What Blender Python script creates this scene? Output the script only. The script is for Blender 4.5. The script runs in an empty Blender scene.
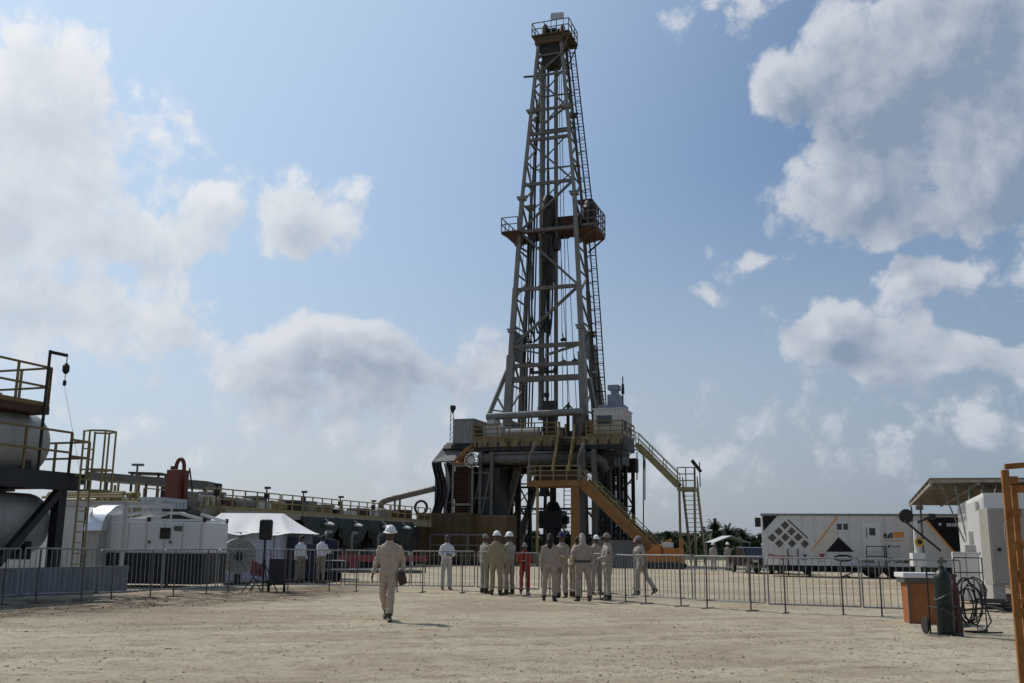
import bpy, bmesh, math, random
from mathutils import Vector, Matrix, noise
R = math.radians
V = Vector
random.seed(11)
scene = bpy.context.scene
COL = scene.collection

# ------------------------------------------------------------------ camera
W_, H_, F_ = 1024, 683, 1000.0
PITCH, ROLL, CAMZ = R(11.56), 0.011, 1.44
cp, sp_ = math.cos(PITCH), math.sin(PITCH)
FWD, UP0, RT0 = V((0, cp, sp_)), V((0, -sp_, cp)), V((1, 0, 0))
RT = RT0 * math.cos(ROLL) + UP0 * math.sin(ROLL)
UP = UP0 * math.cos(ROLL) - RT0 * math.sin(ROLL)
CAM = V((0, 0, CAMZ))
def ray(px, py):
    return (FWD + RT * ((px - W_ / 2) / F_) + UP * ((H_ / 2 - py) / F_)).normalized()
def at(px, py, Y):
    d = ray(px, py)
    return CAM + d * (Y / d.y)
def onground(px, py):
    d = ray(px, py)
    return CAM + d * (-CAMZ / d.z)
cd = bpy.data.cameras.new('camera')
cam = bpy.data.objects.new('camera', cd)
COL.objects.link(cam)
cd.sensor_fit = 'HORIZONTAL'; cd.sensor_width = 36; cd.lens = 36 * F_ / W_
cd.clip_start = .1; cd.clip_end = 6000
m3 = Matrix((RT, UP, -FWD)).transposed()
cam.matrix_world = Matrix.Translation(CAM) @ m3.to_4x4()
scene.camera = cam

# ------------------------------------------------------------------ materials
def _n(nt, t, **kw):
    n = nt.nodes.new(t)
    for k, v in kw.items(): setattr(n, k, v)
    return n
MATS = {}
def mat(name, col, rough=.6, metal=0., var=.18, scale=2.5, dirt=0., dirtcol=(.12, .09, .06), dscale=3., bump=.0, bscale=60., spec=.4,
        streak=0., ribs=None, ribdepth=.5):
    if name in MATS: return MATS[name]
    m = bpy.data.materials.new(name); m.use_nodes = True
    nt = m.node_tree; L = nt.links
    b = nt.nodes['Principled BSDF']
    b.inputs['Roughness'].default_value = rough; b.inputs['Metallic'].default_value = metal
    b.inputs['Specular IOR Level'].default_value = spec
    tc = _n(nt, 'ShaderNodeTexCoord')
    nz = _n(nt, 'ShaderNodeTexNoise'); nz.inputs['Scale'].default_value = scale; nz.inputs['Detail'].default_value = 6; nz.inputs['Roughness'].default_value = .65
    L.new(tc.outputs['Object'], nz.inputs['Vector'])
    mx = _n(nt, 'ShaderNodeMix', data_type='RGBA')
    c = V(col)
    mx.inputs['A'].default_value = (*(c * (1 - var)), 1); mx.inputs['B'].default_value = (*[min(1, x) for x in c * (1 + var)], 1)
    mr = _n(nt, 'ShaderNodeMapRange'); mr.inputs['From Min'].default_value = .3; mr.inputs['From Max'].default_value = .7
    L.new(nz.outputs['Fac'], mr.inputs['Value']); L.new(mr.outputs['Result'], mx.inputs['Factor'])
    out = mx.outputs['Result']
    if dirt > 0:
        n2 = _n(nt, 'ShaderNodeTexNoise'); n2.inputs['Scale'].default_value = dscale; n2.inputs['Detail'].default_value = 8; n2.inputs['Roughness'].default_value = .7
        if streak:
            mp = _n(nt, 'ShaderNodeMapping'); mp.inputs['Scale'].default_value = (3, 3, streak)
            L.new(tc.outputs['Object'], mp.inputs['Vector']); L.new(mp.outputs['Vector'], n2.inputs['Vector'])
        else:
            L.new(tc.outputs['Object'], n2.inputs['Vector'])
        r2 = _n(nt, 'ShaderNodeMapRange'); r2.inputs['From Min'].default_value = .62 - dirt * .3; r2.inputs['From Max'].default_value = .78 - dirt * .2
        L.new(n2.outputs['Fac'], r2.inputs['Value'])
        m2 = _n(nt, 'ShaderNodeMix', data_type='RGBA'); m2.inputs['B'].default_value = (*dirtcol, 1)
        sc = _n(nt, 'ShaderNodeMath', operation='MULTIPLY'); sc.inputs[1].default_value = min(1, .45 + dirt)
        L.new(r2.outputs['Result'], sc.inputs[0]); L.new(sc.outputs[0], m2.inputs['Factor']); L.new(out, m2.inputs['A'])
        out = m2.outputs['Result']
        rr = _n(nt, 'ShaderNodeMapRange'); rr.inputs['To Min'].default_value = rough; rr.inputs['To Max'].default_value = min(1, rough + .25)
        L.new(sc.outputs[0], rr.inputs['Value']); L.new(rr.outputs['Result'], b.inputs['Roughness'])
    L.new(out, b.inputs['Base Color'])
    hsrc = None
    if bump > 0:
        n3 = _n(nt, 'ShaderNodeTexNoise'); n3.inputs['Scale'].default_value = bscale; n3.inputs['Detail'].default_value = 5
        L.new(tc.outputs['Object'], n3.inputs['Vector'])
        bp = _n(nt, 'ShaderNodeBump'); bp.inputs['Strength'].default_value = bump; bp.inputs['Distance'].default_value = .02
        L.new(n3.outputs['Fac'], bp.inputs['Height']); L.new(bp.outputs['Normal'], b.inputs['Normal'])
    if name: MATS[name] = m
    return m

# ------------------------------------------------------------------ mesh builder
class MB:
    def __init__(s): s.v, s.f, s.m = [], [], []
    def add(s, vs, fs, mi=0):
        o = len(s.v); s.v += [tuple(x) for x in vs]
        s.f += [tuple(i + o for i in f) for f in fs]; s.m += [mi] * len(fs)
        return s
    def box(s, c, d, mi=0, M=None):
        c = V(c); h = V(d) / 2
        vs = [c + V((x * h.x, y * h.y, z * h.z)) for x in (-1, 1) for y in (-1, 1) for z in (-1, 1)]
        if M is not None: vs = [M @ v for v in vs]
        return s.add(vs, [(0, 1, 3, 2), (4, 6, 7, 5), (0, 4, 5, 1), (2, 3, 7, 6), (0, 2, 6, 4), (1, 5, 7, 3)], mi)
    def b2(s, lo, hi, mi=0):
        lo, hi = V(lo), V(hi)
        return s.box((lo + hi) / 2, hi - lo, mi)
    def bar(s, p, q, w, h=None, mi=0, up=(0, 0, 1)):
        p, q = V(p), V(q); h = h or w; d = (q - p)
        if d.length < 1e-6: return s
        d = d.normalized(); u = V(up)
        if abs(d.dot(u)) > .98: u = V((0, 1, 0))
        x = d.cross(u).normalized() * (w / 2); y = x.cross(d).normalized() * (h / 2)
        vs = [e + x * i + y * j for e in (p, q) for i, j in ((-1, -1), (1, -1), (1, 1), (-1, 1))]
        return s.add(vs, [(3, 2, 1, 0), (4, 5, 6, 7), (0, 1, 5, 4), (1, 2, 6, 5), (2, 3, 7, 6), (3, 0, 4, 7)], mi)
    def tube(s, pts, r, n=8, mi=0, closed=False, cap=True):
        pts = [V(p) for p in pts]; k = len(pts)
        rs = r if isinstance(r, (list, tuple)) else [r] * k
        vs = []; nrm = None
        for i, p in enumerate(pts):
            if closed: t = pts[(i + 1) % k] - pts[i - 1]
            else: t = pts[min(i + 1, k - 1)] - pts[max(i - 1, 0)]
            if t.length < 1e-9: t = V((0, 0, 1))
            t.normalize()
            if nrm is None:
                a = V((0, 0, 1)) if abs(t.z) < .9 else V((1, 0, 0))
                nrm = t.cross(a).normalized()
            else:
                nrm = (nrm - t * nrm.dot(t))
                nrm = nrm.normalized() if nrm.length > 1e-6 else t.orthogonal().normalized()
            bn = t.cross(nrm)
            for j in range(n):
                a = 2 * math.pi * j / n
                vs.append(p + (nrm * math.cos(a) + bn * math.sin(a)) * rs[i])
        fs = []
        for i in range(k if closed else k - 1):
            i2 = (i + 1) % k
            for j in range(n):
                j2 = (j + 1) % n
                fs.append((i * n + j, i * n + j2, i2 * n + j2, i2 * n + j))
        if cap and not closed:
            fs.append(tuple(range(n - 1, -1, -1))); fs.append(tuple((k - 1) * n + j for j in range(n)))
        return s.add(vs, fs, mi)
    def lathe(s, prof, n=20, M=None, mi=0):
        M = M or Matrix(); vs, fs = [], []
        for r, z in prof:
            for j in range(n):
                a = 2 * math.pi * j / n
                vs.append(M @ V((r * math.cos(a), r * math.sin(a), z)))
        k = len(prof)
        for i in range(k - 1):
            for j in range(n):
                j2 = (j + 1) % n
                fs.append((i * n + j, i * n + j2, (i + 1) * n + j2, (i + 1) * n + j))
        fs.append(tuple(range(n - 1, -1, -1))); fs.append(tuple((k - 1) * n + j for j in range(n)))
        return s.add(vs, fs, mi)
    def prism(s, poly, ext, mi=0):
        poly = [V(p) for p in poly]; e = V(ext); n = len(poly)
        vs = poly + [p + e for p in poly]
        fs = [tuple(range(n - 1, -1, -1)), tuple(range(n, 2 * n))] + [(i, (i + 1) % n, n + (i + 1) % n, n + i) for i in range(n)]
        return s.add(vs, fs, mi)
    def build(s, name, ms, parent=None, smooth=False, bevel=0., ang=35):
        me = bpy.data.meshes.new(name); me.from_pydata(s.v, [], s.f)
        if not isinstance(ms, (list, tuple)): ms = [ms]
        for m in ms: me.materials.append(m)
        if len(ms) > 1: me.polygons.foreach_set('material_index', s.m)
        bm = bmesh.new(); bm.from_mesh(me); bmesh.ops.recalc_face_normals(bm, faces=bm.faces); bm.to_mesh(me); bm.free()
        if smooth:
            me.polygons.foreach_set('use_smooth', [True] * len(me.polygons)); me.set_sharp_from_angle(angle=R(ang))
        me.update()
        o = bpy.data.objects.new(name, me); COL.objects.link(o)
        if parent: o.parent = parent
        if bevel:
            b = o.modifiers.new('bevel', 'BEVEL'); b.width = bevel; b.segments = 2; b.limit_method = 'ANGLE'
        return o
    def build_each(s, name, ms, parent=None, **k):
        par = list(range(len(s.v)))
        def find(i):
            while par[i] != i: par[i] = par[par[i]]; i = par[i]
            return i
        for f in s.f:
            a = find(f[0])
            for j in f[1:]: par[find(j)] = a
        grp = {}
        for f in s.f: grp.setdefault(find(f[0]), []).append(f)
        for fs in grp.values():
            ids = sorted({i for f in fs for i in f}); mp_ = {i: n for n, i in enumerate(ids)}
            MB().add([s.v[i] for i in ids], [tuple(mp_[i] for i in f) for f in fs]).build(name, ms, parent, **k)
def tag(o, label=None, cat=None, group=None, kind=None):
    if label: o['label'] = label
    if cat: o['category'] = cat
    if group: o['group'] = group
    if kind: o['kind'] = kind
    return o
def thing(name, label, cat, loc=(0, 0, 0), rz=0., group=None):
    o = bpy.data.objects.new(name, None); COL.objects.link(o)
    o.location = loc; o.rotation_euler = (0, 0, rz); o.empty_display_size = .2
    return tag(o, label, cat, group)
def kids(o): return [c for c in ALLKIDS(o)]
def ALLKIDS(o): return [x for x in bpy.data.objects if x.parent == o]
def copy_tree(o, parent=None):
    c = o.copy(); COL.objects.link(c); c.parent = parent
    for ch in ALLKIDS(o): copy_tree(ch, c)
    return c
def text(name, s, size, m, parent, loc, rot=(R(90), 0, 0), ext=.004, bold=0., shear=0., align='LEFT'):
    cu = bpy.data.curves.new(name, 'FONT'); cu.body = s; cu.size = size; cu.extrude = ext; cu.offset = bold; cu.shear = shear; cu.align_x = align
    cu.materials.append(m)
    tmp = bpy.data.objects.new('tmp', cu); COL.objects.link(tmp)
    me = bpy.data.meshes.new_from_object(tmp.evaluated_get(bpy.context.evaluated_depsgraph_get()))
    bpy.data.objects.remove(tmp)
    o = bpy.data.objects.new(name, me); COL.objects.link(o); o.parent = parent; o.location = loc; o.rotation_euler = rot
    return o
YAW = R(-19.3)                      # the yard's own grid: everything but the trailer runs along it
MYAW = Matrix.Rotation(YAW, 4, 'Z')

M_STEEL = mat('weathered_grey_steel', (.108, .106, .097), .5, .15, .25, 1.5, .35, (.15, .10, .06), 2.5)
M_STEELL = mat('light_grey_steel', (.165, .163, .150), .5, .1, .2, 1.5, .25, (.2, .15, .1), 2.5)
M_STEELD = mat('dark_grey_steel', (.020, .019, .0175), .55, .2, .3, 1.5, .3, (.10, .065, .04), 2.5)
M_BLACK = mat('black_paint', (.015, .015, .016), .5, 0, .3, 3)
M_RUBBER = mat('black_rubber', (.02, .02, .02), .8, 0, .3, 5)
M_YEL = mat('worn_yellow_paint', (.175, .125, .042), .55, 0, .2, 2, .35, (.18, .11, .05), 4)
M_YELP = mat('pale_yellow_paint', (.25, .205, .095), .55, 0, .2, 2, .3, (.25, .18, .1), 4)
M_OR = mat('orange_paint', (.38, .135, .022), .5, 0, .2, 2, .25, (.2, .09, .03), 3)
M_ORD = mat('deck_orange_paint', (.20, .098, .024), .55, 0, .22, 2, .3, (.15, .08, .03), 3)
M_RUST = mat('rusty_iron', (.070, .032, .020), .8, 0, .35, 4, .4, (.07, .035, .02), 6, bump=.2)
M_RUSTP = mat('rusted_orange_frame', (.30, .12, .026), .7, 0, .25, 6, .55, (.15, .06, .02), 9, bump=.2, bscale=90)
M_WHITE = mat('white_paint', (.64, .635, .62), .5, 0, .06, 1, .18, (.40, .36, .30), 1.2, streak=.5)
M_WHITEG = mat('off_white_paint', (.46, .455, .435), .5, 0, .08, 1, .25, (.33, .29, .24), 1.4, streak=.4)
M_CONT = mat('grey_blue_container_paint', (.37, .41, .45), .5, 0, .1, 1, .25, (.28, .25, .2), 1.5, streak=.4)
M_TANK = mat('tank_grey_paint', (.36, .355, .33), .45, 0, .12, 1, .3, (.22, .20, .17), 1.2, streak=.35)
M_GALV = mat('galvanised_tube', (.27, .27, .265), .5, .35, .25, 6, .3, (.2, .15, .1), 8)
M_GLASS = mat('dark_window_glass', (.02, .024, .03), .1, 0, .1, 2, spec=.8)
M_TARP = mat('dark_green_tarp', (.022, .034, .030), .5, 0, .4, 2, .2, (.06, .07, .06), 3)
M_CABLE = mat('wire_rope', (.09, .09, .085), .6, .3, .2, 4)
M_CONC = mat('concrete', (.33, .32, .30), .9, 0, .2, 3, .3, (.2, .17, .13), 3, bump=.3)
# ------------------------------------------------------------------ light
SUN = V((-1.07, .95, 1.55)).normalized()
sd = bpy.data.lights.new('sun', 'SUN'); sd.energy = 3.2; sd.angle = R(.6); sd.color = (1, .94, .84)
so = bpy.data.objects.new('sun', sd); COL.objects.link(so)
so.rotation_euler = (-SUN).to_track_quat('-Z', 'Y').to_euler()
sun_el = math.asin(SUN.z); sun_az = math.atan2(SUN.x, SUN.y)

w = bpy.data.worlds.new('World'); scene.world = w; w.use_nodes = True
nt = w.node_tree; nt.nodes.clear(); L = nt.links
def N(t, **k): return _n(nt, t, **k)
def mth(op, a, b=None, clamp=False):
    n = N('ShaderNodeMath', operation=op); n.use_clamp = clamp
    for i, x in enumerate((a, b)):
        if x is None: continue
        if isinstance(x, (int, float)): n.inputs[i].default_value = x
        else: L.new(x, n.inputs[i])
    return n.outputs[0]
def vec(op, a, b):
    n = N('ShaderNodeVectorMath', operation=op)
    for i, x in enumerate((a, b)):
        if x is None: continue
        if isinstance(x, (tuple, Vector)): n.inputs[i].default_value = x
        else: L.new(x, n.inputs[i])
    return n.outputs['Value'] if op == 'LENGTH' else n.outputs[0]
def rng(x, a, b, c=0., d=1., smooth=True):
    n = N('ShaderNodeMapRange'); n.interpolation_type = 'SMOOTHSTEP' if smooth else 'LINEAR'
    for k, q in zip(('From Min', 'From Max', 'To Min', 'To Max'), (a, b, c, d)): n.inputs[k].default_value = q
    L.new(x, n.inputs['Value']); return n.outputs['Result']
def mixc(f, a, b):
    n = N('ShaderNodeMix', data_type='RGBA')
    for k, x in (('Factor', f), ('A', a), ('B', b)):
        if isinstance(x, tuple): n.inputs[k].default_value = (*x, 1)
        elif isinstance(x, float): n.inputs[k].default_value = x
        else: L.new(x, n.inputs[k])
    return n.outputs['Result']
def mixf(f, a, b):
    n = N('ShaderNodeMix', data_type='FLOAT')
    L.new(f, n.inputs['Factor']); L.new(a, n.inputs['A']); L.new(b, n.inputs['B']); return n.outputs['Result']
SKY_STRENGTH = .09
sky = N('ShaderNodeTexSky'); sky.sky_type = 'NISHITA'; sky.sun_disc = False
sky.sun_elevation = sun_el; sky.sun_rotation = sun_az; sky.air_density = 1.0; sky.dust_density = 1.6; sky.ozone_density = 1.5; sky.altitude = 0
tc = N('ShaderNodeTexCoord')
D = tc.outputs['Generated']
sx = N('ShaderNodeSeparateXYZ'); L.new(D, sx.inputs[0])
az = mth('ARCTAN2', sx.outputs[0], sx.outputs[1])
el = mth('ARCSINE', sx.outputs[2])
cb = N('ShaderNodeCombineXYZ'); L.new(az, cb.inputs[0]); L.new(el, cb.inputs[1])
P0 = cb.outputs[0]
# clouds: (direction given by a pixel), radii in px, weight
BL = [(50, 125, 110, 85, 1.05), (15, 205, 130, 90, 1.0), (125, 140, 62, 50, .8), (120, 240, 95, 62, .85), (30, 300, 95, 60, .9), (285, 212, 76, 40, .95), (200, 225, 62, 36, .75), (95, 55, 45, 30, .5),
      (350, 362, 92, 42, 1.1), (450, 372, 82, 36, .85), (285, 385, 60, 38, .85), (380, 410, 130, 42, .55), (140, 378, 46, 18, .55), (180, 425, 130, 40, .42), (330, 425, 180, 46, .55), (600, 430, 120, 40, .45), (540, 470, 260, 42, .55), (330, 405, 150, 46, .75), (170, 330, 70, 50, .6),
      (785, 102, 44, 46, 1.15), (868, 110, 92, 82, 1.3), (960, 62, 105, 88, 1.3), (850, 186, 74, 44, 1.1), (985, 150, 100, 82, 1.25), (1080, 100, 130, 130, 1.3), (915, 205, 80, 36, 1.),
      (868, 340, 84, 44, 1.05), (935, 282, 56, 30, 1.0), (1000, 358, 60, 32, .85), (900, 372, 90, 30, .8), (930, 430, 150, 40, .42), (700, 15, 52, 26, .42), (740, 0, 50, 22, .42), (758, 257, 46, 15, .48), (728, 292, 24, 12, .45),
      (-150, 200, 220, 150, 1.1), (1250, 350, 180, 70, 1.0)]
cl = []
for px, py, rx, ry, wt in BL:
    d = ray(px, py); cl.append((math.atan2(d.x, d.y), math.asin(d.z), rx / 850, ry / 850, wt))
# a few out of the picture, for the light and for other views
for a_, e_, rx, ry, wt in ((-1.5, .5, .5, .25, 1.1), (1.5, .45, .5, .25, 1.1), (2.6, .6, .6, .3, 1.1), (-2.5, .4, .5, .25, 1.1), (.2, 1.0, .4, .12, .8)): cl.append((a_, e_, rx, ry, wt))
DIM = ['2D']
def noise_n(p, sc, det, rough, dist=0.):
    n = N('ShaderNodeTexNoise'); n.noise_dimensions = DIM[0]; n.inputs['Scale'].default_value = sc; n.inputs['Detail'].default_value = det; n.inputs['Roughness'].default_value = rough; n.inputs['Distortion'].default_value = dist
    L.new(p, n.inputs['Vector']); return n
def density(p):
    wn = noise_n(p, 7., 3, .55)
    wv = vec('MULTIPLY', vec('SUBTRACT', wn.outputs['Color'], (.5, .5, .5)), (.13, .10, 0))
    q = vec('ADD', p, wv)
    cur = None
    for a_, e_, rx, ry, wt in cl:
        t = vec('LENGTH', vec('MULTIPLY', vec('SUBTRACT', q, (a_, e_, 0)), (1 / rx, 1 / ry, 0)), None)
        t = mth('MULTIPLY', mth('SUBTRACT', 1.15, t), wt)
        if cur is None: cur = t
        else:
            n = N('ShaderNodeMath', operation='SMOOTH_MAX'); L.new(cur, n.inputs[0]); L.new(t, n.inputs[1]); n.inputs[2].default_value = .15; cur = n.outputs[0]
    vo = N('ShaderNodeTexVoronoi'); vo.voronoi_dimensions = '2D'; vo.feature = 'F1'; vo.inputs['Scale'].default_value = 15.; vo.inputs['Detail'].default_value = 4.; vo.inputs['Roughness'].default_value = .6
    L.new(vec('ADD', p, vec('MULTIPLY', wv, (.35, .35, 0))), vo.inputs['Vector'])
    pf = mth('SUBTRACT', .52, vo.outputs['Distance'])
    fb = noise_n(p, 13., 9, .62, .4)
    f2 = mth('SUBTRACT', fb.outputs['Fac'], .5)
    tot = mth('ADD', mth('ADD', cur, mth('MULTIPLY', pf, .55)), mth('MULTIPLY', f2, .95))
    return tot, cur, f2
tot, base, fbm = density(P0)
tot2, base2, _ = density(vec('ADD', P0, (-.016, .020, 0)))
dp = N('ShaderNodeVectorMath', operation='DOT_PRODUCT'); L.new(D, dp.inputs[0]); dp.inputs[1].default_value = SUN
sund = dp.outputs['Value']
elm = rng(el, .0, .12)
near = rng(sund, .52, .90)
crisp = mth('MULTIPLY', mth('MULTIPLY', mth('SUBTRACT', 1.0, near), .9), rng(base, .15, .55))
alpha = mth('MULTIPLY', mth('MULTIPLY', mixf(crisp, rng(tot, -.06, .45), rng(tot, -.05, .30)), rng(base, -.05, .22)), mth('ADD', .40, mth('MULTIPLY', elm, .55)))
relief = mth('SUBTRACT', tot, tot2)                       # >0 where it thins out toward the sun: lit rim
thick = rng(mth('ADD', mth('MULTIPLY', base, .70), mth('MULTIPLY', tot, .30)), .20, 1.0)
lit = mth('ADD', mth('SUBTRACT', .80, mth('MULTIPLY', thick, .66)), mth('MULTIPLY', relief, .72), True)
cdark = mixc(near, (.25, .32, .43), (.62, .67, .74))
clite = mixc(near, (.60, .635, .70), (.86, .88, .91))
ccol = mixc(lit, cdark, clite)
skc = vec('MULTIPLY', sky.outputs[0], tuple(SKY_STRENGTH * x for x in (.93, 1.03, 1.10)))
# thin humid haze low over the horizon, part of the sky itself
hz = rng(el, -.02, .40, .80, .0)
hcol = mixc(rng(sund, .15, .62), (.27, .33, .425), (.50, .535, .60))
skyh = mixc(hz, skc, hcol)
# brighter veil towards the sun
skyv = mixc(mth('MULTIPLY', rng(sund, .50, .95), .62), skyh, (.60, .78, .98))
fin = mixc(alpha, skyv, ccol)
bg = N('ShaderNodeBackground'); L.new(fin, bg.inputs['Color']); bg.inputs['Strength'].default_value = 1.0
wo = N('ShaderNodeOutputWorld'); L.new(bg.outputs[0], wo.inputs['Surface'])
w.cycles.sampling_method = 'MANUAL'; w.cycles.sample_map_resolution = 512
scene.view_settings.view_transform = 'Standard'; scene.view_settings.look = 'None'
scene.view_settings.exposure = 0.0; scene.view_settings.gamma = 1; scene.view_settings.use_curve_mapping = False
scene.cycles.use_adaptive_sampling = True; scene.cycles.adaptive_threshold = .015; scene.cycles.adaptive_min_samples = 12; scene.cycles.use_denoising = True
scene.cycles.max_bounces = 5; scene.cycles.diffuse_bounces = 3; scene.cycles.glossy_bounces = 2; scene.cycles.transparent_max_bounces = 6

# ------------------------------------------------------------------ ground
def ground_h(x, y):
    d = math.hypot(x, y)
    k = 1.0 if d < 34 else max(0., 1 - (d - 34) / 20)
    if k <= 0: return 0.
    h = noise.fractal(V((x * .55, y * .55, 1.3)), 1.0, 2.0, 5) * .016 + noise.noise(V((x * 2.6, y * 2.6, 7))) * .016 + noise.noise(V((x * 7, y * 7, 3))) * .010
    # soft wheel ruts sweeping in from the lower left
    for off_, amp in ((0, .03), (1.8, .03), (4.9, .022), (6.6, .022)):
        c = x * .30 + 15.2 + off_ * .8 + .9 * math.sin(x * .12)
        h -= amp * math.exp(-((y - c) / .30) ** 2) * (.6 + .4 * noise.noise(V((x * .5, off_, 0))))
    return h * k
mb = MB()
angs = []
a = -180.
while a < 180 - 1e-6:
    angs.append(a)
    a += .2 if abs(a) < 38 else (4. if abs(a) > 60 else 1.)
rad = [.0]
r = 1.5
while r < 5200:
    rad.append(r)
    r *= 1.12 if r < 8 else (1.0085 if r < 36 else (1.05 if r < 120 else 1.25))
na = len(angs)
vs = [(0, 0, 0)]
for r in rad[1:]:
    for a in angs:
        x, y = r * math.sin(R(a)), r * math.cos(R(a))
        vs.append((x, y, ground_h(x, y) if r > 3 else 0.))
fs = [(0, 1 + j, 1 + (j + 1) % na) for j in range(na)]
for i in range(len(rad) - 2):
    o1, o2 = 1 + i * na, 1 + (i + 1) * na
    for j in range(na):
        j2 = (j + 1) % na
        fs.append((o1 + j, o2 + j, o2 + j2, o1 + j2))
mb.add(vs, fs)
DIM[0] = '3D'
gm = bpy.data.materials.new('packed_dusty_ground'); gm.use_nodes = True
nt = gm.node_tree; L = nt.links; gb = nt.nodes['Principled BSDF']; gb.inputs['Roughness'].default_value = .95; gb.inputs['Specular IOR Level'].default_value = .15
geo = N('ShaderNodeNewGeometry'); GP = geo.outputs['Position']
sg0 = N('ShaderNodeSeparateXYZ'); L.new(GP, sg0.inputs[0])
n1 = noise_n(GP, .22, 6, .6, .5); n2 = noise_n(GP, 1.6, 8, .68, .3); n3 = noise_n(GP, 14., 6, .7); n4 = noise_n(GP, 55., 3, .6)
c = mixc(rng(n1.outputs['Fac'], .32, .68), (.335, .277, .192), (.485, .418, .305))
c = mixc(mth('MULTIPLY', rng(n2.outputs['Fac'], .46, .72), .62), c, (.275, .215, .155))
# drag marks: noise stretched along the direction the lorries take
mp = N('ShaderNodeMapping'); mp.inputs['Rotation'].default_value = (0, 0, R(-20)); mp.inputs['Scale'].default_value = (.22, 1.5, 1)
L.new(GP, mp.inputs['Vector']); n5 = noise_n(mp.outputs[0], 1.0, 6, .65, .2)
c = mixc(mth('MULTIPLY', rng(n5.outputs['Fac'], .50, .72), .30), c, (.52, .46, .37))
mp7 = N('ShaderNodeMapping'); mp7.inputs['Rotation'].default_value = (0, 0, R(-17)); mp7.inputs['Scale'].default_value = (.07, .36, 1)
L.new(GP, mp7.inputs['Vector']); n7 = noise_n(mp7.outputs[0], 1.0, 4, .55, .6)
c = mixc(mth('MULTIPLY', rng(n7.outputs['Fac'], .50, .66), .34), c, (.50, .445, .35))
c = mixc(mth('MULTIPLY', rng(n7.outputs['Fac'], .47, .34), .32), c, (.23, .19, .135))
trk = None                                              # wheel tracks: pale pressed lanes with darker loose edges
tx, ty = sg0.outputs[0], sg0.outputs[1]
cy = mth('ADD', mth('ADD', mth('MULTIPLY', tx, .30), 15.2), mth('MULTIPLY', mth('SINE', mth('MULTIPLY', tx, .12)), .9))
dist = mth('ADD', mth('SUBTRACT', ty, cy), mth('MULTIPLY', mth('SUBTRACT', n1.outputs['Fac'], .5), .5))
for o_ in (0, 1.44, 3.92, 5.28, -3.6, -5.1):
    ad = mth('ABSOLUTE', mth('SUBTRACT', dist, o_))
    c = mixc(mth('MULTIPLY', mth('MULTIPLY', rng(ad, .36, .12), rng(n2.outputs['Fac'], .30, .60)), .50), c, (.55, .485, .365))
    c = mixc(mth('MULTIPLY', mth('MULTIPLY', rng(mth('ABSOLUTE', mth('SUBTRACT', ad, .42)), .16, .02), rng(n2.outputs['Fac'], .42, .62)), .42), c, (.22, .175, .12))
n6 = noise_n(GP, 5., 7, .72, .3)
c = mixc(mth('MULTIPLY', rng(n6.outputs['Fac'], .47, .68), .62), c, (.245, .20, .145))  # dark flecks: shade of small backlit relief, painted into the colour
c = mixc(mth('MULTIPLY', rng(n5.outputs['Fac'], .48, .32), .30), c, (.26, .21, .155))
# gravel
vo = N('ShaderNodeTexVoronoi'); vo.inputs['Scale'].default_value = 16.; L.new(GP, vo.inputs['Vector'])
pk = mth('MULTIPLY', rng(vo.outputs['Distance'], .34, .20), rng(n2.outputs['Fac'], .45, .6))
c = mixc(mth('MULTIPLY', pk, .55), c, vo.outputs['Color'] if False else (.22, .18, .14))
c = mixc(mth('MULTIPLY', rng(n3.outputs['Fac'], .50, .72), .55), c, (.185, .148, .105))
c = mixc(mth('MULTIPLY', rng(n4.outputs['Fac'], .55, .8), .40), c, (.62, .56, .47))
# damp brown soil left along the barrier on the left
sg = N('ShaderNodeSeparateXYZ'); L.new(GP, sg.inputs[0])
dd = mth('SUBTRACT', sg.outputs[1], mth('ADD', mth('MULTIPLY', sg.outputs[0], 1.97), 46.2))      # line x,y along the fence
nd = mth('ADD', dd, mth('MULTIPLY', mth('SUBTRACT', n1.outputs['Fac'], .5), 6.))
soil = mth('MULTIPLY', mth('MULTIPLY', rng(nd, -11., -6.), rng(nd, 6., 2.)), rng(sg.outputs[0], -3.6, -6.0))
c = mixc(mth('MULTIPLY', mth('MULTIPLY', soil, rng(n2.outputs['Fac'], .30, .58)), .85), c, (.10, .072, .05))
# green scrub land beyond the yard
far = rng(mth('ADD', sg.outputs[1], mth('MULTIPLY', n1.outputs['Fac'], 14.)), 128., 136.)
c = mixc(far, c, (.055, .075, .03))
L.new(c, gb.inputs['Base Color'])
hh = mth('ADD', mth('ADD', mth('MULTIPLY', n2.outputs['Fac'], .5), mth('MULTIPLY', n3.outputs['Fac'], .35)), mth('ADD', mth('MULTIPLY', n4.outputs['Fac'], .12), mth('MULTIPLY', pk, .25)))
bp = N('ShaderNodeBump'); bp.inputs['Strength'].default_value = 1.; bp.inputs['Distance'].default_value = .10
L.new(hh, bp.inputs['Height']); L.new(bp.outputs[0], gb.inputs['Normal'])
g = mb.build('ground', gm, smooth=True, ang=180); tag(g, kind='structure')

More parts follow.
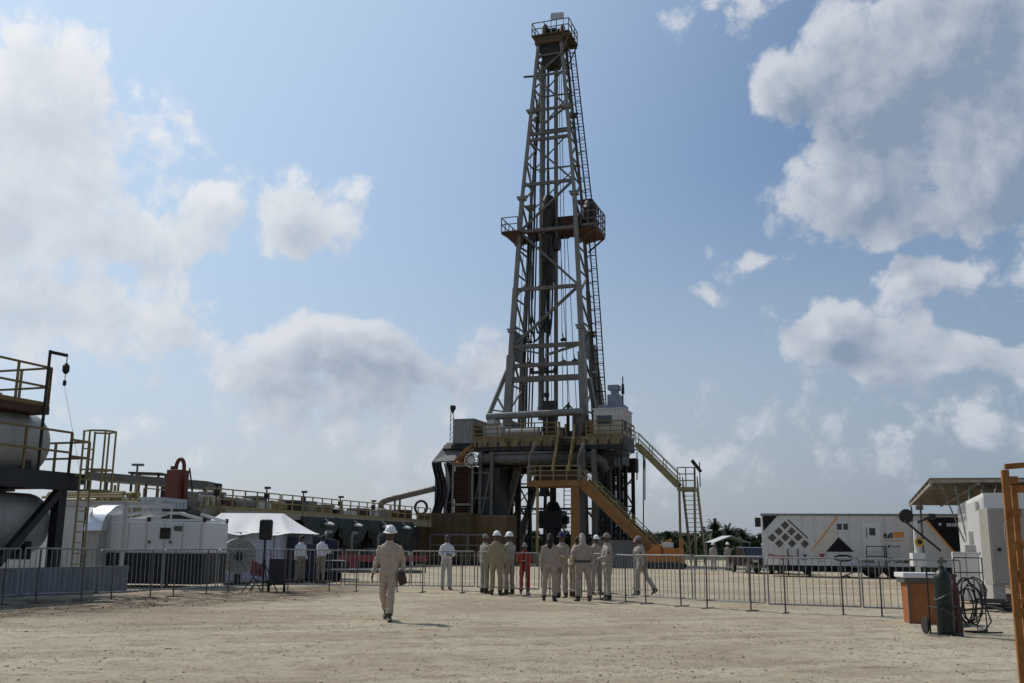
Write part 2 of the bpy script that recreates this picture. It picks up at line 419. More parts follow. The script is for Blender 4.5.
# loose stones and clods
mb = MB(); rs = random.Random(5)
ico = []
bm = bmesh.new(); bmesh.ops.create_icosphere(bm, subdivisions=1, radius=1); icv = [v.co.copy() for v in bm.verts]; icf = [tuple(v.index for v in f.verts) for f in bm.faces]; bm.free()
k = 0
while k < 8000:
    Y = 9.5 + 22 * rs.random() ** 1.6; X = (rs.random() * 1.3 - .65) * Y
    d = noise.noise(V((X * .35, Y * .35, 4))) + .35 * noise.noise(V((X * 1.3, Y * 1.3, 9)))
    bank = -8 < (Y - (X * 1.97 + 46.2)) < -.5 and X < -4.5
    if d < .10 and not bank and rs.random() > .20: continue
    s = .005 + .020 * rs.random() ** 4 + (.022 * rs.random() ** 3 if bank else 0)
    rot = Matrix.Rotation(rs.random() * 6.3, 3, 'Z') @ Matrix.Diagonal((1, .6 + .5 * rs.random(), .45 + .3 * rs.random()))
    c0 = V((X, Y, ground_h(X, Y) + s * .22)); j = rs.random() * 50
    mb.add([c0 + rot @ (p * (1 + .35 * noise.noise(p * 1.7 + V((j, 0, 0))))) * s for p in icv], icf, (0 if rs.random() < .75 else 1) if not bank else rs.choice((0, 1, 2, 2))); k += 1
st = mb.build('gravel', [mat('beige_stone', (.48, .40, .30), .95, var=.3, scale=3, spec=.05), mat('brown_stone', (.30, .235, .165), .95, var=.3, scale=3, spec=.05), mat('soil_clod', (.15, .11, .075), .95, var=.3, scale=3, spec=.05)])
tag(st, 'scattered pebbles and clods on the dusty yard ground', 'gravel', kind='stuff')

# ------------------------------------------------------------------ vegetation beyond the yard
M_BARK = mat('bark', (.10, .08, .06), .9, var=.3, scale=6)
M_LF = [mat('leaf_%s' % n, c, .6, var=.35, scale=.9, spec=.25) for n, c in (('deep', (.022, .040, .016)), ('mid', (.036, .058, .020)), ('olive', (.052, .066, .024)))]
def leaf(mb, p, s, rs, mi):
    d = V((rs.gauss(0, 1), rs.gauss(0, 1), rs.gauss(0, .7))).normalized(); e = d.orthogonal().normalized()
    e = Matrix.Rotation(rs.random() * 6.3, 3, d) @ e
    f = d.cross(e)
    mb.add([p - e * s, p + f * s * .55, p + e * s, p - f * s * .55], [(0, 1, 2, 3)], mi)
def make_tree(h, spread, seed, label, name='broadleaf_tree'):
    rs = random.Random(seed)
    t = thing(name, label, 'tree', group='trees beyond the yard')
    tr = MB(); tr.tube([(0, 0, -.2), (.1, .05, h * .3), (.0, .1, h * .6), (.1, 0, h * .8)], [.22, .17, .1, .05], 8)
    cr = MB()
    for i in range(12):
        a = rs.random() * 6.3; z = h * (.28 + .62 * rs.random()); rr = spread * (.25 + .6 * rs.random()) * (1.1 - .6 * abs(z / h - .5))
        c = V((math.cos(a) * rr, math.sin(a) * rr, z))
        tr.tube([(0, .05, max(h * .2, z - h * .25)), c * .5 + V((0, 0, z * .42)), c], [.09, .06, .02], 5)
        cs = spread * (.32 + .25 * rs.random())
        for k in range(210):
            v = V((rs.gauss(0, 1), rs.gauss(0, 1), rs.gauss(0, .75))); v = v.normalized() * (rs.random() ** .45) * cs
            leaf(cr, c + v, .14 + .16 * rs.random(), rs, rs.choice((0, 0, 1, 1, 2)))
    tr.build('trunk', M_BARK, t); cr.build('crown', M_LF, t)
    return t
def make_palm(h, seed, label):
    rs = random.Random(seed)
    t = thing('palm_tree', label, 'palm tree', group='palms beyond the yard')
    tr = MB(); tr.tube([(0, 0, -.2), (.1, 0, h * .4), (.05, .05, h)], [.30, .24, .22], 9); tr.build('trunk', M_BARK, t)
    cr = MB()
    for i in range(46):
        a = rs.random() * 6.3; el0 = R(82 - 110 * (i / 46)) + rs.gauss(0, .1); Lf = 3.0 + rs.random() * .8
        p = V((0, 0, h)); d = V((math.cos(a) * math.cos(el0), math.sin(a) * math.cos(el0), math.sin(el0))); sd_ = d.cross(V((0, 0, 1))).normalized()
        pts = [p.copy()]
        for k in range(9):
            d = (d + V((0, 0, -.16))).normalized(); p = p + d * Lf / 9; pts.append(p.copy())
        cr.tube(pts, [.04 - .0035 * k for k in range(10)], 4, 1)
        for k in range(1, 10):
            for s_ in (-1, 1):
                for q in (0, .25, .5, .75):
                    b0 = pts[k - 1].lerp(pts[k], q + .3); ll = .95 * (1 - .55 * abs(k / 10 - .4))
                    tip = b0 + sd_ * s_ * ll * .8 + (pts[k] - pts[k - 1]).normalized() * ll * .35 + V((0, 0, -ll * .45 * rs.random()))
                    wv_ = (pts[k] - pts[k - 1]).normalized() * .09
                    cr.add([b0 - wv_, b0 + wv_, tip], [(0, 1, 2)], rs.choice((0, 1, 1, 2)))
    cr.build('crown', M_LF, t)
    return t
rs = random.Random(3)
pt = [make_tree(6.2, 2.9, 1, 'rounded dense green tree in the far treeline'), make_tree(5.2, 2.6, 2, 'low bushy dark tree in the far treeline'), make_tree(7.2, 2.6, 4, 'taller loose green tree standing above the far treeline')]
first = [True] * 3
X = -34.
while X < 74:
    for row in range(2):
        k = rs.choice((0, 1, 1, 0, 2)) if row else rs.choice((0, 1, 1))
        o = pt[k] if first[k] else copy_tree(pt[k]); first[k] = False
        s = .60 + .26 * rs.random()
        o.location = (X + rs.uniform(-1, 1), 226 + row * 14 + rs.uniform(-4, 4), 0); o.rotation_euler = (0, 0, rs.random() * 6.3); o.scale = (s * 1.1, s * 1.1, s * (.9 + .25 * rs.random()))
    X += 2.9
pp = make_palm(6.0, 8, 'tall palm with spreading fronds above the treeline right of the yellow stairs')
pl = [(716, 200, .76), (728, 206, .69), (704, 215, .62), (745, 222, .62), (668, 214, .52), (640, 219, .50)]
lb = ['tallest palm with spreading fronds right of the yellow stairs', 'palm just right of the tallest palm, above the open shed', 'palm rising directly behind the yellow stair tower', 'palm showing between the open shed and the white trailer', 'short palm left of the yellow stair tower', 'short palm behind the orange machine under the rig stairs']
for i, (px, Y, s) in enumerate(pl):
    o = pp if i == 0 else copy_tree(pp)
    q = at(px, 550, Y); o.location = (q.x, Y, 0); o.scale = (s, s, s); o.rotation_euler = (0, 0, i * 1.7); o['label'] = lb[i]
# a distant wood that reads as one mass to both sides
mb = MB(); rs = random.Random(17)
for i in range(15000):
    X = rs.uniform(-330, 330); Y = 262 + rs.random() * 22
    h = 3.6 + 1.2 * noise.noise(V((X * .09, 0, 2))) + 1.2 * noise.noise(V((X * .4, 0, 5)))
    leaf(mb, V((X, Y, rs.random() ** .7 * max(2.2, h))), .55 + .4 * rs.random(), rs, rs.choice((0, 0, 1, 2)))
tag(mb.build('woods', M_LF), 'far dark green wood along the horizon', 'woods', kind='stuff')
mb = MB()
for i in range(9000):
    X = rs.uniform(-45, 85); Y = 212 + rs.random() * 12
    leaf(mb, V((X, Y, rs.random() * (1.5 + .9 * noise.noise(V((X * .3, Y * .2, 0)))))), .25 + .25 * rs.random(), rs, rs.choice((0, 1, 2)))
tag(mb.build('undergrowth', M_LF), 'low scrub growing along the foot of the treeline', 'undergrowth', kind='stuff')
# ------------------------------------------------------------------ the drilling rig
RY = 85.
RX = at(551, 470, RY).x
RIGM = Matrix.Translation((RX, RY, 0)) @ MYAW
RIGI = RIGM.inverted()
def rl(px, py, b):
    """point of the rig's own grid (a right, b away, z up) seen at a pixel, on the plane b"""
    o = RIGI @ CAM; d = RIGI.to_3x3() @ ray(px, py)
    return o + d * ((b - o.y) / d.y)
def interp(z, tab):
    for (z0, v0), (z1, v1) in zip(tab, tab[1:]):
        if z <= z1: return v0 + (v1 - v0) * (z - z0) / (z1 - z0)
    return tab[-1][1]
HW = [(10, 3.45), (20, 3.05), (31.7, 2.42), (47, 1.05)]
BF = [(10, -1.7), (20, -1.45), (47, -.75)]
BB = [(10, 2.0), (20, 1.75), (47, .9)]
def mp(sx_, back, z): return V((sx_ * interp(z, HW), interp(z, BB if back else BF), z))
def zy(py, b=-1.2): return rl(551, py, b).z
ZD = 10.0; ZT = zy(44, -.7)
rig = thing('drilling_rig', 'tall land drilling rig with grey mast standing on a high substructure', 'drilling rig', (RX, RY, 0), YAW)

# mast
mb = MB()
gl = [(52, .16), (72, .17), (107, .20), (131, .24), (137, .24), (182, .24), (229, .26), (288, .28), (346, .32), (365, .30), (379, .42)]
zs = [zy(p) for p, _ in gl]
for (p, wd), z in zip(gl, zs): mb.bar(mp(-1, 0, z), mp(1, 0, z), wd, wd * 1.1)
def dg(z0, z1, flip, wd=.16, back=0, t0=0., t1=1.):
    s = -1 if flip else 1
    A, B = mp(-s, back, z0), mp(s, back, z1)
    mb.bar(A.lerp(B, t0), A.lerp(B, t1), wd)
Z = dict(zip([p for p, _ in gl], zs))
dg(Z[72], Z[52], 0); dg(Z[107], Z[72], 1, t0=.0, t1=1.); dg(Z[131], Z[107], 0, t0=.35); dg(Z[182], Z[137], 1); dg(Z[229], Z[182], 0, .19)
dg(Z[288], Z[229], 1, .2); dg(Z[346], Z[288], 0, .22); dg(Z[365], Z[346], 0, .2, t0=.5); dg(Z[365], Z[346], 1, .14, t0=.6)
# lattice between the front and the back leg of each side, and across the back above the monkey board
zz = [10.4, 12.6, 15., 17.6, 20.2, 22.6, 24.8, 27., 29.2, 31.3, 33.4, 35.3, 37.2, 39., 40.7, 42.3, 43.8, 45.2, ZT]
for s in (-1, 1):
    for i, (z0, z1) in enumerate(zip(zz, zz[1:])):
        mb.bar(mp(s, 0, z1), mp(s, 1, z1), .12)
        A, B = (mp(s, 0, z0), mp(s, 1, z1)) if i % 2 else (mp(s, 1, z0), mp(s, 0, z1))
        mb.bar(A, B, .15)
for z0, z1 in ((31.3, 35.3), (35.3, 39.), (39., 42.3), (42.3, 45.2)):
    mb.bar(mp(-1, 1, z1), mp(1, 1, z1), .12)
    mb.bar(mp(-1, 1, z0), mp(1, 1, z1), .09)
mast = mb.build('mast', M_STEEL, rig)
for s in (-1, 1):
    for bk in (0, 1):
        l = MB()
        zl = [10.1, 13., 17.5, 19.6, 23.5, 28, 31.7, 36, 40, 44, ZT]
        for z0, z1 in zip(zl, zl[1:]):
            wd = (.62 if z1 < 18 else .42 if z1 < 24 else .34 if z1 < 34 else .27) * (.8 if bk else 1)
            l.bar(mp(s, bk, z0), mp(s, bk, z1), wd, wd, up=(0, 1, 0))
        for zf in (19.6, 31.7, 40):                      # section joints
            c = mp(s, bk, zf); l.box(c, (.7, .62, .16)); l.tube([c + V((-.5, 0, .25)), c + V((.5, 0, .25))], .09, 6)
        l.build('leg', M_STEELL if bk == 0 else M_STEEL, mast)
# gusset plates closing the lower part of each side
for s in (-1, 1):
    g = MB()
    for z0, z1 in ((10.2, 12.0), (17.2, 19.8)):
        A, B, C_, D_ = mp(s, 0, z0), mp(s, 1, z0), mp(s, 1, z1), mp(s, 0, z1)
        g.prism([A, B, C_, D_], (.05 * -s, 0, 0))
    g.build_each('gusset_plate', M_STEEL, mast)
# raising struts to both sides (A frame)
a = MB()
pA = rl(507, 371, -1.); qA = rl(488, 417, -2.); a.bar(pA, qA, .34)
a.bar(pA.lerp(qA, .55), mp(-1, 0, 12.2), .14); a.bar(pA.lerp(qA, .85), mp(-1, 0, 12.6), .12)
pB = rl(592, 345, 2.); qB = rl(603, 416, 3.4); a.bar(pB, qB, .5, .4)
pC = rl(589, 378, -.6); qC = rl(596, 415, .6); a.bar(pC, qC, .34)
a.bar(rl(596, 372, 2.2), rl(592, 372, 0), .2)
a.build_each('raising_strut', M_STEELL, mast)
# two pale pipes run up through the mast: guide rail and standpipe
g = MB(); q = rl(541, 420, .2); q2 = rl(541.5, 62, .2); g.tube([q, V((q.x * .98, .2, q2.z))], .26, 10)
for k in range(9): g.tube([V((q.x, .2, 13 + 3.6 * k)), V((q.x, .2, 13.18 + 3.6 * k))], .33, 10)
g.build('guide_rail', M_STEELL, mast, True)
g = MB(); q = rl(556, 420, .4); q2 = rl(555, 58, .4); g.tube([q, V((q.x * .8, .4, q2.z))], .19, 8); g.build('guide_rail', M_STEELL, mast, True)
g = MB(); q = rl(547, 420, .9); g.tube([q, V((q.x, .9, 46))], .11, 6); q = rl(532.5, 300, .8); g.tube([V((q.x, .8, 23)), V((q.x + .3, .8, 42))], .1, 6); g.build('standpipe', M_STEELD, mast, True)
# caged ladder on the right back leg
ld = MB()
def lp(t, dx=0., dy=0.):
    z = 10.3 + t * (ZT - 10.3); p = mp(1, 1, z); return V((p.x + .75 + dx - .25 * t, p.y + .15 + dy, z))
for dx, dy in ((-.25, 0), (.25, 0)): ld.tube([lp(i / 10, dx, dy) for i in range(11)], .045, 5)
for dx, dy in ((-.42, -.55), (0, -.8), (.42, -.55)): ld.tube([lp(i / 10, dx, dy) for i in range(11)], .035, 5)
for k in range(110): t = k / 110; ld.bar(lp(t, -.25), lp(t, .25), .035)
for k in range(30):
    t = (k + .5) / 30
    ld.tube([lp(t, -.28, 0), lp(t, -.42, -.55), lp(t, 0, -.8), lp(t, .42, -.55), lp(t, .28, 0)], .04, 5)
for k in range(13):
    t = (k + .4) / 13; ld.bar(lp(t, -.25), mp(1, 1, lp(t).z), .06)
ld.build('ladder', M_STEELD, mast)

# crown
def rails(mb, pts, h=1.1, r=.035, posts=None, mid=2, toe=0.):
    pts = [V(p) for p in pts]
    for p, q in zip(pts, pts[1:]):
        n = max(1, round((q - p).length / (posts or 1.6)))
        for i in range(n + 1):
            e = p.lerp(q, i / n); mb.bar(e, e + V((0, 0, h)), r * 2)
        for j in range(mid): hz_ = V((0, 0, h * (1 - j / mid))); mb.bar(p + hz_, q + hz_, r * 2)
        if toe: mb.bar(p + V((0, 0, toe / 2)), q + V((0, 0, toe / 2)), .02, toe)
cr = MB()
cr.b2((-1.35, -1.1, ZT), (1.3, 1.2, ZT + .7)); cr.b2((-1.6, -1.35, ZT + .7), (2.0, 1.7, ZT + .8))
cr.bar((1.3, -1.2, ZT + .5), (1.95, -1.2, ZT + .5), .22); cr.bar((1.3, 1.5, ZT + .5), (1.95, 1.5, ZT + .5), .22); cr.bar((1.2, 1.2, ZT - 1.4), (1.9, 1.5, ZT + .5), .12); cr.bar((1.2, -1., ZT - 1.4), (1.9, -1.2, ZT + .5), .12)
for k in range(5): cr.bar((1.3, -1.2 + .6 * k, ZT + .35), (1.95, -1.2 + .6 * k, ZT + .35), .1)
crown = cr.build('crown_platform', mat('brown_crown_steel', (.085, .062, .030), .6, .1, .3, 2, .4, (.03, .022, .014), 4), rig)
rr = MB(); rails(rr, [(-1.55, 1.6, ZT + .8), (-1.55, -1.3, ZT + .8), (1.95, -1.3, ZT + .8), (1.95, 1.6, ZT + .8), (-1.55, 1.6, ZT + .8)], 1.2, .035, 1.1); rr.build('railing', M_STEELL, crown)
sh = MB()
for k in range(4): sh.lathe([(.2, -.05), (.75, -.06), (.62, 0), (.75, .06), (.2, .05)], 18, Matrix.Translation((-.45 + .28 * k, 0, ZT + 1.15)) @ Matrix.Rotation(R(90), 4, 'Y'))
sh.b2((-.85, -.25, ZT + .8), (-.7, .25, ZT + 1.6)); sh.b2((.6, -.25, ZT + .8), (.75, .25, ZT + 1.7)); sh.lathe([(.3, 0), (.34, 1.0), (.2, 1.3)], 10, Matrix.Translation((-.55, -.5, ZT + .8))); sh.lathe([(.25, 0), (.25, .8), (.12, 1.1)], 10, Matrix.Translation((1.1, -.4, ZT + .8)))
sh.build('sheave_block', M_STEELD, crown, True)
pb = MB(); q = rl(551, 14.5, -1.0); q2 = rl(563.5, 13.5, -1.0)
pb.prism([q + V((0, 0, -.5)), q2 + V((0, 0, -.5)), q2 + V((0, 0, .15)), q + V((0, 0, .15))], (0, .04, 0))
pb.bar(V((q.x, -.97, ZT + .8)), q, .06); pb.bar(V((q2.x, -.97, ZT + .8)), q2, .06); pb.build('sign_board', M_CONT, crown)
ub = MB(); ub.prism([V((-1.2, -.7, ZT)), V((1.1, -.7, ZT)), V((.6, -.7, ZT - 2.)), V((-.6, -.7, ZT - 2.))], (0, 1.4, 0)); ub.bar(mp(-1, 0, zy(72)), mp(-1, 0, zy(72)) + V((-1.1, 0, .1)), .14); ub.build('crown_beam', M_STEELD, crown)

# monkey board at racking height
zm = zy(231, -1.6); zr = zy(229, 0)
mo = MB()
L0 = rl(503.5, 231, -1.8); mo.prism([V((L0.x, -2.4, zm)), V((-2.2, -2.4, zm)), V((-2.2, 1.6, zm)), V((L0.x, 1.6, zm))], (0, 0, .12))
mo.bar((L0.x, -2.3, zm), (-2.5, -2., zm - .9), .18); mo.bar((L0.x, 1.4, zm), (-2.5, 1.2, zm - .9), .18)
mo.b2((-2.4, -1.3, zm + .1), (2.5, -1.1, zm + .45)); mo.b2((.4, .6, zm + .5), (2.6, 2.2, zm + 2.0)); mo.b2((-2.3, 1.4, zm + .2), (1.2, 1.6, zm + 1.4))
for k in range(7): mo.bar((-2.1 + .6 * k, -1.2, zm + .3), (-2.1 + .6 * k, 1.6, zm + .3), .1)
mo.prism([V((2.2, -.8, zm - .05)), V((4.1, -.8, zm + .3)), V((4.1, 3., zm + .3)), V((2.2, 3., zm - .05))], (0, 0, .22))
mo.bar((4.1, -.6, zm + .3), (2.7, -.6, zm - 1.0), .14); mo.bar((4.1, 2.8, zm + .3), (2.7, 2.4, zm - 1.0), .14)
mo.b2((2.7, 1.2, zm + .6), (3.6, 2.6, zm + 1.9))
monkey = mo.build('monkey_board', M_RUST, rig)
rr = MB(); rails(rr, [(-2.4, -2.35, zm + .12), (L0.x, -2.35, zm + .12), (L0.x, 1.6, zm + .12)], 1.25, .035, 1.0)
rails(rr, [(2.9, -.75, zm + .45), (4.1, -.75, zm + .52), (4.1, 3., zm + .52), (3., 3., zm + .45)], 2.0, .045, .8, 3, .25); rr.build_each('railing', M_STEEL, monkey)
bb = MB(); bb.tube([V((3.3, .6, zm + 1.2)), V((3.35, .6, zm + 2.4)), V((3.3, .7, zm + 3.3))], [.5, .75, .35], 10); bb.build('tugger_drum', M_STEELD, monkey, True)

# travelling block and top drive hanging in the derrick
tb = MB(); ztb = zy(196, -.3)
q = rl(548.5, 210, -.3); ax = q.x
tb.tube([(ax, -.3, ztb), (ax, -.3, ztb - .5), (ax, -.3, ztb - 1.5), (ax, -.3, ztb - 3.2), (ax, -.3, ztb - 3.6)], [.4, .60, .66, .56, .3], 12)
tb.b2((ax - .45, -.7, ztb - 5.9), (ax + .5, .1, ztb - 3.5)); tb.b2((ax - .35, -.7, ztb - 7.6), (ax + .55, .1, ztb - 5.7)); tb.tube([(ax + .1, -.3, ztb - 7.5), (ax + .1, -.3, ztb - 8.6)], [.5, .28], 10)
tb.b2((ax + .55, -.6, ztb - 5.0), (ax + .95, .2, ztb - 4.0))
for s in (-.42, .42): tb.bar((ax + s, -.3, ztb - 3.6), (ax + s * .8, -.3, ztb - 8.0), .14)
bl = tb.build('travelling_block', M_STEELD, rig, True, .03)
hk = MB(); hk.tube([(ax, -.3, ztb - 8.4), (ax, -.3, ztb - 11.5)], .16, 8); hk.tube([(ax - .1, -.3, ztb - 11.3), (ax - .1, -.3, ztb - 12.4)], [.42, .3], 10); hk.build('elevator', M_STEELD, bl, True)
dl = MB(); dl.tube([(ax, -.3, ztb - 12), (ax, -.3, 10.2)], .09, 6); dl.lathe([(.25, 0), (.25, .35)], 10, Matrix.Translation((rl(546.5, 397, -.5).x, -.5, rl(546.5, 397, -.5).z))); dl.build('drill_pipe', M_STEELD, rig, True)
# hoses and lines
ho = MB()
def sag(p, q, low, n=18):
    p, q = V(p), V(q); out = []
    for i in range(n + 1):
        t = i / n; e = p.lerp(q, t); e.z = min(p.z, q.z) * 0 + (p.z * (1 - t) + q.z * t) - low * 4 * t * (1 - t); out.append(e)
    return out
for x0, x1, yb, wob in ((530.5, 541, 341, .0), (533, 544, 333, .3), (546, 551, 336, .1)):
    pts = [rl(x0 + 2, 236, -.9 + wob), rl(x0 - .6, 275, -.9 + wob), rl(x0 - 1, 315, -.9 + wob), rl((x0 * .7 + x1 * .3), yb - 5, -.9 + wob), rl((x0 + x1) / 2, yb, -.9 + wob), rl(x1, yb - 10, -.9 + wob), rl(x1 + 1.3, 300, -.9 + wob), rl(x1 + 2, 262, -.9 + wob)]
    # smooth
    sm = []
    for i in range(len(pts) - 1):
        p0, p1, p2, p3 = pts[max(0, i - 1)], pts[i], pts[i + 1], pts[min(len(pts) - 1, i + 2)]
        for t in (0, .25, .5, .75):
            sm.append(.5 * ((2 * p1) + (p2 - p0) * t + (2 * p0 - 5 * p1 + 4 * p2 - p3) * t * t + (3 * p1 - p0 - 3 * p2 + p3) * t ** 3))
    ho.tube(sm + [pts[-1]], .085, 6)
ho.build('kelly_hose', M_BLACK, rig, True)
wl = MB()
for px0, px1, py0, py1, b in ((559, 563, 60, 415, .2), (561, 568, 70, 415, -.6), (567, 577, 235, 415, -.2), (560, 570, 235, 415, .9), (545, 550, 50, 196, -.3), (547, 549, 50, 196, -.2), (549, 548, 50, 196, -.4), (524, 515, 240, 415, .3), (528, 521, 236, 415, -.4), (531, 527, 140, 415, .8), (546, 545, 262, 418, -.8), (550, 552, 262, 418, -.6), (535, 531, 60, 300, .9)):
    wl.tube([rl(px0, py0, b), rl(px1, py1, b)], .032, 5)
wl.build('wire_line', M_CABLE, rig)
rp = MB(); rs = random.Random(9)                              # stands of pipe racked against the monkey board
for k in range(4):
    px = 526 + 2.6 * k; q0 = rl(px - 4 + .4 * k, 417, .9 + .1 * (k % 3)); q1 = rl(px + 3, 214, .6)
    rp.tube([V((q0.x, q0.y, 10.02)), V(((q0.x + q1.x) / 2, .9, 20)), V((q1.x, .7, q1.z))], .07, 6)
rp.build('racked_pipe', M_STEELD, rig, True)
fl = MB()                                                  # floodlights inside the derrick
for px, py in ((529.5, 341), (563.5, 339), (529.5, 363), (563.5, 361), (575, 360)):
    q = rl(px, py, -1.1); fl.tube([q + V((0, 0, .12)), q + V((0, 0, -.05)), q + V((0, 0, -.16))], [.10, .30, .26], 10)
    fl.bar(q + V((0, 0, .1)), V((q.x, interp(q.z, BF), q.z + .5)), .05)
fl.build('floodlight', M_STEELD, rig, True)
jb = MB(); q = rl(545, 372, -1.6); jb.b2(q + V((-1.2, -.1, -.12)), q + V((1.0, .1, .12))); jb.bar(q, q + V((0, 0, 1.2)), .1)
for s in (-1.2, 0, .9): jb.lathe([(.18, 0), (.22, .3), (.1, .5)], 8, Matrix.Translation(q + V((s, 0, -.1))))
jb.build('stabbing_tool', M_STEELD, rig, True)

# rig floor
A0, A1, B0, B1 = -5.0, 7.4, -5.2, 4.6
fd = MB()
AW, BW = 5.75, -1.0                                     # the right wing carries the cabin only
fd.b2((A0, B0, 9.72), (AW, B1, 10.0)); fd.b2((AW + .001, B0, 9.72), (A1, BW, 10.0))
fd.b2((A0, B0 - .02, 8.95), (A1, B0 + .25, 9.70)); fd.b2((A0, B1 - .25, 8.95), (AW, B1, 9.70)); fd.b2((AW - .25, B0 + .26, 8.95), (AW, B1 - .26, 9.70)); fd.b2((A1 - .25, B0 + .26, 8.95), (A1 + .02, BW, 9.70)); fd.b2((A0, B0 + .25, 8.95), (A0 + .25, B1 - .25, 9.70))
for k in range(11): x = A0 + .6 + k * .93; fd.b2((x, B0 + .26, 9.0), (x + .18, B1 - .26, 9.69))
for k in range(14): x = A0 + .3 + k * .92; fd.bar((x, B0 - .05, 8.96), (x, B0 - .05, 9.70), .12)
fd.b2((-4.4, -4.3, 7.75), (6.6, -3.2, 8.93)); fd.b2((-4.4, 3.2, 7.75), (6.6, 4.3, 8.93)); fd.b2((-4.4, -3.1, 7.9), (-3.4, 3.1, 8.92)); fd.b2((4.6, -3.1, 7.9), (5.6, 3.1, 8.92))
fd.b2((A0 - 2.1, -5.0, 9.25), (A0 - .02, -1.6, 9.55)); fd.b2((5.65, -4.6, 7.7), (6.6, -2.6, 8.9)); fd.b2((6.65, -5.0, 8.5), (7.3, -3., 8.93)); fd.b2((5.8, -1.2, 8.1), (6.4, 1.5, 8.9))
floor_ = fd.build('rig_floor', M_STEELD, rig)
# rotary table underside, pipes slung below the floor
ud = MB()
ud.tube([(-4.6, -4.9, 8.35), (4.9, -4.9, 8.35)], .5, 12); ud.tube([(-3.6, -5.3, 8.75), (3.0, -5.3, 8.75)], .12, 6); ud.tube([(-1.2, 0, 9.7), (-1.2, 0, 7.4)], .9, 14); ud.tube([(4.9, -4.9, 8.35), (5.6, -4.6, 8.0), (5.9, -4., 7.4)], .45, 10)
for k in range(6): ud.bar((-4.2 + 1.6 * k, -5.35, 7.95), (-4.2 + 1.6 * k, -4.9, 9.3), .14)
ud.build('slung_pipe', M_STEEL, floor_, True)
gr = MB()
rails(gr, [(A0 - .1, B0, 10), (2.3, B0, 10)], 1.15, .04, 1.1, 3, .18); rails(gr, [(4.5, B0, 10), (A1, B0, 10)], 1.15, .04, 1.1, 3, .18); rails(gr, [(A1, B0, 10), (A1, BW, 10), (AW, BW, 10), (AW, B1, 10), (A0, B1, 10), (A0, B0, 10)], 1.15, .04, 1.4, 3, .18)
gr.build('floor_railing', M_YEL, floor_)
pw = MB(); pw.b2((A0, B0 - .055, 9.30), (A1, B0 - .025, 9.98)); pw.build('fascia_plate', mat('rust_stained_yellow', (.20, .155, .075), .6, 0, .3, 2, .6, (.06, .045, .03), 2.5, streak=.6), floor_)
# things standing on the floor: big grey pipe along the front, white drum, tongs
bp_ = MB(); q = rl(487, 417, -3.5); q2 = rl(582, 411.5, -3.5); bp_.tube([q, q2], .30, 10)
for k in range(4): e = q.lerp(q2, .1 + .27 * k); bp_.bar(V((e.x, e.y, 10)), e, .14)
bp_.build('catwalk_pipe', M_STEELL, rig, True)
eq = MB(); eq.b2((-4.6, -4.2, 10), (-3.0, -2.6, 11.2)); eq.tube([(-2.6, -4.0, 10.55), (.2, -4.0, 10.55)], .42, 12); eq.b2((-4.2, -4.4, 11.2), (-3.6, -3.8, 11.6)); eq.lathe([(.5, 0), (.6, .5), (.35, 1.0)], 12, Matrix.Translation((-4.0, -3.2, 11.0)))
eq.build('mud_bucket', M_WHITEG, rig, True)
eq = MB(); q = rl(550, 411, -3.); eq.b2((q.x - .5, -3.4, 10), (q.x + .5, -2.5, q.z + .8)); q = rl(568, 409, -3.)
eq.tube([(q.x, -3, 10), (q.x, -3, q.z + .2), (q.x + .1, -3, q.z + .6)], [.16, .12, .05], 8); eq.tube([(q.x, -3, q.z + .4), (q.x - .4, -3, q.z)], .07, 6); eq.tube([(q.x, -3, q.z + .4), (q.x + .35, -3, q.z + .05)], .07, 6)
rs = random.Random(2)
for k in range(26):
    x = rs.uniform(-.5, 4.6); b = rs.uniform(-4., 3.6); h = rs.uniform(.5, 2.0)
    e2 = MB()
    if rs.random() < .5: e2.b2((x, b, 10), (x + rs.uniform(.3, .9), b + rs.uniform(.3, .8), 10 + h)); nm = 'tool_box'
    else: e2.tube([(x, b, 10), (x + rs.uniform(-.2, .2), b, 10 + h)], rs.uniform(.06, .2), 8); nm = 'stand_pipe'
    e2.build(nm, rs.choice((M_STEELD, M_STEELD, M_STEEL, M_YEL)), rig, bevel=.02)
eq.build('iron_roughneck', M_STEELD, rig)
eq = MB()
for k in range(9): x = 1.5 + k * .5 + rs.uniform(-.15, .15); eq.tube([(x, -3.9, 10), (x + rs.uniform(-.3, .3), -3.6, 11.4 + rs.uniform(-.3, .3))], .09, 6)
eq.b2((4.6, -4.4, 10), (6.2, -3.2, 11.1)); eq.build('drilling_tools', M_ORD, rig)

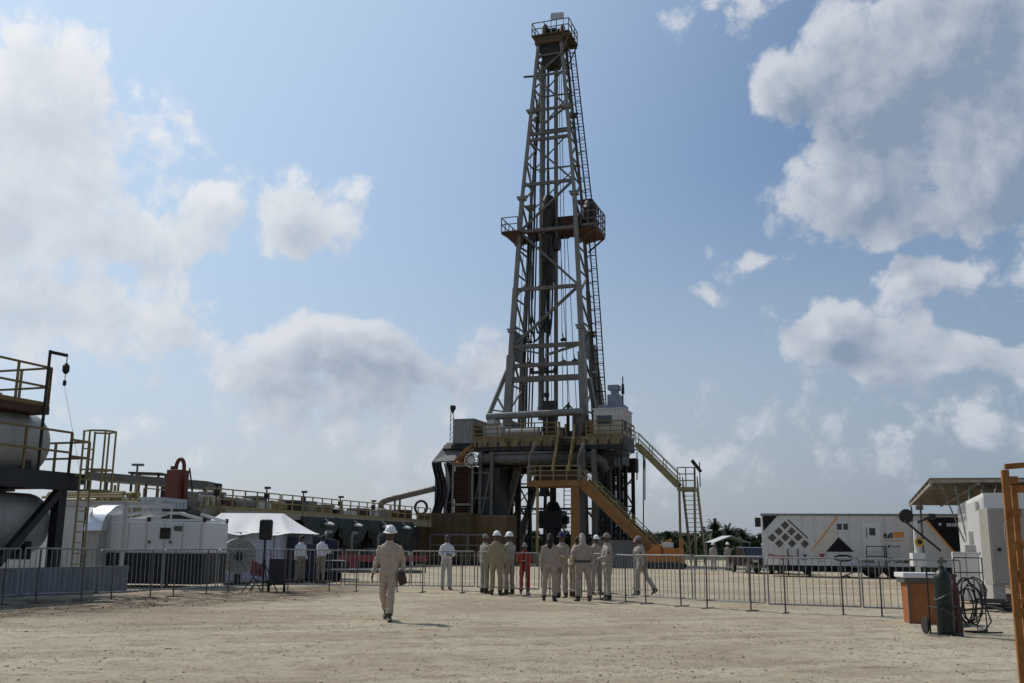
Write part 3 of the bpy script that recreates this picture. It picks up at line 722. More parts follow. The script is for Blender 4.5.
# cabins on the floor
def cabin(name, label, lo, hi, m, grp=None, win=None):
    lo, hi = V(lo), V(hi); c = (lo + hi) / 2
    t = thing(name, label, 'cabin', RIGM @ V((c.x, c.y, lo.z)), YAW)
    d = (hi - lo); b = MB(); b.b2((-d.x / 2, -d.y / 2, 0), (d.x / 2, d.y / 2, d.z - .1))
    n = int(d.y / .3)
    for k in range(n): b.b2((d.x / 2, -d.y / 2 + .3 * k + .05, .1), (d.x / 2 + .03, -d.y / 2 + .3 * k + .2, d.z - .2))
    n = int(d.x / .3)
    for k in range(n): b.b2((-d.x / 2 + .3 * k + .05, -d.y / 2 - .03, .1), (-d.x / 2 + .3 * k + .2, -d.y / 2, d.z - .2))
    b.build('wall', m, t)
    r_ = MB(); r_.b2((-d.x / 2 - .08, -d.y / 2 - .08, d.z - .1), (d.x / 2 + .08, d.y / 2 + .08, d.z)); r_.build('roof', m, t)
    f = MB(); f.b2((-d.x / 2 - .05, -d.y / 2 - .06, -.0), (d.x / 2 + .05, -d.y / 2 - .031, .12)); f.build('skid', M_STEELD, t)
    if win:
        wv = MB(); wv.b2((win[0], -d.y / 2 - .06, win[1]), (win[2], -d.y / 2 - .032, win[3])); wv.build('window', M_GLASS, t)
    return t
t = cabin('doghouse', 'small pale grey cabin hanging on the left end of the rig floor', (-6.9, -5.0, 9.57), (-5.15, -1.8, 11.7), mat('dusty_grey_cabin_paint', (.20, .21, .215), .6, 0, .12, 1, .35, (.12, .10, .08), 2, streak=.5))
t = cabin('driller_cabin', 'pale cabin at the right end of the rig floor above the stairs', (5.0, -4.9, 10.01), (7.35, -1.6, 12.2), M_WHITEG, win=(-.9, .9, .3, 1.6))
v_ = MB(); v_.b2((1.235, -1.3, .4), (1.27, -.7, 1.2)); v_.b2((1.235, .2, .4), (1.27, 1.3, .8)); v_.build_each('vent', M_STEELD, t)
t = thing('power_unit', 'blue grey machine standing on the roof of the right rig cabin', 'machine', RIGM @ V((6.4, -3.4, 12.21)), YAW)
b = MB(); b.b2((-1.2, -.8, 0), (.9, .8, .35)); b.b2((-.5, -.6, .35), (.5, .6, 1.2)); b.b2((-.25, -.4, 1.2), (.25, .4, 1.6)); b.b2((-.5, -.45, 1.6), (.4, .45, 2.0)); b.build('housing', mat('blue_grey_enamel', (.16, .19, .24), .5, 0, .2, 2, .3), t, bevel=.03)
b = MB(); b.tube([(.65, 0, .35), (.65, 0, 2.7)], .05, 6); b.tube([(.65, 0, 1.3), (.65, 0, 2.1)], [.14, .1], 8); b.build('exhaust_pipe', M_STEELD, t)
t = thing('mast_light', 'lamp on a lattice pole beside the left rig cabin', 'floodlight', RIGM @ V((-7.7, -3.5, 9.3)), YAW)
b = MB()
for s in (-.14, .14): b.tube([(s, 0, 0), (s, 0, 3.2)], .03, 5)
for k in range(8): b.bar((-.14, 0, .4 * k), (.14, 0, .4 * k + .4), .03)
b.b2((-.5, -.5, -.05), (.5, .5, .35)); b.build('pole', M_STEELD, t)
b = MB(); b.tube([(0, 0, 3.15), (.1, -.1, 3.5), (.15, -.15, 3.75)], [.08, .26, .22], 10); b.build('lamp', M_STEELD, t, True)
b = MB(); b.b2((-7.9, -4.9, 9.2), (-7.0, -2.2, 9.29)); b.build('side_shelf', M_STEELD, rig)

# substructure
ss = MB()
def lattice(p, q, r_, wd, n, ph=0):
    """x bracing between two uprights p->q (bottom to top pairs)"""
    (p0, p1), (q0, q1) = p, q
    for i in range(n):
        t0, t1 = i / n, (i + 1) / n
        a0, a1, b0, b1 = p0.lerp(p1, t0), p0.lerp(p1, t1), q0.lerp(q1, t0), q0.lerp(q1, t1)
        ss.bar(a1, b1, wd)
        ss.bar(a0, b1, wd) if (i + ph) % 2 else ss.bar(b0, a1, wd)
ZB = .9
for a_ in (-4.4, 5.0):
    cols = [(V((a_, b_, ZB)), V((a_, b_, 8.9))) for b_ in (-4.3, -1.3, 1.4, 4.3)]
    for i in range(3): lattice(cols[i], cols[i + 1], 0, .15, 3, i)
    for c in cols: lattice(c, (c[0] + V((1.1, 0, 0)), c[1] + V((1.1, 0, 0))), 0, .12, 4)
for z in (2.4, 4.7, 6.6): ss.bar((-4.4, 4.3, z), (5., 4.3, z), .18)
for i in range(12):
    x0 = -4.4 + .78 * i
    ss.bar((x0, 4.3, 4.7), (x0 + .39, 4.3, 4.25), .05); ss.bar((x0 + .39, 4.3, 4.25), (x0 + .78, 4.3, 4.7), .05); ss.bar((x0, 4.3, 2.4), (x0 + .39, 4.3, 1.95), .05); ss.bar((x0 + .39, 4.3, 1.95), (x0 + .78, 4.3, 2.4), .05)
ss.bar((-4.4, 4.3, 4.25), (5, 4.3, 4.25), .08); ss.bar((-4.4, 4.3, 1.95), (5, 4.3, 1.95), .08)
rs = random.Random(31)
for a_, b_ in ((-3.3, 1.4), (-2.2, 1.4), (-3.0, -1.3), (-1.9, 4.3), (3.4, 4.3), (4.0, 1.4), (3.5, -1.3)): ss.bar((a_, b_, ZB), (a_ + rs.uniform(-.3, .3), b_, 8.8), .24)
for k in range(12):
    sgn = -1 if k % 2 else 1; a_ = rs.uniform(2.6, 5.4) if sgn > 0 else rs.uniform(-4.6, -1.8); z_ = rs.uniform(1, 6); ss.bar((a_, rs.uniform(-1, 4), z_), (a_ + rs.uniform(-1.6, 1.6), rs.uniform(-1, 4), z_ + rs.uniform(1., 3.)), rs.uniform(.08, .16))
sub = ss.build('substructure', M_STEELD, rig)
for a_ in (-4.4, 5.0):
    for b_ in (-4.3, -1.3, 1.4, 4.3):
        c = MB(); c.bar((a_, b_, ZB), (a_, b_, 8.9), .42, .42, up=(0, 1, 0)); c.bar((a_ + 1.1, b_, ZB), (a_ + 1.1, b_, 8.9), .28, .28, up=(0, 1, 0)); c.b2((a_ - .45, b_ - .45, ZB), (a_ + .45, b_ + .45, ZB + .12)); c.build('column', M_STEELD, sub)
for s, a0_, a1_ in ((-1, -3.9, -1.7),):
    for b_ in (-2.8, 2.8):
        c = MB(); c.bar((a0_, b_, ZB), (a1_, b_, 8.8), .5, .45, up=(0, 1, 0)); c.build('leaning_leg', M_STEEL, sub)
for px in (583, 594.5):
    q = rl(px, 500, -5.6); c = MB(); c.bar((q.x, -5.6, .3), (q.x, -5.6, 8.9), .5 if px < 590 else .36, .4, up=(0, 1, 0)); c.build('column', M_STEEL, sub)
for s in (-3.9, 5.5):
    c = MB(); c.b2((s - 1.4, -6., 0), (s + 1.4, 6., ZB)); c.build('base_skid', M_STEELD, sub, bevel=.04)
lp_ = MB()                                              # left-hand access columns and landings
for px in (470, 480.5, 492):
    q = rl(px, 480, -5.4); lp_.bar((q.x, -5.4, 0), (q.x, -5.4, 8.9), .26, .26, up=(0, 1, 0))
qa, qb, qc = (rl(px, 480, -5.4).x for px in (470, 480.5, 492))
for z in (3.2, 5.2, 7.2): lp_.bar((qa, -5.4, z), (qc, -5.4, z), .14)
lp_.bar((qa, -5.4, 3.2), (qb, -5.4, 7.0), .12); lp_.bar((qb, -5.4, 3.), (qc, -5.4, 8.), .14)
lp_.build('access_frame', M_STEEL, sub)
# blow-out preventer hanging on its handling gear under the floor
bo = MB(); q = rl(553, 520, 0.); x = q.x
bo.tube([(x, 0, 8.2), (x, 0, 4.0)], .28, 10); bo.b2((x - 1.0, -.8, q.z - .7), (x + 1.0, .8, q.z + .75)); bo.tube([(x, 0, q.z - .7), (x, 0, .2)], [.7, .5], 10); bo.tube([(x, 0, q.z + .75), (x, 0, q.z + 1.5)], [.8, .4], 12)
for s in (-1, 1): bo.tube([(x + s * .9, 0, q.z), (x + s * 1.35, 0, q.z)], .35, 10)
bo.build('blowout_preventer', M_BLACK, rig, True, .04)
ch = MB(); q = rl(544.5, 490, -3.); ch.tube([(q.x, -3, q.z + .9), (q.x, -3, q.z + .2), (q.x, -3, q.z - .5)], [.1, .35, .5], 10); ch.tube([(q.x, -3, 8.5), (q.x, -3, q.z)], .04, 5)
q = rl(546, 520, -3.); ch.tube([(q.x, -3, q.z + 2), (q.x, -3, q.z)], .035, 5); ch.build('chain_hoist', M_STEELD, rig, True)
la = MB()
for px in (564, 572): q = rl(px, 500, 2.); la.tube([(q.x, 2, .5), (q.x, 2, 8.5)], .05, 5)
xa, xb = rl(564, 500, 2.).x, rl(572, 500, 2.).x
for k in range(20): la.bar((xa, 2, .8 + .38 * k), (xb, 2, .8 + .38 * k), .05)
la.build('ladder', M_STEELD, sub)
cb_ = MB()
for px, py0, py1 in ((637, 452, 480), (643.5, 453, 532), (645, 452, 500)):
    b_ = -3.0; p0, p1 = rl(px, py0, b_), rl(px, py1, b_)
    cb_.tube([p0, p1], .05, 5)
p = [rl(x, y, -3.) for x, y in ((628, 456), (636, 449), (643, 455), (645, 470))]; cb_.tube(p, .05, 5); cb_.build('hanging_cable', M_CABLE, rig)

# front stairs and V door landing
def stair(parent, p, q, width, m, mrail, side, n, name='stair', beam=.34, rail=True, rm=None):
    p, q = V(p), V(q); s = V(side).normalized()
    st = MB(); tr = MB(); hr = MB()
    for k in (0, 1):
        o = s * width * k
        st.bar(p + o, q + o, .10, beam)
        if rail:
            n_ = max(3, int((q - p).length / 1.5))
            for i in range(n_ + 1):
                e = p.lerp(q, i / n_) + o; hr.bar(e, e + V((0, 0, 1.0)), .06)
            for h in (1.0, .55): hr.bar(p + o + V((0, 0, h)), q + o + V((0, 0, h)), .06)
    for i in range(n):
        e = p.lerp(q, (i + .5) / n)
        tr.bar(e + s * .05, e + s * (width - .05), .26, .04)
    o_ = st.build(name, m, parent)
    tr.build('tread', rm or M_STEELD, o_)
    if rail: hr.build('handrail', mrail, o_)
    return o_
bS = -9.2
pL, pR = rl(527.5, 482, bS), rl(580, 481, bS)
zl = pL.z; al, ar = pL.x, pR.x
ln = MB(); ln.b2((al, bS, zl - .25), (ar, bS + 1.8, zl)); ln.b2((al - .02, bS - .1, zl - .35), (ar + .02, bS - .002, zl + .1)); ln.b2((al, bS + 1.802, zl - .35), (ar, bS + 1.9, zl + .1))
land = ln.build('stair_landing', M_ORD, rig)
rr = MB(); rails(rr, [(al, bS - .05, zl + .1), (ar, bS - .05, zl + .1)], 1.1, .03, 1.0, 3); rails(rr, [(al, bS, zl + .1), (al, bS + 1.8, zl + .1)], 1.1, .03, 1.0, 3)
rr.build('railing', M_YELP, land)
kp = MB(); kp.b2((al + .3, bS + 1.70, zl + .11), (ar - .4, bS + 1.79, zl + .9)); kp.build('kick_plate', M_RUST, land)
po = MB(); q = rl(537.5, 500, bS + .2); po.tube([(q.x, bS + .2, 0), (q.x, bS + .2, zl - .36)], .11, 8); po.build('post', M_YELP, land)
po = MB(); q = rl(575.5, 500, bS + .2); po.bar((q.x, bS + .2, 0), (q.x, bS + .2, zl - .36), .62, .4, up=(0, 1, 0)); po.build('post', M_ORD, land)
po = MB(); q = rl(576, 500, bS + 1.7); po.bar((q.x, bS + 1.7, 0), (q.x, bS + 1.7, zl - .36), .4, .3, up=(0, 1, 0)); po.build('post', M_YEL, land)
lt = MB()
for px in (529.5, 578.5):
    q = rl(px, 478, bS); z0 = zl; lt.tube([(q.x, bS - .1, z0), (q.x, bS - .1, z0 + 1.8), (q.x + .3, bS - .1, z0 + 2.5)], .06, 6); lt.tube([(q.x + .2, bS - .1, z0 + 2.2), (q.x + .5, bS - .1, z0 + 2.9)], .13, 8)
lt.build('strip_light', M_STEEL, land)
sa = rl(551.5, 477, bS + 1.9).x
stair(rig, (sa, bS + 1.9, zl), (sa + .05, -5.3, 9.9), 1.25, M_YEL, M_YEL, (1, 0, 0), 15, 'upper_stair', .36)
q = rl(664, 556, bS)
stair(rig, (ar, bS + .1, zl), (q.x, bS + .1, .35), 1.6, M_ORD, M_YELP, (0, 1, 0), 26, 'lower_stair', .75)
# right hand escape stairs
eb = -3.4
e1 = rl(692, 487, eb)
p0 = V((A1 + .65, eb, 9.45))
s1 = stair(rig, p0, (e1.x - 1.1, eb, e1.z + .1), 1.1, M_YELP, M_YELP, (0, 1, 0), 18, 'escape_stair', .42)
lg = MB(); lg.b2((e1.x - 1.15, eb - .1, e1.z - .25), (e1.x + .25, eb + 1.3, e1.z)); lo_ = lg.build('escape_landing', M_YELP, rig)
rr = MB(); rails(rr, [(e1.x - 1.1, eb - .05, e1.z), (e1.x + .2, eb - .05, e1.z), (e1.x + .2, eb + .4, e1.z)], 1.5, .04, .7, 3); rr.build('railing', M_YELP, lo_)
s2 = stair(rig, (e1.x - .95, eb + 1.4, e1.z - .1), (e1.x - .95, eb + 4.6, .2), 1.15, M_YELP, M_YELP, (1, 0, 0), 17, 'escape_stair', .40)
sup = MB()
for k in (0, 1): sup.bar((e1.x - 1.0 + 1.15 * k, eb + .1, .1), (e1.x - 1.0 + 1.15 * k, eb + .1, e1.z - .25), .16)
sup.bar((e1.x - 1., eb + .1, .3), (e1.x + .15, eb + .1, 2.4), .1); sup.bar((e1.x + .15, eb + .1, .3), (e1.x - 1., eb + .1, 2.4), .1); sup.bar((e1.x - 1., eb + .1, 2.4), (e1.x + .15, eb + .1, 2.4), .1); sup.build('stair_support', M_YELP, lo_)
wk = MB(); q = rl(688, 468, eb); wk.bar((q.x + .9, eb, e1.z), (q.x + .9, eb, e1.z + 1.9), .07); wk.prism([V((q.x + .2, eb, q.z + .5)), V((q.x + .4, eb, q.z + .7)), V((q.x + 1.1, eb, q.z - .25)), V((q.x + .9, eb, q.z - .4))], (0, .03, 0)); wk.build('wind_sock', M_STEELD, lo_)

# orange machine at the foot of the stairs
q = rl(655, 556, -10.5); mc = RIGM @ V((q.x, -10.5, 0))
t = thing('pipe_handling_machine', 'orange tracked machine at the foot of the orange rig stairs', 'machine', mc, YAW)
t.scale = (.74, .74, .82)
b = MB(); b.b2((-1.2, -.9, .45), (2.7, .9, 1.0)); b.b2((1.0, -.8, 1.0), (2.6, .8, 1.7)); b.b2((-.2, -.7, 1.0), (.7, .7, 2.0)); b.bar((-1.0, 0, 1.1), (1.6, 0, 2.4), .25, .3); b.bar((2.5, -.7, 1.0), (2.5, -.7, 2.6), .12); b.bar((2.5, .7, 1.0), (2.5, .7, 2.6), .12); b.build('chassis', M_OR, t, bevel=.03)
for s in (-1.15, .72):
    k = MB(); k.prism([V((-1.5, s, .25)), V((-1.2, s, 0)), V((2.6, s, 0)), V((2.9, s, .25)), V((2.6, s, .55)), V((-1.2, s, .55))], (0, .42, 0)); k.build('track', M_BLACK, t, bevel=.04)
b = MB(); b.b2((.8, -.6, 1.75), (1.7, .5, 2.2)); b.build('engine_cover', M_WHITEG, t, bevel=.05)
# grey container and rubble under the right of the floor
def container(name, label, loc, rz, dim, m, cat='container', grp=None, z0=.12):
    t = thing(name, label, cat, loc, rz, grp); dx, dy, dz = dim
    b = MB(); b.b2((-dx / 2, -dy / 2, z0), (dx / 2, dy / 2, dz - .02))
    for ax_, ln_, oth in ((0, dx, dy), (1, dy, dx)):
        n = max(2, int(ln_ / .28))
        for k in range(n):
            c = -ln_ / 2 + (k + .5) * ln_ / n
            for s in (-1, 1):
                o = s * (oth / 2 + .018)
                if ax_ == 0: b.box((c, o, (z0 + dz) / 2), (ln_ / n * .5, .036, dz - z0 - .35))
                else: b.box((o, c, (z0 + dz) / 2), (.036, ln_ / n * .5, dz - z0 - .35))
    b.build('body', m, t)
    f = MB()
    for sx_ in (-1, 1):
        for sy_ in (-1, 1):
            f.box((sx_ * (dx / 2 - .05), sy_ * (dy / 2 - .05), dz / 2 + .02), (.19, .19, dz))
    for sy_ in (-1, 1):
        for z in (z0 + .05, dz - .05): f.box((0, sy_ * (dy / 2 - .03), z), (dx - .3, .16, .16))
    for sx_ in (-1, 1):
        for z in (z0 + .05, dz - .05): f.box((sx_ * (dx / 2 - .03), 0, z), (.16, dy - .3, .16))
    f.build('frame', m, t)
    return t
q = rl(620, 556, -8.0); container('skid_container', 'low grey steel box on the ground below the right rig columns', RIGM @ V((q.x, -7.4, 0)), YAW, (3.8, 2.4, 1.9), M_STEELL)
# tarpaulin shelter and radiator tower left of the floor
bT = -5.5
sh = thing('tarp_shelter', 'black tarpaulin draped shelter with sloping grey roof left of the rig floor', 'shelter', RIGM @ V((rl(448, 500, bT).x, bT, 0)), YAW)
ox = rl(448, 500, bT).x
def sl(px, py, b=bT): v = rl(px, py, b); return V((v.x - ox, b - bT, v.z))
r_ = MB(); p1, p2, p3, p4 = sl(432, 463), sl(455, 462), sl(466, 445, bT + 1.2), sl(447, 444, bT + 1.2)
r_.prism([p1, p2, p3, p4], (0, 0, .12)); r_.prism([p4, p3, p3 + V((0, 2.6, .05)), p4 + V((0, 2.6, .05))], (0, 0, .12)); r_.build('roof', mat('grey_roof_sheet', (.10, .105, .11), .5, .1, .2, 2), sh)
def curtain(mb_, x0, x1, y, ztop, zbot, seed, lean=.35):
    n, mz = 18, 12; vs = []; fs = []
    for j in range(mz + 1):
        t = j / mz; z = ztop + (zbot - ztop) * t
        for i in range(n + 1):
            u_ = i / n; x = x0 + (x1 - x0) * u_ + lean * math.sin(t * 3.0) * .9 - .12 * math.sin(t * 7 + seed)
            vs.append((x, y + .14 * math.sin(u_ * 19 + seed + t * 2) + .08 * math.sin(t * 9 + u_ * 5), z))
    w1 = n + 1
    for j in range(mz):
        for i in range(n): fs.append((j * w1 + i, j * w1 + i + 1, (j + 1) * w1 + i + 1, (j + 1) * w1 + i))
    o = len(vs); vs2 = [(x, y_ + .03, z) for x, y_, z in vs]
    mb_.add(vs, fs); mb_.add(vs2, [tuple(reversed(f)) for f in fs])
c = MB(); zt = p1.z; zb = 3.6
curtain(c, p1.x, sl(442, 470).x, 0, zt + .02, zb, 1); curtain(c, sl(446, 470).x, sl(452, 470).x, .1, zt + .02, zb, 2.2)
curtain(c, p1.x, p1.x + .1, 2.4, zt + 1.3, zb, 3); c.build('tarpaulin', M_BLACK, sh, True, ang=180)
c = MB(); curtain(c, sl(441, 470).x, sl(447, 470).x, .35, zt, zb, 4); c.build('inner_sheet', M_WHITEG, sh, True, ang=180)
f = MB()
for px in (434, 454): e = sl(px, 470); f.bar((e.x, .5, 0), (e.x, .5, zt), .15); f.bar((e.x, 2.9, 0), (e.x, 2.9, zt + 1.2), .15)
f.build('frame', M_STEELD, sh)
rt = thing('radiator_tower', 'rusty louvred radiator tower with small white fan beside the black tarpaulin', 'machine', RIGM @ V((rl(464, 500, bT).x, bT - .2, 0)), YAW)
ox = rl(464, 500, bT).x
x0, x1 = sl(454.5, 480).x, sl(474, 480).x; z0, z1 = 3.0, sl(464, 466).z
b = MB(); n = 26
for k in range(n): z = z0 + (z1 - z0) * k / n; b.box(((x0 + x1) / 2, .1, z + .1), (x1 - x0 - .12, .5, .07), M=None)
b.b2((x0 + .1, .36, z0), (x1 - .1, 1.6, z1)); b.build('radiator', M_RUST, rt)
f = MB()
for x in (x0, x1): f.bar((x, -.1, 0), (x, -.1, z1), .16); f.bar((x, 1.7, 0), (x, 1.7, z1), .16)
for z in (z0, z0 + (z1 - z0) * .35, z1): f.bar((x0, -.15, z), (x1, -.15, z), .18)
f.build('frame', M_STEELL, rt)
b = MB(); zt = sl(470, 447).z
b.b2((x0 - .2, -.3, z1 + .1), (x1 + .2, 1.7, z1 + .3)); b.b2((x0 + .3, 0, z1 + .3), (x0 + 1.3, 1.2, z1 + 1.0)); b.bar((x0 + .1, -.2, z1 + .3), (x1 - .3, -.2, zt), .18); b.bar((x0 + .5, -.25, z1 + .3), (x1, -.25, zt + .2), .12); b.build('top_deck', M_ORD, rt)
b = MB(); q = sl(475, 461)
b.lathe([(.12, -.1), (.3, -.1), (.3, .1), (.12, .1)], 12, Matrix.Translation(q + V((0, -.6, 0))) @ Matrix.Rotation(R(90), 4, 'X'))
for k in range(10):
    a = k * math.pi / 5; b.bar(q + V((0, -.6, 0)), q + V((.55 * math.cos(a), -.6, .55 * math.sin(a))), .12, .05)
b.tube([q + V((.57 * math.cos(k * .3142), -.6, .57 * math.sin(k * .3142))) for k in range(20)], .05, 5, closed=True); b.build('fan', M_WHITEG, rt)
b = MB(); b.b2((x1 + .3, .3, .5), (x1 + 2.2, 2.4, 7.6)); b.build('ducting', M_STEELD, rt)
# brown tank in front of it
bK = -11.
kx0, kx1 = rl(416, 530, bK).x, rl(471, 530, bK).x; kz = rl(440, 513.5, bK).z
t = thing('water_tank', 'long dark brown open steel tank left of the rig legs', 'tank', RIGM @ V(((kx0 + kx1) / 2, bK, 0)), YAW)
hw_ = (kx1 - kx0) / 2
M_BRN = mat('brown_ochre_paint', (.085, .055, .022), .6, 0, .2, 1, .35, (.035, .025, .015), 1.6, streak=.4)
b = MB(); b.b2((-hw_, 0, .3), (hw_, 2.4, kz)); b.b2((-hw_ - .05, -.05, kz - .14), (hw_ + .05, -.002, kz + .03))
for k in range(7): x = -hw_ + .1 + k * (2 * hw_ - .2) / 6; b.b2((x - .05, -.06, .3), (x + .05, -.003, kz - .15))
b.build('shell', M_BRN, t)
b = MB(); b.b2((-hw_ - .1, -.1, 0), (hw_ + .1, 2.5, .3)); b.build('skid', M_BLACK, t)
kx2, kx3 = rl(472, 530, bK + 1.).x, rl(506, 530, bK + 1.).x
t = thing('mud_tank', 'shorter brown steel tank right of the long brown tank, near the standing men', 'tank', RIGM @ V(((kx2 + kx3) / 2, bK + 1., 0)), YAW)
hw_ = (kx3 - kx2) / 2; kz2 = rl(490, 515, bK + 1).z
b = MB(); b.b2((-hw_, 0, .3), (hw_, 2.4, kz2))
for k in range(3): x = -hw_ + .1 + k * (2 * hw_ - .2) / 2; b.b2((x - .06, -.06, .3), (x + .06, -.003, kz2 - .1))
b.build('shell', mat('tan_brown_paint', (.12, .075, .032), .6, 0, .2, 1, .35, (.05, .035, .02), 1.6, streak=.4), t)
b = MB(); b.b2((-hw_ - .1, -.1, 0), (hw_ + .1, 2.5, .3)); b.build('skid', M_BLACK, t)
t = thing('tubular_rail', 'low pale tubular guard rail in front of the brown tanks', 'railing', RIGM @ V((rl(445, 560, -13.).x, -13., 0)), YAW)
b = MB(); rails(b, [(-1.2, 0, 0), (3.2, 0, 0)], 2.2, .04, 1.4, 3); b.build('rail', M_STEELL, t)
# ------------------------------------------------------------------ left of the yard
U_ = (MYAW @ V((0, 1, 0))); A_ = (MYAW @ V((1, 0, 0)))     # along the yard, across the yard
# tank skid: local y runs along the yard (away), local x to the right
TF = at(25, 560, 29.5); TF.z = 0
def frame_of(p): return Matrix.Translation(p) @ MYAW
SK = frame_of(TF); SKI = SK.inverted()
def lpx(M, px, py, x=None, y=None):
    I = M.inverted(); o = I @ CAM; d = I.to_3x3() @ ray(px, py)
    t = (x - o.x) / d.x if x is not None else (y - o.y) / d.y
    return o + d * t
def vessel(name, label, zc, rad, y0, y1, m):
    t = thing(name, label, 'tank', SK @ V((0, 0, zc)), YAW, 'horizontal tanks on the black steel stand')
    b = MB(); pr = []
    n = 8
    for i in range(n + 1): a = math.pi / 2 * i / n; pr.append((max(.02, rad * math.sin(a)), y0 - .45 * math.cos(a)))
    for k in range(1, 4): y = y0 + (y1 - y0) * k / 4; pr += [(rad, y - .03), (rad + .012, y - .02), (rad + .012, y + .02), (rad, y + .03)]
    for i in range(n + 1): a = math.pi / 2 * i / n; pr.append((max(.02, rad * math.cos(a)), y1 + .45 * math.sin(a)))
    b.lathe(pr, 40, Matrix.Rotation(R(-90), 4, 'X')); b.build('shell', m, t, True, ang=50)
    s = MB()
    for y in (y0 + .5, y1 - .5): s.b2((-rad * .85, y - .12, -rad - .1), (rad * .85, y + .12, -rad * .55))
    s.build_each('saddle', M_BLACK, t)
    f = MB()
    for x, y, z in ((rad * .995, y0 + 1.2, .15),): f.lathe([(.17, 0), (.17, .16), (.1, .2)], 14, Matrix.Translation((x - .04, y, z)) @ Matrix.Rotation(R(90), 4, 'Y'))
    f.build('manway', M_STEELD, t)
    return t
# heights from the picture
zu = lpx(SK, 40, 443, x=.9).z; zlw = lpx(SK, 40, 524, x=.9).z
R_U, R_L = .92, .88
tu = vessel('horizontal_tank', 'upper pale grey round ended tank on the black steel stand', zu, R_U, -7.2, -.55, M_TANK)
nz = MB()
for y in (-1.6, -2.5, -2.9): nz.tube([(-.1, y, R_U - .05), (-.1, y, R_U + .45)], .1 if y < -2 else .17, 8)
nz.tube([(-.1, -1.6, R_U + .1), (-.1, -1.6, R_U + .22)], .3, 12); nz.build('nozzle', M_WHITEG, tu, True)
tl = vessel('horizontal_tank', 'lower pale grey tank between the black beams and legs of the stand', zlw, R_L, -7.2, -.2, M_TANK)
st = thing('tank_stand', 'black steel stand with rails and yellow ladder carrying the two grey tanks', 'platform', TF, YAW)
zd = lpx(SK, 60, 472, x=1.25).z; zdb = lpx(SK, 60, 490, x=1.25).z
b = MB(); b.b2((-1.25, -8.5, zd - .12), (1.3, .75, zd)); b.b2((1.05, -8.5, zdb), (1.32, .35, zd - .121)); b.b2((-1.25, -8.5, zdb), (-1.0, .35, zd - .121))
for k in range(8): b.b2((-.99, -8.2 + 1.15 * k, zdb + .05), (1.04, -7.95 + 1.15 * k, zd - .122))
b.b2((-1.2, .36, zd - .3), (1.25, .73, zd - .121))
deck = b.build('deck', M_BLACK, st)
for y in (-.15, -4.2, -8.2):
    for x in (1.15, -1.1):
        c = MB(); c.bar((x, y, .62), (x, y, zdb), .28, .28, up=(0, 1, 0)); c.build('leg', M_BLACK, st)
b = MB(); b.bar((1.2, -.2, zdb), (1.2, -2.3, .7), .2); b.bar((1.2, -4.2, zdb), (1.2, -6.2, .7), .2); b.bar((-1.1, -.2, zdb), (-1.1, -2.4, .7), .16); b.build_each('brace', M_BLACK, st)
b = MB(); b.b2((-1.5, -9., 0), (2.0, 2.0, .60)); b.b2((1.9, -9., .60), (2.02, 2.0, .74)); sk_ = b.build('base_skid', mat('blue_grey_skid_paint', (.14, .165, .19), .6, 0, .15, 1, .4, (.08, .07, .06), 1.5, streak=.5), st)
rr = MB(); rails(rr, [(1.3, -8.5, zd), (1.3, -.05, zd)], 1.15, .03, 1.55, 2); rails(rr, [(1.3, -.05, zd), (1.3, .68, zd)], .95, .03, 1.2, 2); rails(rr, [(1.3, .68, zd), (-1.2, .68, zd), (-1.2, -8., zd)], .95, .03, 1.6, 2); rr.build('railing', M_YEL, st)
zt = lpx(SK, 30, 404, x=1.1).z
b = MB(); b.b2((-1.1, -8.0, zt - .22), (1.15, -.85, zt)); up_ = b.build('top_platform', M_RUST, st)
for x, y in ((-1.0, -1.2), (-1.0, -4.5), (1.05, -5.5)):
    if True:
        c = MB(); c.bar((x * .98, y, zd + .001), (x * .98, y, zt - .221), .09, .09, up=(0, 1, 0)); c.build('post', M_STEELD, up_)
rr = MB(); rails(rr, [(1.12, -8.0, zt), (1.12, -.9, zt), (-1.05, -.9, zt), (-1.05, -8.0, zt)], 1.12, .028, 1.25, 2, .12); rr.build('railing', M_YEL, up_)
q = lpx(SK, 50.5, 352, x=1.25)
b = MB(); b.tube([(1.25, -1.15, zd), (1.25, -1.15, q.z), (1.25, -1.15, q.z + .05)], .042, 8); b.tube([(1.25, -1.15, q.z), (1.4, -.65, q.z - .02)], .05, 8); dv = b.build('davit', M_STEELD, st, True)
b = MB(); b.tube([(1.4, -.65, q.z), (1.4, -.65, q.z - .3)], .015, 5); b.tube([(1.4, -.65, q.z - .25), (1.4, -.65, q.z - .33), (1.4, -.65, q.z - .48), (1.4, -.65, q.z - .56)], [.04, .10, .10, .04], 10); b.tube([(1.4, -.65, q.z - .5), (1.4, -.65, q.z - .8)], .012, 5); b.tube([(1.4, -.65, q.z - .75), (1.4, -.65, q.z - .9)], .05, 6); b.tube([(1.4, -.65, q.z - .9), (1.5, .2, zd)], .006, 4); b.build('pulley_hook', M_STEELD, dv, True)
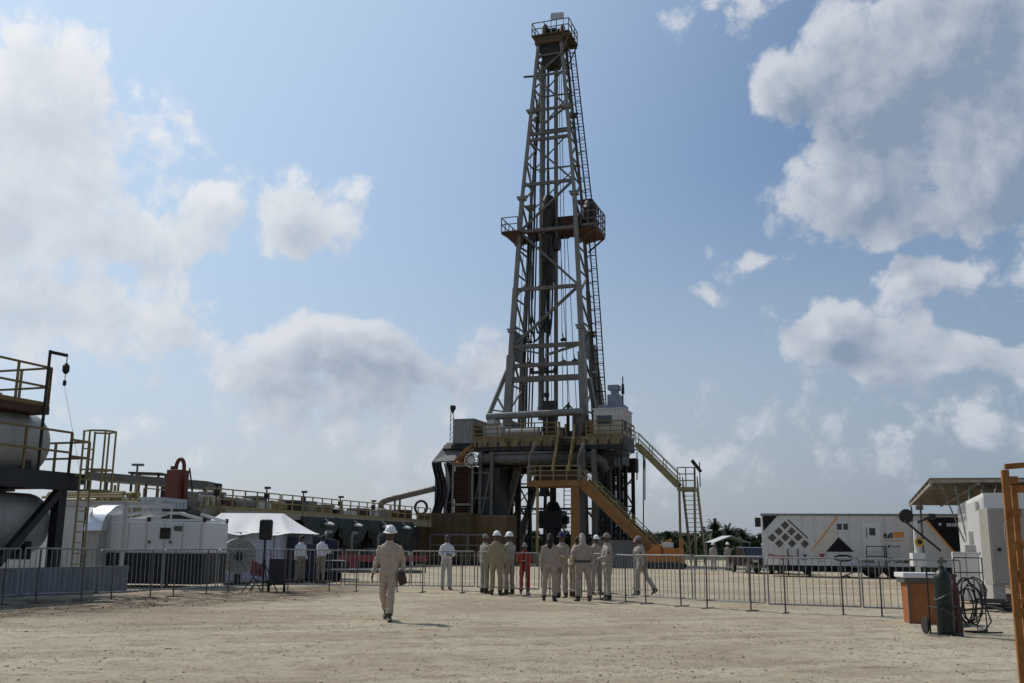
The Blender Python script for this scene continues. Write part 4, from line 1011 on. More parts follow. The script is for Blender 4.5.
# ladder with safety cage at the far end of the deck
lx, ly = 1.5, .42
b = MB()
for dy in (-.22, .22): b.tube([(lx, ly + dy, .62), (lx, ly + dy, zd + 1.25)], .032, 6)
for k in range(int((zd + .3) / .3)): b.bar((lx, ly - .22, .8 + .3 * k), (lx, ly + .22, .8 + .3 * k), .035)
b.bar((lx, ly - .22, zd - .05), (1.3, ly - .22, zd - .05), .05); b.bar((lx, ly + .22, zd - .05), (1.3, ly + .22, zd - .05), .05)
lad = b.build('ladder', M_YELP, st)
b = MB(); 
for z in (zd + 1.22, zd + .1, zd - .5): b.tube([(lx, ly - .25, z), (lx + .35, ly - .38, z), (lx + .75, ly - .2, z), (lx + .78, ly + .2, z), (lx + .35, ly + .42, z), (lx, ly + .25, z)], .03, 5)
for x, y in ((lx + .35, ly - .38), (lx + .75, ly - .2), (lx + .78, ly + .2), (lx + .35, ly + .42)): b.bar((x, y, zd - .5), (x, y, zd + 1.22), .04)
b.build('safety_cage', M_YELP, lad)

# white cabin behind the stand, with grey lean-to frame in front
def place(px, D): q = at(px, 560, D); return V((q.x, D, 0))
def zat(px, py, D): return at(px, py, D).z
t = thing('site_cabin', 'white cabin with dark window just behind the end of the tank stand', 'cabin', place(62, 37.5), YAW)
h = zat(105, 505, 35.5)
b = MB(); b.b2((-2.2, -1.2, .3), (.75, .1, h)); b.build('wall', M_WHITEG, t, bevel=.03)
b = MB(); b.b2((-2.3, -1.3, h), (.85, .2, h + .1)); b.build('roof', M_WHITEG, t)
b = MB(); b.b2((-.55, -1.23, h - 1.0), (.02, -1.201, h - .15)); b.build('window', M_GLASS, t)
b = MB(); b.b2((.1, -1.24, .35), (.68, -1.201, h - .2)); b.build('door', M_WHITE, t)
t = thing('pipe_canopy', 'thin white tube canopy frame standing over the ladder foot, open at the sides', 'canopy', place(122, 31.5), YAW)
h = zat(122, 503, 31.5)
b = MB(); 
for x, y in ((0, 0), (-2.6, 0), (0, 2.2), (-2.6, 2.2)): b.bar((x, y, 0), (x, y, h), .09)
b.bar((-2.6, 0, h), (0, 0, h), .09); b.bar((-2.6, 2.2, h), (0, 2.2, h), .09); b.bar((0, 0, h), (0, 2.2, h), .09); b.bar((-2.6, 0, h), (-2.6, 2.2, h), .09); b.build('frame', M_WHITEG, t)
# yellow pipework rising behind
t = thing('pipe_manifold', 'tangle of pale yellow pipes and valves behind the tank ladder', 'pipework', place(92, 40), YAW)
b = MB(); rs = random.Random(8); z0, z1 = zat(90, 492, 40), zat(90, 506, 40)
for k in range(9):
    y = rs.uniform(-.5, 1.5); z = rs.uniform(z1, z0); b.tube([(-2.4, y, z), (1.2 + rs.random(), y, z)], .06, 6)
for k in range(14):
    x = rs.uniform(-2.3, 1.8); b.tube([(x, .3, z1 - .6), (x, .3, z0 + rs.uniform(-.2, .5))], .05, 6); b.tube([(x - .12, .3, z0 - .1), (x + .12, .3, z0 - .1)], .12, 8)
for x in (-2.2, 1.8): b.bar((x, .3, 0), (x, .3, z1), .12)
b.build('pipe', M_YELP, t)
# silver hooded unit
t = thing('silver_hood_unit', 'grey machine housing with curved shiny silver hood left of the white generator', 'machine', place(99, 33.0), YAW)
ht, hm = zat(97, 505, 34), zat(97, 531, 34)
b = MB(); b.b2((-.62, 0, .3), (0, .85, hm)); b.b2((.0, .05, (hm + .3) / 2), (.03, .8, (hm + .3) / 2 + .06)); b.b2((0.0, 0, .3), (.025, .07, hm - .02)); b.b2((-.6, -.03, .5), (-.05, -.001, hm - .1)); b.build('housing', mat('putty_grey_paint', (.33, .325, .30), .6, 0, .12, 1.5, .25), t, bevel=.012)
b = MB(); n = 12; pr = [V((-.66, .85, hm + .003))]
for i in range(n + 1): a = math.pi / 2 * i / n; pr.append(V((-.66, .85 - .92 * math.sin(a), hm + .003 + (ht - hm) * math.cos(a))))
b.prism(pr, (.70, 0, 0)); b.build('hood', mat('polished_aluminium', (.62, .63, .66), .28, .9, .08, 2), t, True)
b = MB(); b.b2((-.7, -.1, 0), (.05, .95, .3)); b.build('skid', M_BLACK, t)
# grey-blue container and white generator
q = place(139, 47); dz = zat(140, 498, 46)
container('shipping_container', 'plain grey blue steel container behind the white generator', q, YAW + R(8), (2.9, 2.4, dz), M_CONT)
# white generator
DG = 34.
t = thing('generator_set', 'white generator housing with tubular roof frame behind the barriers', 'generator', place(158, DG), YAW + R(12))
hb, h1 = zat(160, 553, DG - .9), zat(160, 521.5, DG - .9); hf = zat(165, 513., DG - .9)
b = MB(); b.b2((-1.95, -.9, hb), (1.95, 1.0, h1)); gw = b.build('housing', M_WHITE, t, bevel=.04)
b = MB()
for k in range(7): x = -1.9 + .62 * k; b.b2((x, -.92, hb + .06), (x + .03, -.902, h1 - .06))
b.b2((-1.96, -.915, hb), (1.96, -.903, hb + .05)); b.build('panel_trim', M_WHITEG, gw)
b = MB(); b.b2((.45, -.935, h1 - .55), (.80, -.903, h1 - .2)); b.build('vent', M_STEELD, gw)
b = MB()
for x in (.92, .2): b.lathe([(.05, 0), (.05, .03)], 10, Matrix.Translation((x - .1, -.903, hb + .35)) @ Matrix.Rotation(R(90), 4, 'X'))
b.b2((.92, -.93, h1 - .3), (1.2, -.903, h1 - .14)); b.build('control_plate', M_STEEL, gw)
b = MB()
for x, y in ((-1.9, -.85), (1.9, -.85), (-1.9, .95), (1.9, .95), (0, -.85)): b.tube([(x, y, h1), (x, y, h1 + .14)], .06, 8)
b.build('lifting_lug', M_BLACK, t)
b = MB()
for y in (-.8, .9):
    b.bar((-1.85, y, h1 + .05), (-.4, y, hf), .09); b.bar((-.4, y, hf), (1.0, y, hf), .09); b.bar((1.0, y, hf), (1.9, y, h1 + .05), .09); b.bar((-.2, y, h1 + .03), (.6, y, hf), .09); b.bar((-1.9, y, h1 + .05), (1.9, y, h1 + .05), .07)
for x in (-.4, 1.0): b.bar((x, -.8, hf), (x, .9, hf), .09)
b.build('roof_frame', M_WHITE, t)
b = MB(); b.b2((.2, -.4, h1), (1.1, .6, h1 + .42)); b.build('radiator', M_STEELD, t)
b = MB(); b.b2((-1.95, -.88, .12), (1.95, .98, hb - .01)); b.build('base', M_BLACK, t)
# red brown vessel with goose neck
t = thing('rusty_separator', 'rust red upright vessel with curved gooseneck pipe on top', 'tank', place(172, 50), YAW)
z0, z1, z2 = zat(172, 500, 50), zat(172, 470, 50), zat(172, 461, 50)
b = MB(); b.b2((-.42, -.4, z0 - 1.5), (.34, .4, z1)); b.lathe([(.1, z0 - 1.), (.1, z1 - .4)], 10, Matrix.Translation((.45, 0, 0))); b.lathe([(.14, z1 - .02), (.14, z1 + .2)], 8, Matrix.Translation((-.35, 0, 0))); M_RED = mat('rust_red_paint', (.12, .026, .016), .6, 0, .25, 2, .4, (.08, .03, .02), 4); b.build('body', M_RED, t, bevel=.04)
b = MB(); pts = [V((.30, 0, z1 - .6)), V((.30, 0, z1 + .05))]
for i in range(9): a = math.pi * i / 8; pts.append(V((.06 + .24 * math.cos(a), 0, z1 + .12 + (z2 - z1 - .02) * math.sin(a))))
pts.append(V((-.18, 0, z1 - .0))); b.tube(pts, .10, 10); b.build('gooseneck_pipe', M_RED, t, True)
b = MB()
for x in (-.5, .4): b.bar((x, -.45, 0), (x, -.45, z0 - 1.5), .12); b.bar((x, .45, 0), (x, .45, z0 - 1.5), .12)
b.build('leg', M_STEELD, t)
# mud tanks with a walkway on top, running along the yard to the rig
MD0 = at(196, 500, 50.); MD0.z = 0; MD1 = at(425, 515, 76.); MD1.z = 0
dirn = (MD1 - MD0); LM = dirn.length; myaw = math.atan2(dirn.y, dirn.x)
MM = Matrix.Translation(MD0) @ Matrix.Rotation(myaw, 4, 'Z')     # local x along the tanks, local -y faces the yard
zw = zat(205, 508, 50.)
t0 = 0
NT = 4; seg = LM / NT
for k in range(NT):
    lab = ['mud tank with walkway nearest the rusty red vessel', 'second mud tank from the red vessel, under the walkway rails', 'third mud tank from the red vessel, behind the men in white shirts', 'mud tank farthest along, next to the brown water tank'][k]
    t = thing('mud_tank', 'long pale steel ' + lab, 'tank', MM @ V((seg * (k + .5), 0, 0)), myaw, 'mud tanks under the walkway')
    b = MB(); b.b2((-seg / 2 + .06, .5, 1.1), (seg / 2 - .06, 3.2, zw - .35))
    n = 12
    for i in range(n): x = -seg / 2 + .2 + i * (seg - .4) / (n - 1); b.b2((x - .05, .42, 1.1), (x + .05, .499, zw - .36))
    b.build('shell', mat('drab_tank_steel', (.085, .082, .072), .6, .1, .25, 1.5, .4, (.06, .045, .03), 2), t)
    b = MB()
    for i in range(5): x = -seg / 2 + .3 + i * (seg - .6) / 4; b.bar((x, .6, 0), (x, .6, 1.1), .2); b.bar((x, 3., 0), (x, 3., 1.1), .2)
    b.build('leg', M_STEELD, t)
    b = MB(); b.b2((-seg / 2 + .02, -.5, zw - .3), (seg / 2 - .02, 3.3, zw - .05)); b.b2((-seg / 2 + .02, -.56, zw - .34), (seg / 2 - .02, -.501, zw)); b.build('walkway', mat('bleached_deck_paint', (.30, .275, .21), .7, 0, .2, 2, .4, (.14, .10, .06), 3), t)
    r_ = MB(); rails(r_, [(-seg / 2 + .1, -.5, zw), (seg / 2 - .1, -.5, zw)], 1.0, .03, 1.1, 2, .16); rails(r_, [(-seg / 2 + .1, 3.25, zw), (seg / 2 - .1, 3.25, zw)], 1.0, .03, 1.1, 2, .16); r_.build('railing', M_YELP, t)
    rs = random.Random(40 + k)
    for i in range(4):
        x = -seg / 2 + seg * (i + .5) / 4; w_ = rs.uniform(.4, .9); hh_ = rs.uniform(.5, .9); m_ = rs.choice((M_STEELL, M_WHITEG, M_YEL, M_RUST, M_STEELD)); b = MB()
        if rs.random() < .5: b.b2((x - w_, 1.0, zw - .04), (x + w_, 2.0, zw + hh_))
        else: b.tube([(x - w_, 1.4, zw + .4), (x + w_, 1.4, zw + .4)], .38, 12); b.b2((x - w_, 1.1, zw - .04), (x + w_, 1.7, zw + .1))
        b.build('agitator_motor', m_, t, True)
def mdx(px):                                   # where a pixel column meets the walkway's near edge
    I = MM.inverted(); o = I @ CAM; d = I.to_3x3() @ ray(px, 510); return (o + d * ((-.5 - o.y) / d.y)).x
for i, (px, top) in enumerate(((218, 486), (268, 489), (305, 493), (342, 498), (375, 502))):
    x = mdx(px); p = MM @ V((x, -.35, zw)); zt_ = zat(px, top, p.y)
    t = thing('walkway_lamp', 'lamp on a thin mast on the mud tank walkway, %s' % ['nearest the red vessel', 'second from the red vessel', 'third of the row', 'second from the far end', 'farthest, by the grey flow pipe'][i], 'lamp', p, myaw, 'lamps along the walkway')
    b = MB(); b.tube([(0, 0, 0), (0, 0, zt_ - zw)], .045, 6); b.build('pole', M_STEELD, t)
    b = MB(); b.b2((-.09, -.2, zt_ - zw), (.09, .1, zt_ - zw + .12)); b.b2((-.1, -.12, zt_ - zw - .5), (.1, .1, zt_ - zw - .2)); b.build_each('lamp_head', M_STEELD, t)
for i, (px, top) in enumerate(((245, 491.5), (287, 496), (322, 500), (353, 504.5))):
    x = mdx(px); p = MM @ V((x, 1.6, zw - .04)); zt_ = zat(px, top, p.y)
    t = thing('hopper', 'grey box hopper standing above the mud tank rails, %s' % ['nearest the red vessel', 'second from the red vessel', 'third from the red vessel', 'farthest of the four'][i], 'hopper', p, myaw, 'hoppers on the mud tanks')
    hh_ = zt_ - zw; b = MB(); b.b2((-.5, -.4, .0), (.5, .4, hh_ - .12)); b.build('body', M_STEEL, t); b = MB(); b.b2((-.58, -.48, hh_ - .12), (.58, .48, hh_)); b.build('cap', M_STEELL, t)
# swags of dark green tarp under the walkway with white lamps between
for i, (xa_, xb_) in enumerate(((300, 336), (336, 366), (366, 392), (392, 412))):
    x0, x1 = mdx(xa_), mdx(xb_); b = MB(); n, mz = 26, 9; vs, fs = [], []
    for j in range(mz + 1):
        for k in range(n + 1):
            u_ = k / n; drop = (.55 + 1.35 * math.sin(math.pi * u_) ** .8) * (j / mz)
            vs.append((x0 + (x1 - x0) * u_, -.62 - .22 * math.sin(math.pi * j / mz) * (.6 + .4 * math.sin(u_ * 30 + j)) - .08 * math.sin(u_ * 41 + j * .6 * (1 if u_ > .5 else -1)), zw - .12 - drop))
    w1 = n + 1
    for j in range(mz):
        for k in range(n): fs.append((j * w1 + k, j * w1 + k + 1, (j + 1) * w1 + k + 1, (j + 1) * w1 + k))
    b.add(vs, fs); b.add([(x, y + .03, z) for x, y, z in vs], [tuple(reversed(f)) for f in fs])
    o = b.build('tarp_swag', M_TARP, None, True, ang=180); o.matrix_world = MM
    tag(o, 'dark green tarp hung in a swag below the walkway, %s' % ['just right of the white tent', 'second from the tent', 'third from the tent', 'farthest from the tent'][i], 'tarp', 'tarps hung below the walkway')
for i, px in enumerate((283, 323, 352, 381, 401)):
    x = mdx(px); p = MM @ V((x, -.95, zw - .5)); t = thing('work_lamp', 'small white work lamp hung under the walkway edge, number %s from the tent' % ['one', 'two', 'three', 'four', 'five'][i], 'lamp', p, myaw, 'work lamps under the walkway')
    t['label'] = 'small white work lamp under the walkway edge, %s' % ['above the white tent roof', 'just right of the tent peak', 'above the men in white shirts', 'between the second and third tarp', 'nearest the brown water tank'][i]
    b = MB(); b.tube([(0, 0, .12), (0, 0, 0), (0, 0, -.08)], [.12, .34, .30], 12); b.tube([(0, 0, .1), (0, .35, .35)], .03, 5); b.build('lamp_shade', M_WHITE, t, True)
# flow line
t = thing('flow_line', 'grey pipe sloping up from the walkway to the tarpaulin shelter', 'pipe', RIGM @ V((rl(380, 505, -4).x, -4, 0)), YAW)
ox = rl(380, 505, -4).x
def fl_(px, py): v = rl(px, py, -4); return V((v.x - ox, 0, v.z))
b = MB(); b.tube([fl_(381, 508), fl_(381, 503.5), fl_(384, 501), fl_(390, 499), fl_(434, 488.5)], .27, 12); 
for px, py in ((395, 498), (400, 497)): e = fl_(px, py); b.bar(e, V((e.x, 0, zw)), .14)
b.build('pipe', M_STEEL, t, True)
t = thing('hose_coil', 'dark hose coil on the walkway end beside the brown tank', 'hose', RIGM @ V((rl(421, 508, -9.5).x, -9.5, rl(421, 514, -9.5).z)), YAW)
b = MB(); b.tube([(.5 * math.cos(a * .3), 0, .5 + .5 * math.sin(a * .3)) for a in range(21)], .1, 6, closed=True); b.build('coil', M_RUBBER, t, True)
# long thin roofs further back on the left
def flat_roof(name, label, pxa, pya, pxb, pyb, D, dep, m=M_STEEL, thick=.16):
    a, b_ = at(pxa, pya, D), at(pxb, pyb, D * 1.0)
    c = (a + b_) / 2; ln = (b_ - a).length; t = thing(name, label, 'canopy', (c.x, c.y, 0), 0)
    z = c.z; b = MB(); sl_ = (b_.z - a.z) / 2
    b.prism([V((-ln / 2, 0, z - sl_)), V((ln / 2, 0, z + sl_)), V((ln / 2, dep, z + sl_)), V((-ln / 2, dep, z - sl_))], (0, 0, thick)); b.build('roof', m, t)
    b = MB(); n = max(2, int(ln / 3) + 1)
    for k in range(n):
        x = -ln / 2 + .2 + k * (ln - .4) / (n - 1)
        for y in (.15, dep - .15): b.bar((x, y, 0), (x, y, z + sl_ * (2 * k / (n - 1) - 1)), .12)
    b.build('post', M_STEELD, t); return t
flat_roof('walkway_roof', 'long flat grey roof on posts stretching behind the grey container', 84, 479, 207, 489, 58, 3., M_STEEL, .45)
flat_roof('shade_roof', 'small flat dark roof above the long grey roof beside the red vessel', 128, 473.5, 161, 474.5, 62, 1.6, M_STEELD, .12)
t = thing('yard_lamp', 'tall thin lamp pole left of the small dark roof', 'lamp', place(129.5, 60), 0)
zt_ = zat(129.5, 464.5, 60); b = MB(); b.tube([(0, 0, 0), (0, 0, zt_)], .06, 6); b.build('pole', M_STEEL, t); b = MB(); b.b2((-.3, -.15, zt_ - .08), (.35, .15, zt_ + .05)); b.build('lamp_head', M_STEELL, t)
t = thing('whip_aerial', 'thin leaning aerial rod beside the end of the long grey roof', 'aerial', place(192, 58), 0)
b = MB(); b.tube([at(192, 488, 58) - place(192, 58), at(189.5, 468, 58) - place(192, 58)], .05, 5); b.tube([V((0, 0, 0)), at(192, 488, 58) - place(192, 58)], .06, 5); b.build('rod', M_STEELD, t)
# yellowish pump skid between container and mud tanks
t = thing('pump_skid', 'ochre pumps and valve stems between the red vessel and the mud tanks', 'pump', place(190, 51), YAW)
b = MB(); rs = random.Random(6); z0 = zat(190, 514, 51)
for k in range(12): x = -2 + .35 * k + rs.uniform(-.1, .1); b.tube([(x, rs.uniform(-.4, .4), z0 - .6), (x + rs.uniform(-.2, .2), 0, z0 + rs.uniform(.3, .9))], rs.uniform(.06, .2), 7)
b.b2((-2.2, -.5, z0 - .8), (2.4, .5, z0 - .1)); b.build('pump', mat('ochre_dirty_paint', (.24, .185, .10), .65, 0, .25, 2, .5), t, True)
b = MB(); b.b2((-2.2, -.6, .0), (2.4, .6, z0 - .81)); b.build('skid', M_STEELD, t)
# tent
DT = 40.
t = thing('marquee_tent', 'white event tent with pitched canvas roof behind the loudspeaker', 'tent', place(262, DT), YAW + R(14))
TM = Matrix.Translation(place(262, DT)) @ Matrix.Rotation(YAW + R(14), 4, 'Z')
ze, zr_ = zat(262, 533, 39), zat(262, 514, 41)
xl, xr = lpx(TM, 196, 540, y=-1.6).x, lpx(TM, 287, 540, y=-1.6).x
b = MB(); n = 16; rows = 6; vs, fs = [], []
for s in (-1, 1):
    o = len(vs)
    for j in range(rows + 1):
        v_ = j / rows; z = ze + (zr_ - ze) * v_ ** 1.25; y = -1.9 * (1 - v_) * -s if s > 0 else -1.9 * (1 - v_)
        x0, x1 = xl - .25 + 0.55 * v_, xr + .25 - .95 * v_
        for k in range(n + 1): u_ = k / n; vs.append((x0 + (x1 - x0) * u_, y, z - .10 * math.sin(math.pi * u_ * 3) ** 2 * (1 - v_)))
    for j in range(rows):
        for k in range(n): fs.append((o + j * (n + 1) + k, o + j * (n + 1) + k + 1, o + (j + 1) * (n + 1) + k + 1, o + (j + 1) * (n + 1) + k))
o = (rows + 1) * (n + 1)
for k0 in (0, n):
    for j in range(rows): fs.append((j * (n + 1) + k0, (j + 1) * (n + 1) + k0, o + (j + 1) * (n + 1) + k0, o + j * (n + 1) + k0))
b.add(vs, fs); M_CANV = mat('white_canvas', (.62, .62, .63), .7, 0, .05, 1.2, .1, (.4, .38, .35)); b.build('roof', M_CANV, t, True, ang=60)
b = MB()
for k in range(28):
    x = xl + (xr - xl) * k / 28; dy = .06 * math.sin(k * 1.9)
    b.add([(x, -1.6 + dy, .05), (x + (xr - xl) / 28, -1.6 + .06 * math.sin((k + 1) * 1.9), .05), (x + (xr - xl) / 28, -1.6 + .06 * math.sin((k + 1) * 1.9), ze + .02), (x, -1.6 + dy, ze + .02)], [(0, 1, 2, 3)])
b.b2((xl, 1.6, .05), (xr, 1.63, ze)); b.b2((xl, -1.55, .05), (xl + .03, 1.59, ze)); b.build('wall', mat('pale_blue_canvas', (.40, .43, .52), .8, 0, .12, 1.5, .15), t, True)
b = MB()
for x in (xl, (xl + xr) / 2, xr):
    for y in (-1.7, 1.7): b.bar((x, y, 0), (x, y, ze), .06)
b.build('post', M_STEELL, t)
# big round fan in front of the tent
t = thing('drum_fan', 'big round grey drum fan on a dark stand before the tent wall', 'fan', place(238, 36.), R(20))
zc = zat(238, 556, 36.); rd = 18. / 1000 * 36 * .95
b = MB(); Mf = Matrix.Translation((0, 0, zc)) @ Matrix.Rotation(R(90), 4, 'X')
b.lathe([(rd * .93, -.2), (rd, -.2), (rd, .2), (rd * .93, .2)], 36, Mf); b.lathe([(rd * .92, -.12), (rd * .92, -.1)], 36, Mf); b.build('drum', mat('fan_grey', (.36, .36, .35), .45, .2, .1, 2), t, True)
b = MB()
for k in range(7): b.tube([(rd * .13 * (k + 1) * math.cos(j * .2618), -.22, zc + rd * .13 * (k + 1) * math.sin(j * .2618)) for j in range(24)], .012, 4, closed=True)
for k in range(12): a = k * math.pi / 6; b.bar((0, -.22, zc), (rd * math.cos(a), -.22, zc + rd * math.sin(a)), .02)
b.build('grille', M_STEELL, t)
b = MB(); b.lathe([(.16, -.28), (.16, .3), (.02, .35)], 14, Mf); b.b2((-.12, .0, .1), (.12, .3, zc)); b.b2((-.45, -.35, 0), (.45, .45, .1)); b.build('stand', M_BLACK, t)
# navy display boards under the open right bay of the tent
M_NAVY = mat('navy_print_board', (.014, .018, .040), .5, 0, .25, 2, .2)
DB = 38.4
t = thing('display_board', 'dark navy display boards standing before the right end of the white tent', 'display board', place(281, DB), R(6)); zt_ = zat(281, 537, DB)
b = MB(); b.b2((-.66, 0, .15), (.60, .05, zt_)); b.b2((.63, .06, .15), (1.3, .11, zt_ - .25)); b.build('panel', M_NAVY, t, bevel=.01)
b = MB(); b.b2((-.62, -.006, zt_ - .75), (.58, -.001, zt_ - .66)); b.build('printed_band', mat('maroon_band', (.08, .012, .02), .5), t)
b = MB()
for x in (-.55, .55, 1.22): b.b2((x - .04, -.3, 0), (x + .04, .35, .05)); b.b2((x - .025, .12, 0), (x + .025, .16, zt_ - .3))
b.build('stand', M_STEELD, t)
t = thing('covered_table', 'long table with dark cloth behind the two men in white shirts', 'table', place(318, 40.5), R(4))
b = MB(); b.b2((-.9, 0, .03), (.9, .7, .78)); b.build('cloth', mat('black_table_cloth', (.02, .02, .024), .8, 0, .3, 4), t, bevel=.03)
b = MB(); b.b2((-1., -.05, .781), (1., .75, .81)); b.build('tabletop', M_WHITEG, t)
t = thing('navy_stall', 'dark navy canvas stall between the tent and the mud tanks', 'stall', place(303, 42.5), R(8)); zt_ = zat(303, 533, 42.5)
b = MB(); b.prism([V((-1.5, 0, .05)), V((1.4, 0, .05)), V((1.4, 0, zt_ - .3)), V((0, 0, zt_)), V((-1.5, 0, zt_ - .2))], (0, 2., 0)); b.build('canvas', M_NAVY, t, bevel=.03)
b = MB()
for x in (-1.45, 1.35): b.bar((x, -.05, 0), (x, -.05, zt_ - .25), .06)
b.build('post', M_STEELD, t)
# loudspeaker on a tripod
DS = 30.5
t = thing('loudspeaker', 'black loudspeaker on top of the tripod stand at the barrier', 'loudspeaker', V((at(265.5, 540, DS).x, DS, zat(265, 540, DS))), R(8))
h = zat(265, 519.5, DS) - zat(265, 540, DS)
b = MB(); b.prism([V((-.19, -.16, 0)), V((.19, -.16, 0)), V((.19, .05, 0)), V((.10, .22, 0)), V((-.10, .22, 0)), V((-.19, .05, 0))], (0, 0, h)); b.build('cabinet', M_BLACK, t, bevel=.06)
b = MB(); b.lathe([(.13, 0), (.13, .02), (.05, .005)], 20, Matrix.Translation((0, -.163, h * .33)) @ Matrix.Rotation(R(90), 4, 'X')); b.b2((-.1, -.175, h * .66), (.1, -.163, h * .88)); b.build('driver_grille', M_STEELD, t)
t = thing('tripod_stand', 'black tripod stand carrying the loudspeaker by the barrier', 'tripod', V((at(265.5, 540, DS).x, DS, 0)), R(8))
zs_ = zat(265, 540, DS)
b = MB(); b.tube([(0, 0, .08), (0, 0, zs_)], .025, 8); b.tube([(0, 0, .8), (0, 0, .95)], .045, 8); b.build('pole', M_BLACK, t)
for a in (200, 320, 80):
    b = MB(); d = V((math.cos(R(a)), math.sin(R(a)), 0)); b.tube([V((0, 0, .88)), d * .62 + V((0, 0, .02))], .018, 6); b.tube([V((0, 0, .3)), d * .33 + V((0, 0, .42))], .012, 6); b.build('leg', M_BLACK, t)
# dark trolley behind the speaker, cables, small red stand
t = thing('power_amplifier_trolley', 'black wheeled equipment trolley right of the loudspeaker tripod', 'trolley', place(278, 31.), R(10))
b = MB(); b.b2((-.24, -.25, .22), (.24, .3, 1.0)); b.build('case', M_BLACK, t, bevel=.03)
b = MB(); b.tube([(-.2, -.2, .9), (-.2, -.3, 1.25), (.2, -.3, 1.25), (.2, -.2, .9)], .02, 6); b.build('handle', M_STEEL, t)
for s in (-.26, .2):
    b = MB(); b.lathe([(.08, -.03), (.19, -.03), (.2, 0), (.19, .03), (.08, .03)], 18, Matrix.Translation((s + .03, -.05, .2)) @ Matrix.Rotation(R(90), 4, 'Y')); b.build('wheel', M_RUBBER, t, True)
t = thing('red_folding_stool', 'small faded red folding stand left of the loudspeaker tripod', 'stand', place(258, 31.2), R(25))
M_PINK = mat('faded_red_cloth', (.20, .042, .05), .7, 0, .2, 3, .3)
b = MB(); b.bar((-.16, 0, .0), (.18, .2, .62), .03); b.bar((.16, 0, .0), (-.18, .2, .62), .03); b.bar((-.16, .3, 0), (.18, .1, .62), .03); b.build('frame', M_STEELD, t)
b = MB(); b.prism([V((-.2, 0, .5)), V((.18, .02, .44)), V((.2, .22, .78)), V((-.14, .2, .95))], (0, .03, 0)); b.b2((-.2, .05, .6), (.2, .24, .66)); b.build('cloth', M_PINK, t)
# red barrier boards
for i, (px, w_, D) in enumerate(((340, 2.2, 50), (378, 2.6, 54), (346, .5, 60))):
    if i == 2: continue
    t = thing('barrier_board', ['long faded red barrier board left of the walking man', 'faded red barrier board on posts just behind the walking man'][i], 'barrier', place(px, D), R(6))
    z = zat(px, 552, D); b = MB(); b.b2((-w_, 0, z - .46), (w_, .04, z - .16)); b.b2((w_ * .2, -.01, z - 1.0), (w_ * .2 + .4, .05, z - .48)); b.build('board', M_PINK, t)
    b = MB(); 
    for x in (-w_ + .1, 0, w_ - .1): b.bar((x, .09, 0), (x, .09, z), .08)
    b.build('post', M_STEELD, t)
# low pipe rack on the ground behind the barrier
t = thing('pipe_rack', 'low rack of grey drill pipes lying behind the barrier near the men in white shirts', 'pipe rack', place(335, 40), R(3))
for k in range(6):
    b = MB(); b.tube([(-2.8 + .1 * k, .2 * k, .42), (3.4 - .08 * k, .2 * k, .42)], .07, 8); b.build('pipe', M_STEELL if k % 2 else M_STEEL, t, True)
b = MB()
for x in (-2.2, 0, 2.6): b.b2((x - .08, -.1, 0), (x + .08, 1.15, .345))
b.build('trestle', M_STEELD, t)
# fuel tanks / machines in the shade under the walkway, seen between the swags
rs = random.Random(77)
for i, px in enumerate((318, 345, 372, 398)):
    D = [58, 62, 66, 72][i]; t = thing('shaded_pump', 'dark pump unit standing under the walkway, %s' % ['behind the first tarp from the tent', 'behind the second tarp from the tent', 'behind the third tarp from the tent', 'beside the brown water tank'][i], 'pump', place(px, D) + V((0, -.6, 0)), myaw, 'pumps under the walkway')
    b = MB(); b.tube([(-.8, 0, .8), (.5, 0, .8)], .42, 14); b.tube([(.5, 0, .8), (1.2, 0, .8)], .25, 12); b.build('motor', [M_STEELD, M_RUST, M_STEEL, M_STEELD][i], t, True)
    b = MB(); b.b2((-1., -.5, 0), (1.4, .5, .4)); b.build('base', M_BLACK, t); b = MB(); b.tube([(.9, 0, .8), (.9, 0, 1.9), (1.1, 0, 2.1), (1.6, 0, 2.1)], .1, 8); b.build('pipe', M_STEELL, t, True)
# ------------------------------------------------------------------ crowd barriers
FP = [(-14.2, 18.2), (-11.3, 24.), (-9.8, 26.8), (-8.1, 30.2), (-6.8, 31.8), (-4.6, 32.4), (-2.5, 32.0), (.5, 31.2), (2.75, 28.8), (3.35, 27.3), (4.45, 25.7), (6.05, 23.9), (8.6, 22.7), (10.4, 22.1)]
def walk(pts):
    for p, q in zip(pts, pts[1:]):
        p, q = V((*p, 0)), V((*q, 0)); n = max(2, int((q - p).length / .1))
        for i in range(n): yield p.lerp(q, i / n)
    yield V((*pts[-1], 0))
PL = 2.1
nodes = []; acc = None
for p in walk(FP):
    if acc is None or (p - acc).length >= PL + .0: nodes.append(p.copy()); acc = p.copy()
proto = None
NM = [(-190, 'at the left edge, before the near end of the tank skid'), (-80, 'at the left edge, before the blue grey skid'), (15, 'before the lower grey tank'), (62, 'before the yellow tank ladder'), (108, 'before the left end of the white generator'), (150, 'before the middle of the white generator'), (190, 'before the right end of the white generator'), (228, 'before the round drum fan'), (262, 'just behind the loudspeaker tripod'), (305, 'before the two men in white shirts'), (360, 'behind the left shoulder of the walking man'), (420, 'between the walking man and the person with folded arms'), (470, 'behind the man in grey coverall and dark cap'), (525, 'behind the short person in red'), (570, 'behind the long haired person'), (612, 'behind the man in grey cap in profile'), (655, 'before the man striding away'), (735, 'before the two distant men'), (800, 'before the diamonds of the white trailer'), (870, 'before the door landing of the white trailer'), (940, 'behind the orange bin')]
